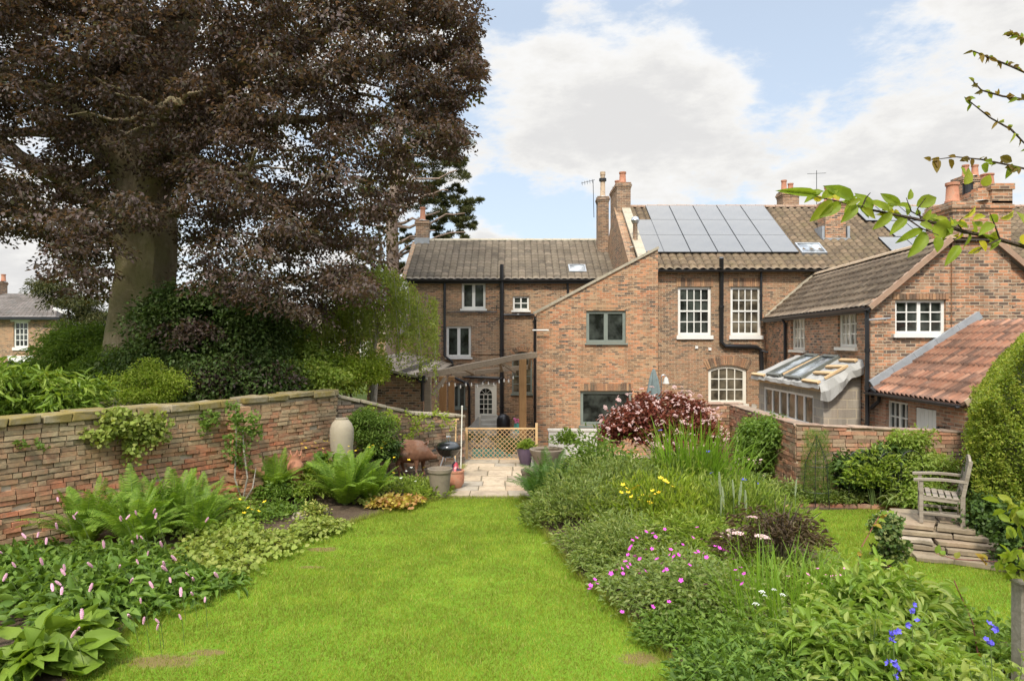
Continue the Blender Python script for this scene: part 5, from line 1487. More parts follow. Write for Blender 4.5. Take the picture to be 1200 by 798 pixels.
# loose slabs in front
slab(5.7, 9.0, 6.35, 9.28, .012, .07, .1); slab(6.2, 8.95, 7.0, 9.3, .07 - .055, .085, -.08); slab(5.35, 9.55, 5.6, 10.2, .012, .075, .05)

th_ = R(-24); pc_ = Vector((6.2, 9.85, 0)); rc_ = Vector((pc_.x * math.cos(th_) - pc_.y * math.sin(th_), pc_.x * math.sin(th_) + pc_.y * math.cos(th_), 0))
for o in slabs: o.rotation_euler = (0, 0, th_); o.location = pc_ - rc_ + Vector((.05, 0, 0))
# ---- weathered wooden armchair facing left
A = thing('garden_armchair', 'weathered grey wooden garden armchair facing left on the stone slabs', 'armchair', (6.13, 9.98, PT))
A.rotation_euler = (0, 0, R(-29))
def cb(name, a_, b_, wd, ht, up=(0, 0, 1), bev=.006):
    o = MB().bar(a_, b_, wd, ht, up).build(name, M['greywood'], A); m_ = o.modifiers.new('bevel', 'BEVEL'); m_.width = bev; m_.segments = 2; return o
fx, bx_ = 5.87, 6.40; yn, yf = 9.70, 10.28
for y in (yn, yf):
    cb('leg', (fx, y, PT), (fx, y, PT + .64), .055, .055, (1, 0, 0))
    mb = MB(); mb.bar((bx_, y, PT), (bx_ + .0, y, PT + .44), .05, .06, (1, 0, 0)).bar((bx_, y, PT + .43), (bx_ + .10, y, PT + .98), .05, .05, (1, 0, 0)); mb.build('leg', M['greywood'], A)
    arm = MB(); n = 8; vs = []
    for i in range(n + 1):
        t_ = i / n; x = fx - .10 + (bx_ + .03 - fx + .12) * t_; zz = PT + .645 + .02 * math.sin(t_ * 3.1) + .02 * t_
        for s1, s2 in ((-1, -1), (1, -1), (1, 1), (-1, 1)): vs.append((x, y + s1 * (.045 - .012 * t_), zz + s2 * .016))
    fs = [(i * 4 + k, i * 4 + (k + 1) % 4, i * 4 + 4 + (k + 1) % 4, i * 4 + 4 + k) for i in range(n) for k in range(4)] + [(3, 2, 1, 0), (n * 4, n * 4 + 1, n * 4 + 2, n * 4 + 3)]
    arm.add(vs, fs).build('armrest', M['greywood'], A)
    cb('side_rail', (fx + .02, y, PT + .38), (bx_, y, PT + .37), .025, .075)
    cb('stretcher', (fx + .02, y, PT + .15), (bx_, y, PT + .15), .025, .04)
cb('front_rail', (fx, yn + .02, PT + .385), (fx, yf - .02, PT + .385), .025, .08)
cb('cross_stretcher', ((fx + bx_) / 2, yn, PT + .15), ((fx + bx_) / 2, yf, PT + .15), .04, .025)
for i in range(6):
    x = fx + .01 + .088 * i
    cb('seat_slat', (x, yn - .02, PT + .43 - .012 * i * .6), (x, yf + .02, PT + .43 - .012 * i * .6), .066, .02, bev=.004)
n = 10; vs = []
for i in range(n + 1):
    t_ = i / n; y = yn - .03 + (yf - yn + .06) * t_; zz = PT + .95 + .09 * math.sin(math.pi * t_)
    for s1, z2 in ((-1, PT + .90), (1, PT + .90), (1, zz), (-1, zz)): vs.append((bx_ + .095 + s1 * .016, y, z2))
fs = [(i * 4 + k, i * 4 + (k + 1) % 4, i * 4 + 4 + (k + 1) % 4, i * 4 + 4 + k) for i in range(n) for k in range(4)] + [(3, 2, 1, 0), (n * 4, n * 4 + 1, n * 4 + 2, n * 4 + 3)]
MB().add(vs, fs).build('top_rail', M['greywood'], A)
cb('back_rail', (bx_ + .01, yn, PT + .50), (bx_ + .01, yf, PT + .50), .025, .05)
for i in range(6):
    y = yn + .07 + (yf - yn - .14) * i / 5
    cb('back_slat', (bx_ + .012, y, PT + .5), (bx_ + .09, y, PT + .93), .045, .014, (1, 0, 0), .003)

# ---- hoops, obelisk, posts, parasol, lamp, edging
for (pxl, pxr, pyt, dd, lb) in ((1056, 1081, 528, 12.1, 'black iron plant hoop nearest the armchair'), (1031, 1053, 530, 12.15, 'black iron plant hoop just left of the one by the armchair'), (995, 1018, 528, 12.2, 'black iron plant hoop half hidden in the middle of the dark shrubs'), (965, 985, 531, 12.4, 'black iron plant hoop furthest left, by the wispy fennel')):
    xa, xb = P(pxl, 0, dd).x, P(pxr, 0, dd).x; r = (xb - xa) / 2; zt = P(0, pyt, dd).z
    h_ = thing('plant_hoop', lb, 'plant hoop', ((xa + xb) / 2, dd, 0), 'iron hoops in the right border')
    pts = [(xa, dd, 0)] + [((xa + xb) / 2 - r * math.cos(math.pi * k / 12), dd, zt - r + r * math.sin(math.pi * k / 12)) for k in range(13)] + [(xb, dd, 0)]
    MB().tube(pts, .0075, 6).build('hoop', M['iron'], h_)
    MB().tube([(xa, dd, zt - r - .25), (xb, dd, zt - r - .25)], .007, 6).build('crossbar', M['iron'], h_)
ob = thing('wire_obelisk', 'thin wire obelisk plant support inside the wispy fennel', 'plant support', (P(957, 0, 12.3).x, 12.3, 0))
cx = P(957, 0, 12.3).x
for k in range(6):
    an = k * math.pi / 3
    MB().tube([(cx + .26 * math.cos(an), 12.3 + .26 * math.sin(an), 0), (cx + .2 * math.cos(an), 12.3 + .2 * math.sin(an), .8), (cx, 12.3, 1.3)], .006, 5).build('rod', M['iron'], ob)
for zz, r in ((.3, .24), (.75, .205)):
    MB().tube([(cx + r * math.cos(a * math.pi / 8), 12.3 + r * math.sin(a * math.pi / 8), zz) for a in range(17)], .005, 5).build('ring', M['iron'], ob)
wp = thing('wooden_post', 'square weathered wooden post at the right edge of the photo', 'post', (3.98, 5.2, 0))
o = MB().box(3.84, 5.14, 0, 3.96, 5.26, 1.15).build('shaft', M['greywood'], wp); bv = o.modifiers.new('b', 'BEVEL'); bv.width = .008
MB().box(3.835, 5.135, 1.15, 3.965, 5.265, 1.165).build('cap', M['greywood'], wp)
ps = thing('parasol', 'closed grey green garden parasol showing above the purple shrub', 'parasol', (P(766, 0, 20).x, 20, YARD))
cx = P(766, 0, 20).x; zt = P(0, 432, 20).z
MB().tube([(cx, 20, YARD), (cx, 20, zt - .05)], .025, 8).build('pole', M['iron'], ps)
pr = MB(); n = 16
prof = [(.015, zt), (.05, zt - .08), (.11, zt - .3), (.17, zt - .7), (.19, zt - 1.1), (.14, zt - 1.5)]
for (r, z_) in prof:
    for k in range(n): rr = r * (1 + (.22 if k % 2 else -.12)); pr.v.append((cx + rr * math.cos(2 * math.pi * k / n), 20 + rr * math.sin(2 * math.pi * k / n), z_ - (.08 if k % 2 and z_ < zt - 1.4 else 0)))
for i in range(len(prof) - 1):
    for k in range(n): pr.f.append((i * n + k, i * n + n + k, i * n + n + (k + 1) % n, i * n + (k + 1) % n))
pr.f.append(tuple(range(n)))
M['canopy'] = plain('parasol_cloth', (.16, .20, .20), .8, .15)
pr.build('canopy', M['canopy'], ps)
gl = thing('garden_lamp', 'swan necked lamp with a pale bell shade beside the closed parasol', 'lamp', (P(776, 0, 20.3).x, 20.3, YARD))
x0_ = P(775, 0, 20.3).x; z0_ = P(0, 442, 20.3).z
MB().tube([(x0_, 20.3, YARD), (x0_, 20.3, z0_)] + [(x0_ + .07 - .07 * math.cos(a * .314), 20.3, z0_ + .07 * math.sin(a * .314)) for a in range(11)], .014, 8).build('stem', M['steel'], gl)
MB().lathe([(.02, 0), (.06, -.05), (.075, -.13), (.10, -.2), (.085, -.2), (.05, -.05)], (x0_ + .14, 20.3, z0_ + .01), 16).build('lamp_shade', M['render'], gl, smooth=True)
M['edgebrick'] = island_mat('edging_brick', [(.40, .16, .10), (.46, .22, .14), (.32, .15, .11)], fine=20)
A.location.x += .13; A.scale = (.95,) * 3
ed = thing('brick_edging', 'row of low red bricks edging the right border against the lawn', 'edging', (5.8, 12.1, 0))
mb = MB(); pts = [Vector((4.75, 11.98, 0)), Vector((5.2, 12.28, 0)), Vector((6.6, 12.12, 0)), Vector((7.2, 11.9, 0))]
for a_, b_ in zip(pts[:-1], pts[1:]):
    Ln = (b_ - a_).length; n = int(Ln / .22); dd_ = (b_ - a_).normalized(); sd = Vector((-dd_.y, dd_.x, 0))
    for i in range(n): mb.obox(a_ + dd_ * (Ln * (i + .5) / n) + Z_ * (.045 + random.uniform(-.006, .006)), dd_, sd, Z_, Ln / n / 2 - .006, .055, .035, .004)
mb.build('bricks', M['edgebrick'], ed)
# plank leaning on the wall beside the lean-to
for i, (px0, px1, lb) in enumerate(((872, 868, 'pale green weathered board leaning on the wall by the purple shrub, left one'), (879, 884, 'pale green weathered board leaning on the wall by the purple shrub, right one'))):
    o = MB().bar(P(px0 - 8, 545, 16.0), P(px1, 474, 16.8), .12, .03, (0, 1, 0)).build('leaning_board', M['greywood']); tag(o, lb, 'board')
# rocks
M['rock'] = island_mat('garden_rock', [(.34, .29, .22), (.40, .34, .26), (.30, .26, .2)], fine=8, bmp=.6)
def rock(c, r, label, seed=0, mat='rock'):
    rg = random.Random(seed); mb = MB(); n, mm = 12, 7
    ph = [rg.uniform(0, 6) for _ in range(6)]
    for j in range(mm + 1):
        th = math.pi * j / mm
        for k in range(n):
            a = 2 * math.pi * k / n
            q_ = 1 + .12 * math.sin(2 * a + ph[0]) + .1 * math.sin(3 * a + ph[1] + th) + .08 * math.cos(4 * th + ph[2] + a)
            sx = math.sin(th); mb.v.append((c[0] + r[0] * q_ * sx * math.cos(a), c[1] + r[1] * q_ * sx * math.sin(a), c[2] + r[2] * q_ * math.cos(th)))
    for j in range(mm):
        for k in range(n): mb.f.append((j * n + k, j * n + n + k, j * n + n + (k + 1) % n, j * n + (k + 1) % n))
    tag(mb.build('rock', M[mat], smooth=True), label, 'rock', 'rocks in the left border')
def grk(px, py, dd=None):
    dd = dd or 2400 / (py - 399); return ((px - 600) * dd / 800, dd)
for i, (px, py, r, zz, lb) in enumerate(((303, 576, (.15, .12, .09), .20, 'pale square rock left of the terracotta urn'), (320, 567, (.17, .12, .10), .26, 'rounded rock directly under the wall fern'), (352, 608, (.16, .11, .07), .05, 'flat rock at the lawn edge below the variegated shrub'),
                                     (372, 604, (.20, .12, .10), .05, 'biggest flat rock at the lawn edge right of the bare soil'), (486, 574, (.09, .07, .06), .07, 'small round rock by the yellow leaved plants near the planter'), (336, 560, (.13, .1, .08), .3, 'rock half hidden behind the terracotta urn'))):
    x, y = grk(px, py, 2400 / (py - 399) if zz < .1 else (2400 - zz * 800) / (py - 399)); rock((x, y, zz), r, lb, i)
# ================================================================== foliage engine
def unit(a): return a / np.maximum(np.linalg.norm(a, axis=-1, keepdims=True), 1e-9)

def leaves(name, pos, dr, nr, ln, wd, mat, parent=None, kind='rhomb', droop=0.15, fold=0.18, **kw):
    pos = np.asarray(pos, float); n = len(pos)
    dr = unit(dr); sd = unit(np.cross(nr, dr)); nn = np.cross(dr, sd)
    ln = (np.ones(n) * ln)[:, None]; wd = (np.ones(n) * wd)[:, None] * .5
    def at(t, s, h): return pos + dr * ln * t + sd * wd * s + nn * ln * (h - droop * t * t)
    if kind == 'rhomb':
        V = np.stack([at(0, 0, 0), at(.45, 1, 0), at(1, 0, 0), at(.45, -1, 0)], 1); T = np.array([[0, 1, 2, 3]])
    elif kind == 'fold':
        V = np.stack([at(0, 0, 0), at(.42, 1, fold), at(1, 0, 0), at(.42, -1, fold)], 1); T = np.array([[0, 2, 1], [0, 3, 2]])
    elif kind == 'strip':
        V = np.stack([at(0, .7, 0), at(0, -.7, 0), at(.35, 1, 0), at(.35, -1, 0), at(.7, .8, 0), at(.7, -.8, 0), at(1, .05, 0), at(1, -.05, 0)], 1)
        T = np.array([[0, 1, 3, 2], [2, 3, 5, 4], [4, 5, 7, 6]])
    elif kind == 'big':
        prof = [(.0, .10), (.10, .62), (.28, .97), (.46, 1.0), (.64, .84), (.82, .50), (1.0, .03)]
        cols_ = []
        for t_, w_ in prof:
            for s_ in (-1, -.5, 0, .5, 1): cols_.append(at(t_, s_ * w_, fold * abs(s_) * w_ + .015 * math.sin(t_ * 17 + s_ * 3)))
        V = np.stack(cols_, 1)
        T = np.array([[r * 5 + c, r * 5 + c + 1, r * 5 + c + 6, r * 5 + c + 5] for r in range(6) for c in range(4)])
    else:
        V = np.stack([at(0, 0, 0), at(.28, .85, fold), at(.62, .9, fold), at(1, 0, 0), at(.62, -.9, fold), at(.28, -.85, fold), at(.28, 0, 0), at(.62, 0, 0.0)], 1)
        T = np.array([[0, 6, 1], [0, 5, 6], [1, 6, 7], [1, 7, 2], [6, 5, 4], [6, 4, 7], [2, 7, 3], [7, 4, 3]])
    k = V.shape[1]
    Fc = (T[None] + (np.arange(n) * k)[:, None, None]).reshape(-1, T.shape[1])
    return np_mesh(name, V.reshape(-1, 3), Fc, M[mat] if isinstance(mat, str) else mat, parent, smooth=(kind in ('oval', 'big')), **kw)

def rn(*s): return rng.normal(size=s)
def ru(a, b, *s): return rng.uniform(a, b, s)

def clump_cloud(C, Rr, per, flat=.55, tilt=None, up=.6, jit=.55, droop=0.0):
    """leaves gathered in flattened sprays round the centres C"""
    C = np.repeat(np.asarray(C, float), per, axis=0); r = np.repeat(np.asarray(Rr, float), per)[:, None]
    v = unit(rn(len(C), 3)) * (ru(0, 1, len(C), 1) ** .45)
    off = v * r * np.array([1, 1, flat])
    off[:, 2] -= droop * (np.hypot(v[:, 0], v[:, 1]) ** 2) * r[:, 0]
    pos = C + off
    nr = unit(np.array([0, 0, up]) + v * .5 + rn(len(C), 3) * jit)
    dr = unit(v * np.array([1, 1, .2]) + rn(len(C), 3) * .5 + np.array([0, 0, -.35 * (droop > 0)]))
    return pos, dr, nr

def inpoly(pts, poly):
    x, y = pts[:, 0], pts[:, 1]; c = np.zeros(len(pts), bool); n = len(poly)
    for i in range(n):
        x1, y1 = poly[i]; x2, y2 = poly[(i + 1) % n]
        k = ((y1 > y) != (y2 > y)) & (x < (x2 - x1) * (y - y1) / ((y2 - y1) or 1e-9) + x1); c ^= k
    return c

def mound(name, label, cat, x, y, rx, ry, h, n, L, W, mat, kind='fold', z0=.03, upn=.5, group=None, tufts=14, root=None, hmin=.15, droop=.2, lean=(0, 0), pw=.4, stems=None, part='foliage'):
    """herbaceous clump built of many tufts, leaves thrown outward and up"""
    r_ = root or thing(name, label, cat, (x, y, z0), group)
    a = ru(0, 2 * math.pi, tufts); q = np.sqrt(ru(0, 1, tufts)) * .85
    tx, ty = q * np.cos(a), q * np.sin(a)
    th = h * (1 - .55 * q ** 2) * ru(.78, 1.12, tufts)
    k = rng.integers(0, tufts, n)
    rr = .36 + .9 / math.sqrt(tufts)
    v = unit(rn(n, 3)); v[:, 2] = np.abs(v[:, 2]); s = ru(0, 1, n) ** pw
    px = x + (tx[k] + v[:, 0] * s * rr) * rx + lean[0] * s; py = y + (ty[k] + v[:, 1] * s * rr) * ry + lean[1] * s
    pz = z0 + th[k] * (hmin + (1 - hmin) * (v[:, 2] * s * .75 + .25 * ru(0, 1, n)))
    pos = np.stack([px, py, pz], 1)
    out = np.stack([v[:, 0] + tx[k] * .5, v[:, 1] + ty[k] * .5, np.full(n, upn)], 1)
    dr = unit(out + rn(n, 3) * .4)
    nr = unit(np.stack([v[:, 0] * .6, v[:, 1] * .6, np.ones(n) * (1.0 if upn < 1 else .3)], 1) + rn(n, 3) * .4)
    pos = pos - dr * L * .4
    leaves(part, pos, dr, nr, L * ru(.7, 1.25, n), W * ru(.7, 1.2, n), mat, r_, kind, droop)
    if stems:
        m = MB()
        for i in range(stems):
            j = random.randrange(tufts); bx, by = x + tx[j] * rx * .4, y + ty[j] * ry * .4
            ex, ey = x + tx[j] * rx + random.uniform(-.1, .1), y + ty[j] * ry + random.uniform(-.1, .1)
            m.tube([(bx, by, z0 - .02), ((bx + ex) / 2, (by + ey) / 2, z0 + th[j] * .6), (ex, ey, z0 + th[j] * random.uniform(.8, 1.0))], [.006, .005, .002], 4, cap=False)
        m.build('stems', M['stem'], r_)
    return r_

def blades(name, label, cat, x, y, r, n, Lr, W, mat, z0=.02, spread=.45, bend=.5, root=None, part='foliage', seg=5, ry=None, az=None):
    """sword or strap leaves from a base"""
    r_ = root or thing(name, label, cat, (x, y, z0))
    ry = ry or r
    a = ru(0, 2 * math.pi, n); q = np.sqrt(ru(0, 1, n))
    bx = x + r * q * np.cos(a); by = y + ry * q * np.sin(a)
    ln = ru(Lr[0], Lr[1], n); out = np.abs(rn(n)) * spread; th = a + rn(n) * .7
    w_ = W * ru(.7, 1.2, n); tw = ru(0, math.pi, n)
    V = []
    for j in range(seg + 1):
        t_ = j / seg
        o = out * ln * (t_ + bend * t_ ** 3); z = ln * (t_ - .35 * bend * out * t_ ** 3 * 2)
        cx = bx + o * np.cos(th); cy = by + o * np.sin(th)
        ww = w_ * (1 - t_ ** 2.2) * (.6 + .8 * t_ * (1 - t_)) + .0008
        V.append(np.stack([cx - ww * np.cos(tw), cy - ww * np.sin(tw), z0 + z], 1)); V.append(np.stack([cx + ww * np.cos(tw), cy + ww * np.sin(tw), z0 + z], 1))
    V = np.stack(V, 1); k = V.shape[1]
    T = np.array([[2 * j, 2 * j + 1, 2 * j + 3, 2 * j + 2] for j in range(seg)])
    Fc = (T[None] + (np.arange(n) * k)[:, None, None]).reshape(-1, 4)
    np_mesh(part, V.reshape(-1, 3), Fc, M[mat], r_)
    return r_

def fern(label, x, y, L, n, mat='fern', z0=.03, name='fern', pin=40, group=None, lean=(0, 0), root=None, spread=.75):
    """arching fronds with tapering pinnae"""
    r_ = root or thing(name, label, 'fern', (x, y, z0), group)
    P0, D0, N0, LL, WW = [], [], [], [], []
    sm = MB()
    for i in range(n):
        az = 2 * math.pi * i / n * 2.4 + random.uniform(-.4, .4); l = L * random.uniform(.7, 1.08); sp = random.uniform(.25, 1.0) * spread
        e = np.array([math.cos(az), math.sin(az), 0.0]); pts = []
        for j in range(pin + 3):
            t_ = j / (pin + 2)
            o = l * sp * (t_ * .75 + .35 * t_ ** 2.2); z = l * (1.05 * t_ * (1 - .28 * sp) - .62 * sp * t_ ** 2.4)
            pts.append(np.array([x, y, z0]) + e * (o + .04) + np.array([lean[0] * t_, lean[1] * t_, max(z, .02 - z0 * 0)]))
        pts = np.array(pts)
        sm.tube(pts[::4], [.005 * (1 - .8 * k / len(pts[::4])) for k in range(len(pts[::4]))], 3, cap=False)
        tg = unit(np.gradient(pts, axis=0)); sdv = unit(np.cross(tg, [0, 0, 1.0])); nrm = np.cross(sdv, tg)
        roll = random.uniform(-.5, .5); nrm = unit(nrm + sdv * roll); sdv = unit(np.cross(tg, nrm))
        for j in range(3, pin + 2):
            t_ = j / (pin + 2); pl = l * .125 * (math.sin(math.pi * min(1, t_ ** .8 * .96 + .03)) ** .75) + .006
            for s in (-1, 1):
                P0.append(pts[j]); D0.append(sdv[j] * s + tg[j] * .38 + nrm[j] * -.06 + rng.normal(size=3) * .05); N0.append(nrm[j] + rng.normal(size=3) * .12); LL.append(pl * random.uniform(.9, 1.08)); WW.append(l * .013)
    leaves('fronds', np.array(P0), np.array(D0), np.array(N0), np.array(LL), np.array(WW), mat, r_, 'strip', .18)
    sm.build('stalks', M['stem'], r_)
    return r_

# ---------------- leaf materials
M['stem'] = plain('green_stem', (.12, .17, .05), .6, .2, bmp=0)
M['fern'] = leaf_mat('fern_green', [(.16, .30, .05), (.22, .38, .07), (.12, .24, .04), (.28, .43, .10)], .35)
M['fern_dk'] = leaf_mat('fern_dark', [(.07, .16, .04), (.10, .20, .05), (.05, .12, .03)], .3)
M['lf_mid'] = leaf_mat('mid_green_leaf', [(.11, .21, .045), (.17, .29, .07), (.075, .15, .035), (.22, .34, .10)])
M['lf_grey'] = leaf_mat('grey_green_leaf', [(.19, .29, .11), (.26, .36, .15), (.13, .21, .07), (.34, .42, .22)])
M['lf_lime'] = leaf_mat('lime_leaf', [(.25, .39, .055), (.33, .46, .08), (.17, .29, .04), (.40, .49, .14)], .4)
M['lf_light'] = leaf_mat('light_green_leaf', [(.21, .34, .07), (.29, .42, .11), (.15, .25, .05), (.36, .46, .17)], .4)
M['lf_dark'] = leaf_mat('dark_green_leaf', [(.05, .10, .03), (.075, .14, .04), (.11, .19, .06), (.035, .07, .025)], .2, .35)
M['lf_dusk'] = leaf_mat('dusky_leaf', [(.055, .11, .035), (.085, .13, .05), (.075, .15, .045), (.11, .15, .075), (.04, .08, .025)], .2, .4)
M['lf_glossy'] = leaf_mat('glossy_leaf', [(.19, .33, .06), (.26, .41, .09), (.13, .25, .045), (.36, .46, .17)], .35, .3, .6)
M['lf_iris'] = leaf_mat('iris_leaf', [(.16, .31, .04), (.22, .38, .06), (.12, .24, .035)], .4, .4)
M['lf_beech'] = leaf_mat('copper_beech_leaf', [(.075, .055, .040), (.12, .070, .058), (.078, .095, .036), (.155, .105, .105), (.05, .044, .032), (.21, .155, .155)], .3, .5, .5, .7, clump_scale=.6, tmul=(1.5, 1.12, .58), wb=(1, 1, 1))
M['lf_beech_in'] = leaf_mat('inner_beech_leaf', [(.075, .10, .026), (.12, .09, .03), (.085, .125, .034), (.15, .09, .032), (.05, .055, .02)], .36, .5, .3, .4, clump_scale=.6, tmul=(1.7, 1.3, .5), wb=(1, 1, 1))
M['lf_pine'] = leaf_mat('pine_needle', [(.07, .09, .045), (.10, .12, .055), (.045, .06, .03), (.14, .14, .07)], .1, .6)
M['lf_birch'] = leaf_mat('birch_leaf', [(.22, .31, .09), (.30, .39, .13), (.15, .23, .06), (.36, .43, .18)], .45)
M['lf_laurel'] = leaf_mat('laurel_leaf', [(.17, .30, .05), (.24, .37, .07), (.10, .20, .03), (.30, .42, .11)], .35, .3, .6)
M['lf_hedge'] = leaf_mat('golden_hedge_leaf', [(.26, .36, .06), (.16, .27, .045), (.36, .43, .08), (.11, .20, .04), (.44, .47, .14), (.20, .31, .07)], .35, .4, clump=.5, clump_scale=1.1)
M['lf_physo'] = leaf_mat('wine_red_leaf', [(.17, .05, .05), (.24, .07, .065), (.10, .03, .035), (.30, .12, .10), (.08, .04, .03)], .25, .4)
M['lf_elder'] = leaf_mat('black_elder_leaf', [(.11, .08, .08), (.16, .12, .12), (.07, .055, .055), (.20, .17, .14)], .3, .5)
M['lf_var'] = leaf_mat('variegated_leaf', [(.40, .44, .15), (.22, .33, .08), (.48, .50, .22), (.12, .22, .05)], .3)
M['lf_yp'] = leaf_mat('yellow_pink_leaf', [(.46, .44, .10), (.50, .30, .18), (.34, .38, .08), (.42, .22, .16)], .3)
M['lf_apple'] = leaf_mat('apple_leaf', [(.22, .33, .045), (.29, .40, .07), (.16, .26, .035), (.34, .40, .08)], .5, .4, clump=.35, clump_scale=30)
M['lf_yellow'] = leaf_mat('yellowing_leaf', [(.50, .48, .05), (.42, .46, .06)], .5, .4, clump=.1)
M['lf_hosta'] = leaf_mat('hosta_leaf', [(.16, .27, .045), (.22, .34, .07), (.12, .21, .035)], .3, .4)
M['lf_bistort'] = leaf_mat('bistort_leaf', [(.10, .20, .045), (.15, .27, .06), (.20, .33, .085), (.07, .14, .035)], .3, .4)
M['lf_alch'] = leaf_mat('pale_geranium_leaf', [(.21, .30, .07), (.28, .37, .11), (.15, .23, .05), (.34, .40, .15)], .3)
M['bark'] = bark_mat('beech_bark', (.24, .18, .11), (.50, .40, .28), 3.2, .55, moss=(.26, .23, .11))
M['bark_pine'] = bark_mat('pine_bark', (.24, .17, .13), (.40, .31, .25), 4, .3)
M['bark_pale'] = bark_mat('pale_bark', (.30, .26, .21), (.46, .42, .36), 5, .4)
M['twig'] = bark_mat('twig_bark', (.09, .065, .045), (.16, .12, .09), 20, 1)
for nm, colr_ in (('petal_pink', (.66, .36, .46)), ('petal_magenta', (.62, .06, .48)), ('petal_yellow', (.85, .60, .02)), ('petal_blue', (.12, .10, .62)), ('petal_blush', (.70, .48, .45)), ('petal_white', (.80, .80, .74)), ('petal_rose', (.70, .22, .42)), ('petal_stachys', (.26, .31, .17))):
    M[nm] = plain(nm, colr_, .6, .18, 20, bmp=0)

# ================================================================== trees
def limb(mb, a, b, r0, r1, wob=.25, n=7, sag=0):
    a, b = Vector(a), Vector(b); L_ = (b - a).length; pts = []
    for i in range(n + 1):
        t_ = i / n; p = a.lerp(b, t_)
        if 0 < i < n: p = p + Vector([random.uniform(-1, 1) * wob * L_ * .12 for _ in range(3)])
        p.z -= sag * math.sin(math.pi * t_); pts.append(p)
    mb.tube(pts, [r0 + (r1 - r0) * (i / n) ** .8 for i in range(n + 1)], 9)
    return pts

# ---- copper beech
Be = thing('copper_beech', 'huge copper beech with dark purple leaves and thick trunk towering over the left wall', 'tree', (-9.3, 17.5, 0))
mb = MB(); bd_ = 17.5
tr_pts = [P(156, 560, bd_), P(159, 440, bd_), P(164, 390, bd_), P(171, 340, bd_), P(175, 300, bd_), P(174, 262, bd_), P(166, 215, bd_)]
nseg = 22; b0 = 0
rad = [.98, .80, .72, .64, .62, .68, .55]
# fluted trunk
nr_i = 30; nseg = 40
for i in range(nr_i + 1):
    f_ = i / nr_i * (len(tr_pts) - 1); k0 = min(int(f_), len(tr_pts) - 2); ff = f_ - k0
    p = tr_pts[k0].lerp(tr_pts[k0 + 1], ff); r0_ = rad[k0] + (rad[k0 + 1] - rad[k0]) * ff; hh_ = p.z
    for k in range(nseg):
        an = 2 * math.pi * k / nseg
        fl = 1 + .07 * math.sin(3 * an + hh_ * .5) + .06 * math.sin(5 * an + 1.3 - hh_ * .4) + .035 * math.sin(9 * an + hh_ * .8) + .015 * math.sin(14 * an + hh_ * 3)
        for (ba, bh_, bw_, br_) in ((5.2, 5.0, .5, .30), (4.2, 4.2, .35, .16), (4.75, 3.1, .3, .10), (5.6, 3.6, .4, .12), (3.9, 5.6, .5, .18)):
            da = math.atan2(math.sin(an - ba), math.cos(an - ba)); fl += br_ * math.exp(-(da / .42) ** 2 - ((hh_ - bh_) / (bw_ * 1.6)) ** 2)
        fl -= .10 * math.exp(-(math.atan2(math.sin(an - 4.68), math.cos(an - 4.68)) / .14) ** 2 - ((hh_ - 5.2) / .9) ** 2)
        mb.v.append((p.x + r0_ * fl * math.cos(an), p.y + r0_ * fl * math.sin(an), p.z))
for i in range(nr_i):
    for k in range(nseg): mb.f.append((i * nseg + k, i * nseg + (k + 1) % nseg, (i + 1) * nseg + (k + 1) % nseg, (i + 1) * nseg + k))
top = P(168, 225, bd_)
tgt = [((150, 90, 17.2), .42), ((75, 60, 17.5), .34), ((230, -60, 18), .45), ((300, 60, 16.5), .34), ((380, 140, 17), .28), ((60, 240, 16.5), .22), ((-30, 160, 17), .26), ((420, 20, 17.5), .28), ((90, -150, 18), .4), ((300, -200, 18), .36), ((130, -320, 18), .3), ((480, 60, 16.5), .2), ((300, 230, 15.5), .2), ((210, 120, 13.5), .3), ((360, 250, 17.5), .18), ((-60, 60, 15), .24), ((200, 60, 20.5), .3)]
ends = []
for (px, py, dd), r in tgt:
    e = P(px, py, dd); m_ = top.lerp(e, .45) + Vector((0, 0, .9))
    ps_ = [top - Z_ * random.uniform(0, .8), top.lerp(m_, .5) + Vector((random.uniform(-.2, .2), 0, .2)), m_, m_.lerp(e, .5) + Vector((random.uniform(-.3, .3), random.uniform(-.3, .3), .1)), e]
    mb.tube(ps_, [r * 1.35, r * 1.05, r * .8, r * .5, r * .22], 10); ends.append((m_, e))
for m_, e in ends:
    for k in range(5):
        s = m_.lerp(e, random.uniform(.2, .95)); q_ = s + Vector((random.uniform(-2.2, 2.2), random.uniform(-2, 2), random.uniform(-.8, 1.0)))
        limb(mb, s, q_, .07, .015, .5, 5)
# the two visible side branches on the left
limb(mb, P(150, 260, 17), P(-20, 155, 15.5), .22, .12, .3, 8); limb(mb, P(150, 250, 17), P(-30, 250, 16), .18, .08, .4, 8)
limb(mb, P(200, 250, 17), P(300, 175, 14), .12, .03, .6, 8)
mb.build('trunk', M['bark'], Be, smooth=True)
# crown sprays, shaped by the outline in the photograph, each at its own depth
crown = [(-260, -480), (300, -520), (520, -250), (560, -80), (556, 20), (568, 72), (550, 122), (532, 175), (504, 212), (472, 250), (443, 290), (425, 345), (404, 376), (375, 382), (338, 368), (318, 350), (290, 352), (262, 345), (222, 322), (165, 280), (140, 330), (128, 360), (100, 345), (80, 318), (55, 285), (20, 262), (-60, 280), (-260, 250)]
thin = [((35, 178), 34, .85), ((25, 320), 45, .97), ((80, 195), 14, .5), ((275, 300), 22, .5), ((312, 322), 18, .5), ((235, 30), 16, .55), ((300, 250), 20, .45), ((430, 110), 26, .3), ((480, 160), 26, .35), ((370, 70), 22, .25), ((25, 130), 22, .5), ((402, 352), 14, .5)]
pts2 = np.stack([ru(-260, 585, 5400), ru(-520, 372, 5400)], 1)
pts2 = pts2[inpoly(pts2, crown)]
keep = np.ones(len(pts2), bool)
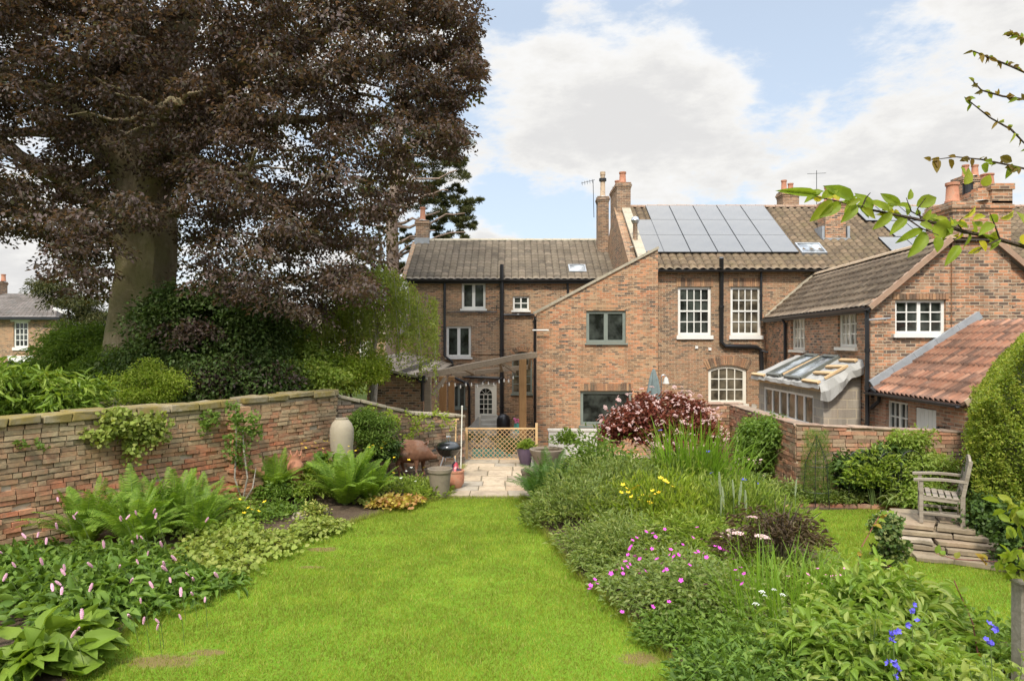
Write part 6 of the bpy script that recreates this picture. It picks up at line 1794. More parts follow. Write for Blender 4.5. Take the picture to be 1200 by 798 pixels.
for (c_, r_, pr) in thin:
    dd = np.hypot(pts2[:, 0] - c_[0], pts2[:, 1] - c_[1]); keep &= ~((dd < r_) & (rng.random(len(pts2)) < pr))
pts2 = pts2[keep]
# probability: more sprays inside the frame
inside = (pts2[:, 1] > -40) & (pts2[:, 0] > -40)
pts2 = pts2[inside | (rng.random(len(pts2)) < .42)]
dep = np.clip(17.3 + rn(len(pts2)) * 2.6, 11.5, 23)
edge = pts2[:, 0] > 470; dep[edge] = np.clip(16.6 + rn(edge.sum()) * 1.2, 14, 19)
# keep the trunk and main fork clear in front
tw_ = (np.abs(pts2[:, 0] - 172) < 46) & (pts2[:, 1] > 262) & (pts2[:, 1] < 345)
dep[tw_] = 19.6 + rng.random(tw_.sum()) * 2
fk_ = (np.abs(pts2[:, 0] - (120 + (pts2[:, 1] - 100) * .3)) < 34) & (pts2[:, 1] > 120) & (pts2[:, 1] <= 236) & (rng.random(len(pts2)) < .85)
dep[fk_] = 19.0 + rng.random(fk_.sum()) * 2.5
CW = np.stack([(pts2[:, 0] - 600) * dep / 800, dep, 3 - (pts2[:, 1] - 399) * dep / 800], 1)
Rr = ru(.30, .78, len(CW)); Rr[edge] *= .7
front = dep < 17.6
vis = (pts2[:, 1] > -60) & (pts2[:, 0] > -60)
def crown_part(sel, per, size, mat, nm):
    pos, dr_, nr_ = clump_cloud(CW[sel], Rr[sel], per, .34, up=.9, jit=.5, droop=.45)
    leaves(nm, pos, dr_, nr_, size * ru(.7, 1.3, len(pos)), size * .62 * ru(.7, 1.2, len(pos)), mat, Be, 'fold', .1, .12)
crown_part(front & vis, 150, .10, 'lf_beech', 'crown')
crown_part(~front & vis, 85, .13, 'lf_beech_in', 'inner_crown')
crown_part(~vis, 45, .26, 'lf_beech', 'upper_crown')

# ---- dark shrub under the beech: hanging lower skirt
def cloud_thing(name, label, cat, boxes, per_m, size, asp, mat, base, kind='fold', flat=.6, up=.6, jit=.6, droop=.2, group=None, trunk=None, rr=(.3, .6)):
    """boxes: (px,py,depth,rx_px,ry_px,rdepth,count) ellipses of sprays"""
    r_ = thing(name, label, cat, base, group)
    Cs = []
    for (px, py, dd, rx, ry, rd, cnt) in boxes:
        v = unit(rn(cnt, 3)) * (ru(0, 1, cnt, 1) ** .4)
        d_ = dd + v[:, 1] * rd
        Cs.append(np.stack([(px + v[:, 0] * rx - 600) * dd / 800, d_, 3 - (py + v[:, 2] * ry - 399) * dd / 800], 1))
    C = np.concatenate(Cs); C[:, 2] = np.maximum(C[:, 2], base[2] + .1)
    pos, dr_, nr_ = clump_cloud(C, ru(rr[0], rr[1], len(C)), per_m, flat, up=up, jit=jit, droop=droop)
    leaves('foliage', pos, dr_, nr_, size * ru(.7, 1.3, len(pos)), size * asp * ru(.8, 1.2, len(pos)), mat, r_, kind, .12, .12)
    if trunk:
        m = MB()
        for (a_, b_, r0, r1) in trunk: limb(m, a_, b_, r0, r1, .35, 6)
        m.build('trunk', M['twig'], r_, smooth=True)
    return r_
g0 = lambda px, d_, z=0: Vector(((px - 600) * d_ / 800, d_, z))
cloud_thing('dark_shrub', 'dense dark purple green shrub massed below the beech trunk behind the left wall', 'shrub',
            [(236, 418, 16, 98, 46, 1.0, 160), (205, 362, 16, 38, 28, .7, 40), (255, 352, 16.2, 60, 30, .9, 60), (305, 380, 16.2, 34, 40, .8, 44), (250, 440, 15, 95, 30, .6, 90), (320, 430, 15.6, 40, 40, .7, 40)], 150, .095, .62, 'lf_dusk', g0(240, 16), flat=.35, droop=.8, rr=(.3, .85),
            trunk=[(g0(235, 16.2), P(230, 380, 16.2), .12, .03), (g0(250, 16.2), P(290, 380, 16.3), .1, .03), (g0(240, 16.2), P(180, 400, 16), .09, .03)])
cloud_thing('purple_shrub', 'low shrub with greyish purple leaves spilling in front of the dark shrub mass', 'shrub',
            [(265, 440, 14.9, 80, 17, .4, 44), (225, 388, 15.2, 34, 10, .3, 10)], 130, .10, .55, 'lf_beech', g0(270, 14.9), flat=.45, droop=.5)
cloud_thing('conifer', 'feathery dark green conifer in front of the white house at the left', 'tree',
            [(100, 418, 19, 52, 34, 1.0, 90), (82, 400, 20, 26, 20, .8, 40), (118, 395, 19.5, 30, 18, .8, 30), (135, 430, 17, 40, 28, .8, 50)], 150, .12, .3, 'lf_mid', g0(100, 19), flat=.4, up=.8, droop=.1,
            trunk=[(g0(100, 19), P(100, 385, 19), .1, .02)])
cloud_thing('conifer', 'blue green conifer tip just above the far slate roof beside the beech', 'tree', [(60, 336, 34, 24, 9, 1.2, 26), (84, 352, 34, 30, 12, 1.2, 30), (98, 376, 34, 26, 18, 1.4, 40), (96, 405, 34, 30, 20, 1.4, 40)], 70, .22, .22, 'lf_pine', g0(92, 34), rr=(.25, .6), trunk=[(g0(92, 34), P(84, 345, 34), .15, .04)])
cloud_thing('hedge_shrub', 'dark mixed hedge standing at the left edge before the far brick house', 'shrub', [(20, 446, 24, 60, 18, 1.2, 60)], 110, .14, .5, 'lf_dark', g0(20, 24), rr=(.4, .7))
cloud_thing('laurel', 'bright glossy laurel with long pale leaves above the left wall', 'shrub', [(38, 465, 11.6, 62, 24, .45, 60), (30, 448, 12, 36, 10, .4, 22), (95, 460, 12.3, 30, 14, .4, 16), (-30, 455, 11, 40, 30, .6, 40)], 34, .19, .27, 'lf_laurel', g0(38, 11.6), 'big', flat=.8, up=.5, droop=.15, rr=(.2, .36),
            trunk=[(g0(30, 11.7), P(20, 450, 11.7), .03, .01), (g0(50, 11.7), P(62, 440, 11.9), .03, .01)])
cloud_thing('pink_bud_shrub', 'twiggy yellow green shrub with reddish tips just behind the left wall', 'shrub', [(165, 452, 13.4, 48, 20, .4, 70), (172, 432, 13.6, 14, 14, .3, 16), (205, 445, 13.6, 14, 14, .3, 16)], 70, .055, .45, 'lf_lime', g0(170, 13.4), rr=(.14, .3), jit=.9,
            trunk=[(g0(165, 13.4), P(172, 430, 13.6), .025, .006), (g0(168, 13.4), P(205, 438, 13.6), .02, .006), (g0(163, 13.4), P(140, 445, 13.5), .02, .006)])
cloud_thing('hazel_shrub', 'bright green leafy shrub between the dark shrub and the birch', 'shrub', [(360, 430, 17, 45, 30, 1.0, 70), (340, 395, 18, 30, 26, 1, 40), (345, 440, 15.8, 60, 16, .4, 50)], 120, .10, .6, 'lf_light', g0(360, 17), rr=(.25, .5),
            trunk=[(g0(358, 17), P(350, 395, 17.5), .08, .02), (g0(366, 17), P(392, 380, 17.6), .1, .05)])
cloud_thing('privet_bush', 'fresh green bush in the corner behind the cross wall', 'shrub', [(405, 437, 17, 40, 20, .6, 70), (435, 430, 17.5, 22, 18, .5, 30)], 110, .07, .55, 'lf_lime', g0(410, 17), rr=(.2, .4), trunk=[(g0(410, 17), P(410, 430, 17), .05, .02)])
# weeping birch
Bi = thing('weeping_birch', 'weeping birch with pale green hanging twigs left of the brick house', 'tree', P(440, 470, 18.5)[:2] + (0,))
mb = MB()
limb(mb, g0(430, 18.5), P(444, 270, 18.8), .13, .04, .2, 9); limb(mb, g0(398, 18.2), P(415, 350, 18.2), .09, .05, .15, 6)
tips = []
for i in range(430):
    px = random.gauss(425, 44); px = min(508, max(322, px)); py = 300 + abs(random.gauss(0, 1)) * 35 + (abs(px - 445) * .75); dd = random.uniform(17, 19.6)
    tips.append((px, min(py, 425), dd))
C = []; 
for (px, py, dd) in tips:
    ln_ = random.uniform(18, 62); n = 52
    t_ = ru(0, 1, n); C.append(np.stack([(px + rn(n) * 2.2 + t_ * 3 - 600) * dd / 800, dd + rn(n) * .05, 3 - (py + t_ * ln_ - 399) * dd / 800], 1))
    if random.random() < .35: mb.tube([P(px, py, dd), P(px + 3, py + ln_ * .8, dd)], .006, 3, cap=False)
for i in range(22):
    tp_2 = random.choice(tips); limb(mb, P(440 - i % 3 * 8, 330 + i * 3, 18.6), P(*tp_2), .03, .008, .5, 5, -.2)
mb.build('trunk', M['bark_pale'], Bi, smooth=True)
pos = np.concatenate(C); k = len(pos)
leaves('crown', pos, rn(k, 3) * .5 + np.array([0, 0, -.8]), rn(k, 3), .075 * ru(.7, 1.3, k), .045, 'lf_birch', Bi, 'fold', .1)
# pine behind
Pi = thing('pine_tree', 'tall dark pine with a bare pinkish trunk beyond the beech and left chimney', 'tree', (P(460, 0, 34).x, 34, 0))
mb = MB()
mb.tube([g0(460, 34, -.3), P(460, 400, 34), P(461, 330, 34), P(459, 260, 34), P(466, 190, 34), P(470, 100, 34)], [.42, .36, .33, .3, .24, .12], 12)
pads = []
for (px, py, rx) in ((505, 160, 40), (520, 175, 34), (535, 200, 22), (500, 200, 34), (525, 223, 24), (545, 250, 20), (515, 248, 26), (480, 240, 24), (545, 272, 12), (510, 270, 20), (485, 285, 14), (520, 285, 10), (480, 180, 30), (440, 220, 30), (430, 260, 26), (450, 150, 50), (500, 120, 40), (430, 300, 22), (478, 310, 12), (505, 228, 20), (530, 160, 18)):
    for q in range(11): pads.append((px + random.uniform(-.95, .95) * rx, py + random.uniform(-15, 9), 35.5 + random.uniform(-1.6, 1.5), rx * random.uniform(.12, .33)))
    limb(mb, P(464, py + 15, 34), P(px, py, 33.5), .09, .03, .5, 6)
mb.build('trunk', M['bark_pine'], Pi, smooth=True)
C = np.array([P(a, b, c_) for a, b, c_, _ in pads]); rr_ = np.array([r * 34 / 800 for *_, r in pads])
pos, dr_, nr_ = clump_cloud(C, rr_ * 1.0, 240, .5, up=.5, jit=.9)
leaves('crown', pos, dr_ * .6 + np.array([0, 0, .3]), nr_, .20 * ru(.7, 1.3, len(pos)), .045, 'lf_pine', Pi, 'rhomb', 0)
# distant trees closing the horizon
def far_tree(px, d_, h, r, mat, label, n=16, i=0):
    base = g0(px, d_); t_ = thing('broadleaf_tree', label, 'tree', base, 'distant trees on the horizon')
    v = unit(rn(n, 3)) * (ru(0, 1, n, 1) ** .4); C = np.array([base.x, base.y, h * .6]) + v * np.array([r, r, h * .38])
    pos, dr_, nr_ = clump_cloud(C, np.full(n, r * .42), 260, .8, up=.5, jit=.7)
    leaves('crown', pos, dr_, nr_, .5 * ru(.7, 1.3, len(pos)), .35, mat, t_, 'rhomb')
    m = MB(); m.tube([base - Z_ * .3, base + Z_ * h * .6], [.3, .15], 8); m.build('trunk', M['twig'], t_)
for (px, d_, h, r, mt, lb) in ((-30, 62, 4.5, 3.4, 'lf_mid', 'distant low tree at the left edge behind the far brick house'), (140, 60, 5, 3.6, 'lf_dark', 'distant tree behind the beech trunk'), (205, 64, 5, 4.2, 'lf_dark', 'distant tree right of the beech trunk'),
                              (285, 60, 5, 4, 'lf_dark', 'distant tree behind the lower beech branches'), (400, 62, 6, 3.4, 'lf_light', 'distant tree behind the weeping birch')):
    far_tree(px, d_, h, r, mt, lb)

# trees at the far end of the garden, behind the camera: the windows mirror them
for (x_, y_, h_, r_2, mt) in ((-17, -16, 11, 5, 'lf_dark'), (-8, -20, 10, 4.5, 'lf_mid'), (1, -22, 11, 5, 'lf_dark'), (10, -21, 10, 4.6, 'lf_mid'), (19, -18, 11, 5, 'lf_dark'), (28, -14, 10, 5, 'lf_mid')):
    t_ = thing('garden_tree', {-17: 'first', -8: 'second', 1: 'third', 10: 'fourth', 19: 'fifth', 28: 'sixth'}[x_] + ' tree from the left in the row behind the viewer', 'tree', (x_, y_, 0), 'trees behind the viewer')
    v = unit(rn(34, 3)) * (ru(0, 1, 34, 1) ** .35); C = np.array([x_, y_, h_ * .56]) + v * np.array([r_2, r_2 * .7, h_ * .42])
    pos, dr_, nr_ = clump_cloud(C, np.full(34, 1.5), 130, .8, up=.4, jit=.8); leaves('crown', pos, dr_, nr_, .7, .5, mt, t_, 'rhomb')
    m = MB(); m.tube([(x_, y_, -.1), (x_, y_, h_ * .6)], [.35, .15], 8); m.build('trunk', M['twig'], t_)
# ---- foreground apple branches reaching in from the right
Ap = thing('apple_tree', 'apple tree outside the frame whose leafy branches reach in at the top right', 'tree', (3.4, 2.7, 0))
mb = MB(); mb.tube([(3.4, 2.7, -.1), (3.42, 2.72, 1.2), (3.36, 2.7, 2.4), (3.45, 2.7, 3.6), (3.3, 2.8, 4.6), (3.1, 2.9, 5.6)], [.13, .11, .10, .08, .05, .02], 10)
br = [(3.36, 2.7, 2.55), (2.4, 2.3, 3.05), P(1230, 300, 2.1), P(1200, 289, 2.05), P(1165, 279, 2.02), P(1128, 271, 2.0), P(1098, 262, 2.0), P(1060, 254, 2.0), P(1020, 246, 2.02), P(990, 238, 2.05), P(962, 232, 2.08), P(945, 228, 2.1)]
mb.tube(br, [.03, .014, .0072, .0066, .006, .0055, .005, .0042, .0035, .003, .002, .0015], 7)
for a_, b_, c_ in (((1095, 262), (1068, 248), (1062, 232)), ((1080, 258), (1075, 245), (1085, 232)), ((1060, 254), (1080, 268), (1100, 276)), ((1172, 281), (1165, 262), (1160, 250)), ((1128, 271), (1122, 262), (1128, 255)), ((1010, 243), (1015, 232), (1020, 226)), ((1170, 281), (1150, 291), (1140, 297))):
    mb.tube([P(*a_, 2.0), P(*b_, 2.0), P(*c_, 1.98)], [.0028, .002, .001], 5)
tw2 = [[(3.35, 2.75, 4.3), (2.7, 2.9, 4.2), P(1210, 178, 3.0), P(1185, 152, 3.0), P(1160, 138, 3.0), P(1140, 122, 3.0), P(1130, 114, 3.0)], [(3.35, 2.75, 4.6), (2.8, 2.9, 4.5), P(1215, 92, 3.0), P(1185, 78, 3.0), P(1160, 68, 3.0), P(1140, 60, 3.0)],
       [(3.36, 2.7, 4.4), (2.7, 2.8, 4.3), P(1210, 118, 3.0), P(1175, 113, 3.0), P(1150, 106, 3.0), P(1138, 93, 3.0)], [(3.35, 2.7, 3.9), (2.6, 2.8, 3.9), P(1210, 200, 2.9), P(1180, 193, 2.9), P(1150, 187, 2.9), P(1120, 184, 2.9), P(1090, 188, 2.9)], [(3.3, 2.8, 4.6), (2.8, 2.9, 4.65), P(1205, 50, 3), P(1188, 40, 3), P(1180, 42, 3)]]
for tw in tw2: mb.tube(tw, [.02, .012, .0055, .0045, .0035, .0025, .0015][:len(tw)], 5)
mb.build('trunk', M['twig'], Ap, smooth=True)
LV = [(958, 228, 905, 222, 11, 0), (962, 226, 938, 238, 12, 0), (975, 235, 946, 264, 16, 0), (985, 238, 958, 257, 14, 0), (1000, 234, 962, 214, 16, 0), (1004, 240, 984, 264, 13, 0), (970, 230, 985, 214, 12, 0), (992, 240, 1012, 232, 9, 0), (1022, 246, 1000, 222, 14, 0),
      (1042, 248, 1012, 231, 12, 0), (1055, 240, 1028, 225, 12, 0), (1045, 250, 1020, 272, 12, 0), (1062, 256, 1040, 277, 12, 0), (1068, 244, 1048, 238, 9, 0), (1074, 242, 1104, 228, 17, 0), (1064, 234, 1070, 219, 9, 0), (1082, 268, 1044, 287, 10, 0),
      (1084, 272, 1064, 306, 17, 0), (1094, 264, 1120, 276, 24, 0), (1098, 278, 1100, 298, 13, 0), (1124, 288, 1106, 314, 12, 0), (1090, 262, 1100, 248, 12, 0), (1078, 262, 1098, 270, 10, 0), (1112, 262, 1092, 252, 10, 0),
      (1128, 256, 1150, 239, 6, 1), (1140, 258, 1160, 250, 8, 1), (1172, 256, 1196, 246, 8, 1), (1150, 266, 1138, 258, 10, 0), (1163, 262, 1146, 276, 12, 0), (1168, 272, 1158, 292, 9, 0), (1148, 282, 1158, 296, 9, 1), (1150, 290, 1132, 299, 7, 1), (1198, 286, 1206, 272, 14, 1), (1134, 268, 1118, 258, 8, 0), (1160, 252, 1172, 262, 10, 0),
      (1130, 216, 1139, 193, 15, 0), (1150, 194, 1161, 202, 13, 0), (1152, 218, 1162, 203, 12, 0), (1186, 192, 1178, 213, 8, 0), (1096, 187, 1099, 204, 10, 2), (1112, 187, 1118, 200, 8, 2), (1172, 184, 1190, 191, 10, 2), (1180, 200, 1200, 196, 8, 0), (1126, 196, 1132, 206, 7, 0), (1010, 244, 1030, 258, 9, 0), (950, 228, 968, 222, 9, 0), (1200, 262, 1192, 244, 10, 0)]
groups = {0: ([], [], [], [], []), 1: ([], [], [], [], []), 2: ([], [], [], [], [])}
M['lf_russet'] = leaf_mat('russet_leaf', [(.20, .14, .05), (.26, .20, .06), (.13, .12, .04)], .35)
def near_leaf(bx, by, tx, ty, w_, k, dd):
    a_, b_ = P(bx, by, dd), P(tx, ty, dd + random.uniform(-.03, .03)); v_ = b_ - a_
    G = groups[k]; G[0].append(a_); G[1].append(v_); G[2].append(Vector((random.uniform(-.6, .6), -1, random.uniform(-.5, .9)))); G[3].append(v_.length); G[4].append(w_ * dd / 800 * .98)
for lf in LV: near_leaf(lf[0], lf[1], lf[0] + (lf[2] - lf[0]) * .86, lf[1] + (lf[3] - lf[1]) * .86, lf[4] * .95, lf[5], 2.0 if lf[1] > 216 else 2.9)
for _ in range(34):
    i = random.randrange(3, 11); p = Vector(br[i]).lerp(Vector(br[i + 1 if i < 11 else i]), random.random()); px = 600 + p.x / p.y * 800; py = 399 - (p.z - 3) / p.y * 800
    an = random.uniform(0, 6.28); l = random.uniform(8, 19); near_leaf(px + random.uniform(-4, 4), py + random.uniform(-4, 4), px + l * math.cos(an), py + l * math.sin(an), random.uniform(5, 9), random.choice((0, 0, 0, 1)), p.y)
for tw in tw2:
    for _ in range(20):
        i = random.randrange(2, len(tw) - 1); p = Vector(tw[i]).lerp(Vector(tw[i + 1]), random.random()); dd = p.y; px = 600 + p.x / dd * 800; py = 399 - (p.z - 3) / dd * 800
        an = random.uniform(0, 6.28); l = random.uniform(6, 12); near_leaf(px, py, px + l * math.cos(an), py + l * math.sin(an) * .8 + 2, random.uniform(3, 6), random.choice((2, 2, 0)), dd)
for k, mt, nm in ((0, 'lf_apple', 'leaves'), (1, 'lf_yellow', 'yellow_leaves'), (2, 'lf_russet', 'small_leaves')):
    G = groups[k]; leaves(nm, np.array(G[0]), np.array(G[1]), np.array(G[2]), np.array(G[3]), np.array(G[4]), mt, Ap, 'big', .14, .14)
# ================================================================== garden plants
def flower_copies(root, proto_mb, name, mat, spots, first_label=None, scale=(.8, 1.2), tilt=.5):
    """each flower head is a part of its plant; all share one mesh built round the origin"""
    me = bpy.data.meshes.new(name); me.from_pydata(proto_mb.v, [], proto_mb.f); me.update(); me.materials.append(M[mat])
    pw_ = parent_world(root)
    for p in spots:
        o = bpy.data.objects.new(name, me); COL.objects.link(o); o.parent = root; o.location = Vector(p) - pw_
        o.rotation_euler = (random.uniform(-tilt, tilt), random.uniform(-tilt, tilt), random.uniform(0, 6.28)); s = random.uniform(*scale); o.scale = (s, s, s)
def star(r, n=5, cup=.3, w=.5):
    m = MB()
    for k in range(n):
        a = 2 * math.pi * k / n; e = Vector((math.cos(a), math.sin(a), 0)); t_ = Vector((-e.y, e.x, 0))
        m.add([(0, 0, 0), e * r * .6 + t_ * r * w * .6 + Z_ * r * cup * .5, e * r + Z_ * r * cup, e * r * .6 - t_ * r * w * .6 + Z_ * r * cup * .5], [(0, 3, 2, 1)])
    return m
def spike(r, h, n=7, rows=6):
    m = MB()
    for j in range(rows):
        zz = h * j / (rows - 1); rr = r * math.sin(math.pi * (j + .8) / (rows + .6)) + r * .25
        for k in range(n):
            a = 2 * math.pi * k / n + j * .45; c = Vector((rr * .7 * math.cos(a), rr * .7 * math.sin(a), zz)); m.obox(c, X_, Y_, Z_, r * .28, r * .28, h / rows * .55, r * .08)
    return m
def umbel(r, n=26):
    m = MB()
    for k in range(n):
        q = math.sqrt((k + .5) / n) * r; a = k * 2.4; m.obox((q * math.cos(a), q * math.sin(a), .02 * (1 - (q / r) ** 2) + random.uniform(-.003, .003)), X_, Y_, Z_, r * .13, r * .13, r * .06, r * .03)
    return m
def spots_px(lst, dd, jit=0.0): return [P(px, py, dd + random.uniform(-jit, jit)) for px, py in lst]
def rspots(px0, px1, py0, py1, n, dfun):
    out = []
    for _ in range(n):
        px, py = random.uniform(px0, px1), random.uniform(py0, py1); out.append(P(px, py, dfun(px, py)))
    return out

# ---------- left border
fb = fern('biggest fern, a broad lime green clump of fronds against the near left wall', -5.6, 10.15, 1.25, 52, pin=44, spread=.7)
for (a_, b_, l_, n_) in ((-6.15, 9.85, 1.1, 44), (-5.2, 10.55, 1.2, 44), (-5.0, 11.0, 1.0, 34), (-5.35, 9.75, 1.0, 40), (-4.75, 10.35, .85, 30)): fern('', a_, b_, l_, n_, root=fb, pin=40, spread=.75)
f2 = fern('tall feathery fern in the middle of the far left border beside the terracotta urn', -3.0, 12.3, 1.3, 60, pin=42, mat='fern'); fern('', -2.6, 12.5, 1.0, 34, root=f2)
f3 = fern('darker fern under the wall buttress above the rounded rock', -4.35, 12.55, .95, 46, 'fern', z0=.2, pin=36); fern('', -4.75, 12.4, .7, 14, root=f3, z0=.15)
ho = mound('hosta', 'hosta with big ribbed light green leaves in the bottom left corner', 'plant', -4.45, 6.0, .62, .75, .52, 230, .24, .17, 'lf_hosta', 'big', tufts=9, droop=.45, upn=.3, pw=.3)
mound('', '', '', -4.9, 5.2, .6, .7, .5, 160, .25, .18, 'lf_hosta', 'big', tufts=7, droop=.45, upn=.3, root=ho, pw=.3)
bi = mound('bistort', 'spreading patch of dark leaved plants with pale pink poker flowers below the big fern', 'plant', -4.75, 7.8, 1.15, 1.0, .42, 1500, .17, .075, 'lf_bistort', 'oval', tufts=30, droop=.35, upn=.4, stems=30)
mound('', '', '', -5.4, 8.2, .8, .7, .36, 700, .16, .08, 'lf_bistort', 'oval', tufts=20, droop=.35, upn=.4, root=bi)
mound('', '', '', -3.9, 8.0, .65, .7, .28, 500, .15, .055, 'lf_bistort', 'oval', tufts=14, droop=.35, upn=.4, root=bi)
lst = [(68, 587), (88, 603), (88, 608), (67, 619), (30, 630), (44, 629), (54, 637), (142, 610), (148, 608), (160, 603), (180, 601), (182, 607), (143, 560 + 48), (76, 668), (76, 673), (50, 661), (18, 664), (108, 664), (140, 665), (161, 631), (156, 637), (167, 631), (190, 640), (173, 650), (162, 660), (153, 682), (179, 688), (193, 663), (195, 668), (206, 656), (62, 692), (71, 685), (72, 696), (105, 692), (165, 706), (152, 722), (168, 730), (186, 729), (184, 737), (221, 674), (227, 680), (255, 676), (212, 698), (226, 697), (240, 705), (212, 725), (84, 746), (91, 738), (4, 680), (96, 724), (2, 648), (241, 611), (122, 641), (200, 682)]
def bist_d(px, py): return min(9.3, max(5.6, (3 - .42) * 800 / (py - 399) * .985 if py > 620 else 9.2))
sp_ = [P(px, py, bist_d(px, py)) for px, py in lst]
flower_copies(bi, spike(.0125, .07), 'flower_spike', 'petal_pink', sp_, tilt=.7, scale=(.6, 1.1))
for p in sp_:
    g_ = Vector((p.x * .93 - .25, min(p.y + .15, 9.4), .15)); MB().tube([g_, g_.lerp(p, .6) + Z_ * .08, p], .0035, 3, cap=False).build('flower_stalk', M['stem'], bi)
al = mound('geranium_patch', 'low spreading patch of pale scalloped leaves along the lawn between fern and bare soil', 'plant', -3.95, 9.6, .85, .75, .3, 1500, .075, .075, 'lf_alch', 'oval', tufts=30, droop=.3, upn=.2, pw=.3)
mound('', '', '', -3.75, 8.75, .6, .6, .26, 700, .07, .07, 'lf_alch', 'oval', tufts=16, root=al, droop=.3, upn=.2)
mound('', '', '', -4.6, 10.5, .8, .6, .34, 800, .07, .07, 'lf_light', 'oval', tufts=18, root=al, droop=.3, upn=.2)
yp = mound('poppy_clump', 'small clump with a few yellow poppies between the pale patch and the wall', 'plant', -4.3, 11.2, .55, .35, .28, 500, .07, .045, 'lf_mid', 'fold', tufts=10)
flower_copies(yp, star(.035), 'flower', 'petal_yellow', [P(px, py, 11.0) for px, py in ((281, 585), (278, 590), (270, 596), (295, 597), (291, 595), (303, 599), (310, 588), (250, 598), (246, 600), (262, 604), (286, 601))])
mound('low_shrub', 'low dark green rosette in front of the terracotta urn', 'plant', -3.85, 11.75, .42, .3, .3, 420, .10, .05, 'lf_mid', 'fold', tufts=9)
mound('variegated_shrub', 'small cream variegated shrub at the front of the far left border', 'shrub', -3.35, 11.45, .26, .24, .32, 520, .05, .035, 'lf_var', 'oval', tufts=9)
hu = mound('heuchera', 'yellow and pink leaved low plant at the lawn edge near the planter', 'plant', -2.05, 12.15, .42, .35, .3, 620, .075, .07, 'lf_yp', 'oval', tufts=12, droop=.3)
mound('', '', '', -2.35, 12.3, .4, .3, .22, 400, .07, .06, 'lf_alch', 'oval', tufts=9, root=hu)
wf = mound('wildflower_clump', 'loose green clump with yellow and white flowers around the pig legs', 'plant', -1.95, 13.2, .62, .6, .42, 1500, .10, .026, 'lf_light', 'fold', tufts=22, upn=.9, stems=20)
mound('', '', '', -2.9, 13.4, .6, .5, .55, 1100, .11, .03, 'lf_light', 'fold', tufts=16, upn=.8, root=wf)
flower_copies(wf, star(.035), 'flower', 'petal_yellow', [P(px, py, 13.0) for px, py in ((462, 536), (479, 539), (461, 554), (449, 518), (447, 525), (497, 548), (452, 520))])
flower_copies(wf, star(.028), 'white_flower', 'petal_white', [P(px, py, 13.0) for px, py in ((482, 548), (487, 564), (470, 560), (500, 560), (455, 528), (476, 552))])
sm = mound('lady_mantle', 'lime flowered clump behind the tall fern below the stone jar', 'plant', -3.35, 12.95, .75, .3, .58, 1400, .06, .045, 'lf_lime', 'fold', z0=.25, tufts=16)
flower_copies(sm, star(.03), 'flower', 'petal_yellow', rspots(352, 392, 516, 526, 12, lambda a, b: 12.9) + rspots(405, 440, 520, 532, 10, lambda a, b: 12.9), tilt=.4)
mound('hosta', 'broad leaved bluish hosta immediately in front of the stone jar', 'plant', -3.6, 13.0, .42, .22, .62, 110, .2, .15, 'lf_mid', 'oval', z0=.32, tufts=4, droop=.4)
cloud_thing('corner_shrub', 'fine leaved shrub in the corner between the stone jar and the cross wall', 'shrub', [(434, 505, 14.3, 26, 26, .25, 60), (428, 490, 14.4, 16, 12, .2, 16)], 90, .06, .4, 'lf_mid', g0(434, 14.3), rr=(.14, .28), trunk=[(g0(434, 14.4), P(430, 490, 14.4), .02, .006)])
cloud_thing('corner_shrub', 'dark glossy leaved low shrub directly left of the pig', 'shrub', [(452, 525, 14.5, 18, 14, .2, 30)], 70, .08, .5, 'lf_dark', g0(452, 14.5), rr=(.12, .22))
# plants growing in the walls
def wall_plant(label, spots, dd, mat, size, n, base, cat='climber', name='climber', asp=.8, rr=(.06, .16), kind='oval', up=.4, stem=None):
    r_ = thing(name, label, cat, base)
    C = np.array([P(px, py, d_) for (px, py, d_) in spots])
    C = np.repeat(C, 3, axis=0) + rn(len(C) * 3, 3) * .05
    pos, dr_, nr_ = clump_cloud(C, ru(rr[0], rr[1], len(C)), n, .8, up=up, jit=.5)
    nr_ = unit(nr_ + np.array([.4, -.7, 0])); leaves('foliage', pos, dr_, nr_, size * ru(.7, 1.3, len(pos)), size * asp, mat, r_, kind, .2, .1)
    if stem:
        m = MB()
        for s_ in stem: m.tube([P(*q) for q in s_], [.014] * (len(s_) - 1) + [.006], 6)
        m.build('stems', M['bark_pale'], r_)
    return r_
def wd(px, off=.12):   # depth of the left wall's face at a pixel column
    k = (px - 600) / 800; return 14.07 / (.7215 - k) - off
wall_plant('pale green and reddish geranium clump sprouting from the left garden wall top', [(px, py, wd(px, .16)) for px, py in ((125, 492), (140, 488), (155, 492), (168, 496), (180, 502), (130, 505), (145, 508), (160, 512), (172, 515), (185, 512), (150, 522), (158, 530), (120, 515), (115, 508), (135, 498), (150, 500), (165, 505), (176, 490), (186, 498))], 0, 'lf_alch', .07, 22, P(150, 500, wd(150)), 'plant', 'wall_geranium', 1.0, (.08, .18))
wall_plant('straggly climber with bare stems hanging over the wall buttress', [(px, py, wd(px, .5)) for px, py in ((278, 475), (272, 490), (282, 498), (275, 512), (285, 520), (290, 505), (270, 530), (283, 540), (298, 510), (292, 488))], 0, 'lf_mid', .06, 22, g0(282, 12.3), stem=[[(284, 588, 12.1), (275, 560, 12.0), (277, 520, 12.0), (276, 478, 12.2)], [(284, 588, 12.1), (290, 560, 12.0), (286, 530, 12.0), (284, 500, 12.1)], [(286, 588, 12.0), (296, 572, 11.9), (300, 548, 12.0)]])
wall_plant('small tuft of green weed halfway along the left garden wall', [(px, py, wd(px, .1)) for px, py in ((240, 490), (246, 496), (252, 488), (242, 500))], 0, 'lf_mid', .06, 16, P(245, 495, wd(245)), 'plant', 'wall_weed')
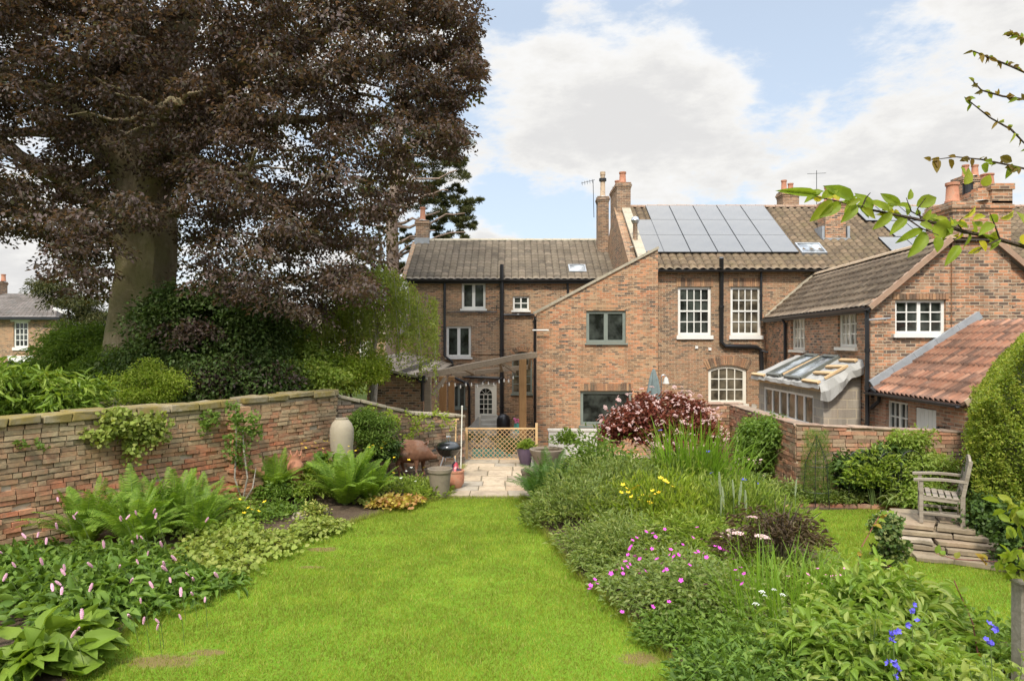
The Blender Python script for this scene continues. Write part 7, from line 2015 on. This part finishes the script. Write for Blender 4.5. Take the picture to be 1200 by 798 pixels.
wall_plant('tiny weed low on the near part of the left garden wall', [(px, py, wd(px, .08)) for px, py in ((48, 523), (22, 520))], 0, 'lf_mid', .05, 12, P(48, 523, wd(48)), 'plant', 'wall_weed', rr=(.03, .07))
wall_plant('sparse climber spreading over the dark cross wall above the pig', [(px, py, 14.95 + (px - 440) / 105 * .9 - .05) for px, py in ((432, 478), (440, 492), (458, 482), (466, 496), (483, 486), (487, 496), (484, 508), (490, 502), (478, 510), (503, 492), (512, 486), (520, 488), (527, 497), (462, 488), (486, 518), (495, 488))], 0, 'lf_lime', .055, 14, g0(485, 15.3), rr=(.05, .12))
# grass tufts and weeds along bed edges
# ---------- right border
fr = fern('dark green fern arching over the path edge at the start of the right border', .75, 12.9, 1.05, 52, 'fern_dk', pin=38); fern('', .5, 12.4, .85, 34, 'fern_dk', root=fr)
r2 = mound('phlox_clump', 'tall grey green leafy clump filling the back left of the right border', 'plant', 1.7, 12.4, 1.15, 1.1, 1.12, 5200, .12, .03, 'lf_grey', 'fold', tufts=46, upn=.9, stems=60, hmin=.1)
mound('willowherb', 'bright green leafy shrub peeping over the grey green clump near the window', 'plant', 1.85, 14.3, .8, .7, 1.3, 1600, .12, .05, 'lf_mid', 'fold', tufts=20, upn=.6, stems=20)
r3 = mound('aster_clump', 'dark grey green mound of narrow leaves hugging the lawn beside the fern', 'plant', 1.2, 11.1, .9, 1.0, .9, 5000, .11, .026, 'lf_grey', 'fold', tufts=36, upn=.8, stems=40)
dl = mound('daylily_clump', 'lime green clump with small yellow flowers in the middle of the right border', 'plant', 2.35, 10.9, 1.05, .9, 1.02, 4600, .14, .026, 'lf_lime', 'fold', tufts=36, upn=1.3, stems=50)
flower_copies(dl, star(.04), 'flower', 'petal_yellow', [P(px, py, 10.4) for px, py in ((734, 572), (738, 574), (742, 573), (736, 577), (745, 571), (740, 582), (750, 586), (753, 580), (760, 588), (763, 590), (768, 579), (772, 576), (779, 563), (782, 565), (774, 560), (765, 575), (772, 577), (760, 582), (728, 577), (748, 569), (770, 590), (730, 568), (788, 570))])
r5 = mound('meadow_clump', 'airy light green clump of tall thin stems at the centre right of the border', 'plant', 3.5, 10.6, .95, 1.1, 1.0, 5200, .12, .02, 'lf_light', 'fold', tufts=44, upn=1.4, stems=70)
mound('campion_clump', 'pale green clump behind the yellow flowers with whitish seed heads', 'plant', 3.0, 12.6, 1.2, .9, 1.05, 4200, .13, .03, 'lf_light', 'fold', tufts=36, upn=1.0, stems=50)
r6 = mound('cranesbill_mound', 'soft fine leaved light green mound spilling on the lawn above the magenta flowers', 'plant', 1.5, 9.3, .85, .9, .66, 6000, .09, .023, 'lf_grey', 'fold', tufts=34, upn=.5)
mound('', '', '', 2.4, 9.2, .9, .8, .75, 4600, .10, .025, 'lf_light', 'fold', tufts=30, upn=.6, root=r6)
ge = mound('magenta_geranium', 'mound of cut leaved geranium covered in magenta flowers beside the lawn', 'plant', 2.0, 7.6, .92, .85, .7, 5200, .07, .034, 'lf_grey', 'fold', tufts=42, upn=.4, stems=50)
gl_ = [(px, py) for px, py in ((700, 684), (697, 679), (691, 690), (692, 686), (722, 668), (724, 661), (733, 658), (736, 650), (738, 643), (746, 630), (750, 628), (757, 623), (779, 620), (765, 625), (768, 629), (772, 634), (764, 643), (757, 644), (729, 666), (730, 672), (735, 664), (738, 661), (756, 669), (750, 672), (781, 667), (778, 669), (788, 657), (795, 650), (800, 638), (792, 637), (785, 650), (790, 652), (798, 680), (784, 705), (765, 711), (729, 717), (827, 685), (815, 648), (813, 652), (818, 646), (825, 648), (828, 653), (843, 642), (848, 645), (838, 640), (852, 646), (860, 655), (868, 665), (872, 672), (864, 680), (856, 640), (870, 684), (822, 632), (830, 628), (812, 630), (750, 655), (744, 652), (770, 655), (716, 672), (740, 640), (747, 668), (802, 655), (808, 662), (862, 668), (817, 618), (741, 633), (776, 660), (786, 644))]
flower_copies(ge, star(.024, 5, .35, .62), 'flower', 'petal_magenta', [P(px, py, max(6.4, min(8.2, (3 - .68) * 800 / (py - 399) * .98))) for px, py in gl_], tilt=.8)
el = mound('black_elder', 'dark purple fine leaved elder with flat pink flower heads in the right border', 'shrub', 3.2, 8.5, .62, .5, 1.05, 1250, .10, .018, 'lf_elder', 'fold', tufts=18, upn=.2, hmin=.58, pw=.35, stems=0)
m = MB()
for i in range(16):
    a = random.uniform(0, 6.28); q = random.uniform(.1, .6); e = Vector((3.35 + q * math.cos(a), 8.5 + q * .8 * math.sin(a), random.uniform(.75, 1.05))); m.tube([(3.35, 8.5, .02), Vector((3.35, 8.5, .5)).lerp(e, .4), e], [.012, .009, .004], 5, cap=False)
m.build('stems', M['twig'], el)
flower_copies(el, umbel(.085), 'flower_head', 'petal_blush', [P(865, 625, 8.2), P(893, 629, 8.1), P(858, 622, 8.6), P(882, 606, 8.5), P(850, 628, 8.8)], tilt=.15, scale=(.7, 1.05))
ir = blades('iris_clump', 'tall upright sword leaved iris clump right of the purple shrub', 'plant', 3.35, 12.7, .55, 200, (1.25, 1.7), .021, 'lf_iris', spread=.22, ry=.4)
blades('', '', '', 3.95, 12.5, .3, 70, (1.0, 1.4), .02, 'lf_iris', spread=.35, root=ir)
flower_copies(ir, star(.045, 6, .5, .7), 'flower', 'petal_blue', [P(774, 505, 12.9), P(834, 555, 12.2), P(830, 530, 12.6)])
i2 = blades('daylily_grass', 'arching bright strap leaved clump in front of the black elder', 'plant', 2.75, 6.9, .55, 210, (.7, 1.1), .010, 'lf_iris', spread=.5, bend=.8, ry=.45)
blades('', '', '', 3.3, 6.9, .5, 110, (.5, .9), .009, 'lf_iris', spread=.55, bend=.8, root=i2)
flower_copies(i2, umbel(.04, 14), 'white_flower', 'petal_white', [P(px, py, 6.1) for px, py in ((907, 691), (893, 694), (917, 697), (886, 708), (896, 698))], tilt=.2, scale=(.5, .8))
pk = mound('pink_cranesbill', 'loose low clump dotted with small pink flowers between elder and big leaves', 'plant', 3.5, 7.6, .75, .5, .5, 2200, .07, .03, 'lf_light', 'fold', tufts=22, upn=.6, stems=30)
flower_copies(pk, star(.024, 5, .2, .8), 'flower', 'petal_rose', [P(px, py, 7.0) for px, py in ((924, 675), (947, 673), (958, 666), (959, 670), (967, 673), (974, 675), (979, 674), (985, 674), (984, 683), (990, 682), (1002, 669), (998, 670), (1004, 691), (1003, 696), (955, 682), (948, 683), (991, 665), (963, 684), (1037, 684), (1046, 687), (1068, 693), (977, 678), (970, 680))])
pe = mound('peony_clump', 'glossy clump of large lobed light green leaves filling the bottom right', 'plant', 2.85, 5.55, .85, .6, .95, 3200, .125, .042, 'lf_glossy', 'big', tufts=34, upn=.35, droop=.35, pw=.33, stems=30)
mound('', '', '', 3.35, 6.3, .7, .55, 1.05, 2300, .13, .043, 'lf_glossy', 'big', tufts=16, upn=.35, droop=.35, pw=.33, root=pe)
dk = mound('jacobs_ladder', 'matt dark green mound of small leaves at the bottom edge below the strap leaves', 'plant', 1.9, 5.35, .62, .75, .66, 4200, .075, .032, 'lf_bistort', 'fold', tufts=40, upn=.35, pw=.33)
mound('', '', '', 2.35, 6.2, .7, .55, .55, 2200, .07, .03, 'lf_mid', 'fold', tufts=24, upn=.4, root=dk)
bo = mound('bramble_tangle', 'mixed leafy tangle in the bottom right corner before the wooden post', 'plant', 3.4, 4.75, .7, .55, .85, 1900, .09, .05, 'lf_light', 'oval', tufts=24, upn=.4, droop=.3, stems=30)
mound('', '', '', 4.6, 6.2, .8, .8, .55, 1500, .08, .04, 'lf_mid', 'oval', tufts=20, root=bo)
for (px, py, dd, lb, n) in ((1046, 742, 4.9, 'violet blue columbine spike in the middle of the big glossy leaves', 7), (1068, 718, 5.2, 'violet blue columbine spike furthest back among the glossy leaves', 5), (1048, 786, 4.6, 'violet blue columbine spike lowest at the bottom edge', 7), (1160, 742, 4.7, 'violet blue columbine spike nearest the wooden post', 6)):
    c_ = thing('columbine', lb, 'flower', (P(px, 0, dd).x, dd, .02)); p = P(px, py, dd)
    MB().tube([(p.x, dd, .0), (p.x + .02, dd, p.z * .6), (p.x, dd, p.z + .04)], [.004, .004, .003], 5).build('stem', M['stem'], c_)
    flower_copies(c_, star(.024, 5, .7, .7), 'flower', 'petal_blue', [p + Vector((random.uniform(-.04, .04), random.uniform(-.03, .03), random.uniform(-.09, .07))) for _ in range(n)], tilt=1.4)
st_ = thing('lambs_ear', 'group of pale furry flower spikes standing in the centre right of the border', 'plant', (3.55, 10.2, .02))
pts_ = [P(px, py, 9.9) for px, py in ((844, 578), (860, 582), (848, 596), (874, 600), (932, 580), (845, 600), (866, 590))]
m = MB()
for p in pts_: m.tube([(p.x, p.y, .02), p], .006, 5)
m.build('stems', M['stem'], st_)
flower_copies(st_, spike(.014, .26, 6, 12), 'flower_spike', 'petal_stachys', pts_, tilt=.08)
bl_ = mound('cornflower', 'small blue flowered plant near the back right of the border', 'plant', 4.35, 12.2, .35, .3, .7, 500, .10, .02, 'lf_mid', 'fold', tufts=8, upn=1.3, stems=12)
flower_copies(bl_, star(.045, 7, .4, .5), 'flower', 'petal_blue', [P(px, py, 12.0) for px, py in ((868, 566), (873, 563), (886, 564), (888, 566), (870, 562))])

mound('', '', '', 1.75, 6.75, .45, .45, .42, 1600, .07, .03, 'lf_mid', 'fold', tufts=18, upn=.4, root=dk)
mound('', '', '', 1.45, 8.35, .5, .4, .42, 1500, .07, .03, 'lf_grey', 'fold', tufts=18, upn=.4, root=ge)
mound('catmint', 'soft green clump filling the wall foot between the biggest fern and the buttress', 'plant', -4.75, 11.55, .5, .5, .4, 900, .07, .04, 'lf_light', 'fold', tufts=14)
mound('periwinkle', 'low glossy green clump at the wall foot right of the buttress below the darker fern', 'plant', -4.1, 12.2, .55, .35, .42, 900, .08, .04, 'lf_mid', 'fold', z0=.12, tufts=14)
mound('sedum', 'pale green leafy clump between the terracotta urn and the tall feathery fern', 'plant', -3.55, 12.35, .45, .35, .5, 900, .08, .04, 'lf_light', 'fold', z0=.15, tufts=12)
mound('woodruff', 'mid green clump behind the tall feathery fern, left of the corner shrub', 'plant', -3.2, 13.6, .6, .35, .75, 1200, .09, .035, 'lf_mid', 'fold', z0=.1, tufts=14)
mound('', '', '', -3.1, 10.6, .55, .5, .24, 900, .07, .065, 'lf_alch', 'oval', tufts=14, root=al, droop=.3, upn=.2)
mound('', '', '', -5.2, 9.0, .8, .5, .42, 900, .12, .045, 'lf_mid', 'oval', tufts=20, root=bi, droop=.3)
mound('', '', '', -6.1, 8.75, .75, .5, .34, 700, .14, .06, 'lf_bistort', 'oval', tufts=16, root=bi, droop=.3)
mound('', '', '', -6.6, 9.3, .5, .4, .25, 350, .12, .05, 'lf_bistort', 'oval', tufts=10, root=bi, droop=.3)
mound('', '', '', 1.2, 8.75, .4, .45, .42, 1500, .075, .024, 'lf_grey', 'fold', tufts=16, upn=.5, root=ge)
mound('', '', '', 4.9, 6.2, .7, .35, .3, 700, .08, .035, 'lf_light', 'fold', tufts=14, upn=.4, root=pk)
mound('', '', '', 3.15, 8.15, .75, .5, .42, 1900, .08, .028, 'lf_light', 'fold', tufts=22, upn=.6, root=pk)
mound('', '', '', 3.6, 8.7, .6, .5, .45, 1300, .08, .028, 'lf_grey', 'fold', tufts=16, upn=.6, root=pk)
# wine red flowering shrub
Ph = thing('ninebark', 'rounded wine red shrub covered in pale pink flower clusters in front of the extension', 'shrub', (3.75, 16.6, .02))
dd = 16.6; C = []
for _ in range(170):
    v = unit(rn(3)); v[2] = abs(v[2]) * 1.1 - .15; q = random.random() ** .35
    C.append((P(775, 0, dd).x + v[0] * q * 1.45, dd + v[1] * q * .9, .72 + v[2] * q * 1.0))
pos, dr_, nr_ = clump_cloud(np.array(C), ru(.16, .32, len(C)), 85, .7, up=.5, jit=.7)
leaves('foliage', pos, dr_, nr_, .085 * ru(.7, 1.3, len(pos)), .06, 'lf_physo', Ph, 'fold', .1)
m = MB()
for i in range(14):
    e = Vector(random.choice(C)); m.tube([(3.75 + random.uniform(-.2, .2), dd, 0), Vector((3.75, dd, .4)).lerp(e, .5), e], [.02, .014, .006], 5)
m.build('stems', M['twig'], Ph)
sp2 = []
while len(sp2) < 98:
    v = unit(rn(3)); 
    if v[1] > .25 or v[2] < -.1: continue
    sp2.append(Vector((P(775, 0, dd).x + v[0] * 1.62, dd + v[1] * 1.08, .72 + v[2] * 1.16 * random.uniform(.9, 1.05))))
flower_copies(Ph, umbel(.06, 18), 'flower_cluster', 'petal_blush', sp2, tilt=.9, scale=(.5, 1.1))
m = MB()
for _ in range(210):
    v = unit(rn(3)); v[2] = abs(v[2]) - .15; c0 = Vector((P(775, 0, dd).x + v[0] * 1.6 * random.uniform(.9, 1.04), dd + v[1] * 1.05, .72 + v[2] * 1.15 * random.uniform(.88, 1.04)))
    for _k in range(5): m.obox(c0 + Vector([random.gauss(0, .02) for _ in range(3)]), X_, Y_, Z_, .011, .011, .009, .004)
m.build('blossom', M['petal_blush'], Ph, kind='stuff')

# right wall shrubs
cloud_thing('rose_bush', 'tall rose bush with dark leaves against the corner of the right brick wall', 'shrub', [(900, 526, 14.3, 34, 32, .45, 100), (888, 503, 14.5, 20, 14, .4, 30), (916, 508, 14.0, 20, 20, .4, 40)], 90, .075, .6, 'lf_mid', g0(897, 14.6), rr=(.16, .32), trunk=[(g0(895, 14.6), P(895, 505, 14.6), .03, .01)])
pkb = mound('valerian', 'low pinkish flowering plants in front of the rose bush', 'plant', 4.3, 13.3, .5, .45, .55, 1100, .08, .03, 'lf_light', 'fold', tufts=14, stems=14)
flower_copies(pkb, star(.03, 5, .3, .8), 'flower', 'petal_blush', rspots(862, 895, 535, 560, 22, lambda a, b: 13.0), tilt=.6)
mound('sage_mound', 'grey leaved mound where the bed meets the right hand lawn', 'plant', 4.95, 12.5, .55, .35, .55, 1500, .08, .03, 'lf_grey', 'fold', tufts=16, upn=.5)
mound('sage_mound', 'silvery low mound just left of the wispy fennel', 'plant', 4.5, 12.8, .4, .4, .75, 1100, .08, .035, 'lf_grey', 'fold', tufts=12, upn=.5)
# wispy fennel
Fe = thing('fennel', 'wispy thread leaved fennel in front of the right brick wall', 'plant', (P(955, 0, 12.4).x, 12.35, .02))
n = 5200; a = ru(0, 2 * math.pi, n); zz = ru(.1, 1.35, n); rr = (.33 - .12 * (zz / 1.35)) * np.sqrt(ru(0, 1, n))
pos = np.stack([P(955, 0, 12.4).x + rr * np.cos(a), 12.35 + rr * np.sin(a) * .8, zz], 1)
leaves('foliage', pos, rn(n, 3) * .6 + np.array([0, 0, .8]), rn(n, 3), .10, .0045, 'lf_mid', Fe, 'rhomb', 0)
cloud_thing('hydrangea', 'dark leafy shrub behind the iron hoops in the right border', 'shrub', [(1010, 552, 12.45, 26, 22, .25, 60), (1040, 545, 12.45, 26, 22, .22, 56), (1064, 560, 12.4, 18, 20, .2, 30)], 70, .10, .55, 'lf_dark', g0(1025, 12.4), 'oval', rr=(.14, .26), trunk=[(g0(1020, 12.4), P(1020, 545, 12.4), .02, .01)])
cloud_thing('viburnum', 'mid green shrub with lighter tips behind the armchair at the wall', 'shrub', [(1085, 552, 12.2, 34, 28, .3, 60), (1050, 520, 12.5, 24, 14, .12, 20), (1075, 515, 12.5, 12, 14, .1, 10), (1090, 580, 11.8, 30, 14, .3, 40)], 60, .075, .5, 'lf_light', g0(1085, 12.2), rr=(.14, .28), trunk=[(g0(1085, 12.2), P(1085, 545, 12.2), .02, .01)])
mound('elecampane', 'loose tall stems with lighter leaves rising out of the dark shrub behind the hoops', 'plant', P(1030, 0, 12.2).x, 12.15, .75, .2, 1.15, 800, .11, .04, 'lf_light', 'fold', tufts=16, upn=.7, stems=22, hmin=.5)
he = mound('hellebore', 'pale palmate leaved hellebore at the foot of the dark shrub', 'plant', P(1068, 0, 11.9).x, 11.95, .42, .25, .5, 150, .2, .05, 'lf_grey', 'oval', tufts=7, droop=.3, upn=.3)
mound('astrantia', 'low grey green leafy row along the brick edging', 'plant', 5.75, 12.3, .8, .2, .38, 1300, .08, .035, 'lf_grey', 'fold', tufts=20)
# ivy covered stump
Iv = thing('ivy_post', 'short post smothered in variegated ivy on the right hand lawn', 'ivy', (P(1040, 0, 9.0).x, 9.0, .0))
cx = P(1040, 0, 9.0).x
MB().tube([(cx, 9, -.02), (cx, 9, .62)], [.05, .05], 8).build('stump', M['twig'], Iv)
v = unit(rn(26, 3)); C = np.array([cx, 9.0, .38]) + v * np.array([.17, .17, .28])
pos, dr_, nr_ = clump_cloud(C, np.full(26, .11), 60, .8, up=.2, jit=.5); nr_ = unit(nr_ + (pos - np.array([cx, 9, .38])) * 4)
leaves('foliage', pos, dr_, nr_, .055 * ru(.7, 1.3, len(pos)), .05, leaf_mat('ivy_leaf', [(.06, .13, .04), (.11, .19, .06), (.30, .34, .18), (.05, .10, .03)], .15, .35), Iv, 'oval', .15)
# golden hedge on the right
Hd = thing('hedge', 'tall golden green clipped hedge along the right edge behind the armchair', 'hedge', (7.9, 10.8, 0))
n = 60000
HP = [(6.62, 9.75), (9.2, 9.6), (9.2, 12.4), (8.5, 12.4)]      # footprint, near-left corner first
htop = lambda a, b: np.clip(1.85 + (a - .66 * b - .05) * 1.25, 1.7, 3.1)
def hface(p, q_, m_, nrm):
    u_ = rng.random(m_); x = p[0] + (q_[0] - p[0]) * u_; y = p[1] + (q_[1] - p[1]) * u_
    z = htop(x, y) * rng.random(m_); lp_ = .13 * np.sin(u_ * 14 + 1) * np.sin(z * 3.3) + .06 * np.sin(u_ * 37 + z * 8)
    dd_ = -np.abs(rn(m_)) * .11 + lp_
    return np.stack([x + nrm[0] * dd_, y + nrm[1] * dd_, z], 1), np.tile(np.array([nrm[0], nrm[1], .2]), (m_, 1))
nl = np.array([-(12.4 - 9.75), 8.5 - 6.62]); nl = nl / np.linalg.norm(nl)
A1_, O1_ = hface(HP[0], HP[1], 27000, (-.05, -1)); A2_, O2_ = hface(HP[3], HP[0], 22000, nl)
u_ = rng.random(16000); v_ = rng.random(16000); ye = 9.7 + 2.7 * v_; xl_ = 6.62 + (ye - 9.75) * .709; xe = xl_ + (9.2 - xl_) * u_
A3_ = np.stack([xe, ye, htop(xe, ye) - np.abs(rn(16000)) * .08 + .08 * np.sin(xe * 7) * np.sin(ye * 6)], 1)
pos = np.concatenate([A1_, A2_, A3_]); out = np.concatenate([O1_, O2_, np.tile([-.5, -.1, 1.0], (16000, 1))]); n = len(pos)
nr_ = unit(out + rn(n, 3) * .6); dr_ = unit(rn(n, 3) * .7 + out * .4 + np.array([0, 0, .3]))
leaves('foliage', pos, dr_, nr_, .046 * ru(.7, 1.5, n), .028, 'lf_hedge', Hd, 'fold', .1)
M['hedge_core'] = plain('hedge_twigs', (.05, .06, .02), .95, .3, 8)
cp = [(6.85, 9.95), (9.1, 9.85), (9.1, 12.3), (8.62, 12.3)]
MB().add([(a, b, 0) for a, b in cp] + [(a, b, float(htop(a, b)) - .25) for a, b in cp], [(0, 3, 2, 1), (4, 5, 6, 7), (0, 1, 5, 4), (1, 2, 6, 5), (2, 3, 7, 6), (3, 0, 4, 7)]).build('twigs', M['hedge_core'], Hd)
# ivy on the lower hedge face and shoots at its foot
cloud_thing('ivy_bush', 'dark ivy at the foot of the golden hedge beside the stone slabs', 'ivy', [(1160, 610, 9.6, 22, 36, .15, 50), (1190, 630, 8.8, 16, 44, .2, 36), (1146, 570, 10.0, 7, 34, .1, 24)], 70, .055, .8, 'lf_dark', g0(1160, 9.3), 'oval', rr=(.12, .24))
M['redstem'] = plain('red_stem', (.22, .07, .05), .5, .2, bmp=0)
Ac = thing('arching_rose', 'long reddish arching rose stems with orange tinged leaves across the right hand lawn', 'rose', (4.6, 6.6, 0))
stems_ = [[(1130, 790, 6.2), (1100, 720, 6.3), (1060, 670, 6.5), (1020, 655, 6.8)], [(1200, 640, 5.6), (1170, 658, 5.8), (1120, 655, 6.1), (1095, 648, 6.3)], [(1150, 790, 5.8), (1140, 730, 5.9), (1118, 680, 6.0)], [(1000, 690, 7.6), (1010, 640, 7.7), (1030, 605, 7.8), (1045, 598, 7.9)]]
lp, ldv = [], []
for s_ in stems_:
    ps_ = [P(*q) for q in s_]; MB().tube(ps_, [.007, .006, .005, .003][:len(ps_)], 5).build('stem', M['redstem'], Ac)
    for _ in range(16):
        i = random.randrange(len(ps_) - 1); lp.append(ps_[i].lerp(ps_[i + 1], random.random())); ldv.append((random.uniform(-1, 1), random.uniform(-1, .2), random.uniform(-.3, .8)))
k = len(lp); leaves('foliage', np.array(lp), np.array(ldv), rn(k, 3) * .4 + np.array([0, -.5, .8]), .09 * ru(.6, 1.3, k), .055, leaf_mat('rose_leaf', [(.20, .33, .06), (.28, .38, .08), (.45, .20, .06), (.16, .28, .05)], .4, clump=.1), Ac, 'oval', .15)
cloud_thing('overhanging_shoot', 'yellow green leafy shoots overhanging from the right edge below the hedge', 'plant', [(1192, 602, 5.6, 12, 22, .1, 6), (1190, 656, 5.2, 14, 16, .1, 5)], 7, .12, .6, 'lf_apple', (4.6, 5.4, 0), 'oval', rr=(.08, .16), trunk=[((4.6, 5.4, 0), P(1192, 600, 5.6), .012, .004), ((4.6, 5.4, 0), P(1192, 650, 5.2), .012, .004)])
# pot plants
mound('trailing_plant', 'feathery plant growing in the dark purple pot', 'plant', P(617, 0, 16.3).x, 16.3, .25, .25, .32, 500, .11, .02, 'lf_light', 'fold', z0=.38, tufts=9, upn=.7)
mound('trough_plant', 'bushy green plant behind the shallow grey trough', 'plant', 1.2, 15.9, .35, .3, .55, 500, .1, .04, 'lf_mid', 'fold', z0=.5, tufts=9)
cloud_thing('courtyard_shrub', 'dark shrub in the sunken courtyard seen through the lattice', 'shrub', [(600, 520, 20.5, 16, 8, .4, 24), (560, 512, 26.0, 30, 5, .3, 20)], 60, .07, .5, 'lf_dark', Vector((P(600, 0, 20.5).x, 20.5, YARD)), rr=(.15, .3))

# ---------- grass blades on the lawn
def lawn_blades():
    N = 420000
    pts = []
    y = 4.0 + (13.1 - 4.0) * rng.random(N) ** 1.25; x = ru(-4.6, 7.6, N)
    q = np.stack([x, y], 1)
    k = ~inpoly(q, BED_L) & ~inpoly(q, BED_R) & ~inpoly(q, BED_W) & inpoly(q, LAWN) & (np.abs(x) < y * .78 + .3)
    q = q[k]
    bare = np.zeros(len(q))
    for (px, py, rx, ry) in ((190, 775, .42, .16), (245, 765, .2, .08), (378, 644, .25, .12), (750, 772, .22, .16), (365, 665, .2, .06)):
        dd = 2400 / (py - 399); X = (px - 600) * dd / 800
        v = np.hypot((q[:, 0] - X) / rx, (q[:, 1] - dd) / ry); bare = np.maximum(bare, v < 1.0 + .35 * rng.normal(size=len(q)))
    q = q[(bare < .5) | (rng.random(len(q)) < .2)]
    n = len(q); h = ru(.018, .048, n) * (1 + .25 * np.sin(q[:, 0] * 2.1) * np.sin(q[:, 1] * 1.7)); w_ = ru(.0018, .0034, n) * (1 + q[:, 1] * .08)
    a = ru(0, 2 * math.pi, n); b = ru(0, 2 * math.pi, n); ln_ = h * ru(.1, .9, n)
    z = np.full(n, .006)
    A_ = np.stack([q[:, 0] - w_ * np.cos(a), q[:, 1] - w_ * np.sin(a), z], 1); B_ = np.stack([q[:, 0] + w_ * np.cos(a), q[:, 1] + w_ * np.sin(a), z], 1)
    C_ = np.stack([q[:, 0] + ln_ * np.cos(b), q[:, 1] + ln_ * np.sin(b), z + h], 1)
    V = np.stack([A_, B_, C_], 1).reshape(-1, 3); Fc = np.arange(3 * n).reshape(-1, 3)
    M['blade'] = leaf_mat('grass_blade', [(.20, .30, .04), (.26, .37, .05), (.33, .40, .085), (.15, .24, .03), (.40, .42, .15)], .35, .55, .3, .55, clump_scale=2.2)
    np_mesh('grass', V, Fc, M['blade'], None, kind='stuff')
lawn_blades()
# ragged long grass where the lawn meets the beds
def edge_tufts(name, label, line, n, h=(.06, .14)):
    P_ = [Vector((*p, 0)) for p in line]; seg = [(a, b, (b - a).length) for a, b in zip(P_[:-1], P_[1:])]; tot = sum(s[2] for s in seg)
    bx = []
    for _ in range(n):
        r = random.uniform(0, tot)
        for a, b, l in seg:
            if r <= l: break
            r -= l
        p = a.lerp(b, r / l); bx.append((p.x + random.gauss(0, .03), p.y + random.gauss(0, .03)))
    q = np.array(bx); hh = ru(*h, n); w_ = ru(.002, .004, n); a = ru(0, 6.28, n); b = ru(0, 6.28, n); ln_ = hh * ru(.2, .9, n)
    V = np.stack([np.stack([q[:, 0] - w_ * np.cos(a), q[:, 1] - w_ * np.sin(a), np.zeros(n)], 1), np.stack([q[:, 0] + w_ * np.cos(a), q[:, 1] + w_ * np.sin(a), np.zeros(n)], 1), np.stack([q[:, 0] + ln_ * np.cos(b), q[:, 1] + ln_ * np.sin(b), hh], 1)], 1).reshape(-1, 3)
    np_mesh(name, V, np.arange(3 * n).reshape(-1, 3), M['blade'], None, kind='stuff')
edge_tufts('edge_grass', '', BED_L[2:10], 7000); edge_tufts('edge_grass', '', BED_R[1:7], 6000); edge_tufts('edge_grass', '', BED_R[10:18], 4000)
edge_tufts('edge_grass', '', [(-1.22, 12.97), (.42, 12.97)], 1500, (.04, .08))
# small weeds and litter scattered on the bare soil
n = 2600; q = np.stack([ru(-4.3, -1.2, n), ru(10.2, 14.2, n)], 1); q = q[inpoly(q, BED_L)]; n = len(q)
leaves('soil_litter', np.stack([q[:, 0], q[:, 1], np.full(n, .04)], 1), rn(n, 3) * [1, 1, .1], rn(n, 3) * .3 + [0, 0, 1], .035, .015, leaf_mat('litter', [(.20, .14, .08), (.10, .07, .04), (.28, .22, .13), (.10, .16, .04)], .1), None, 'rhomb', kind_='') if False else None
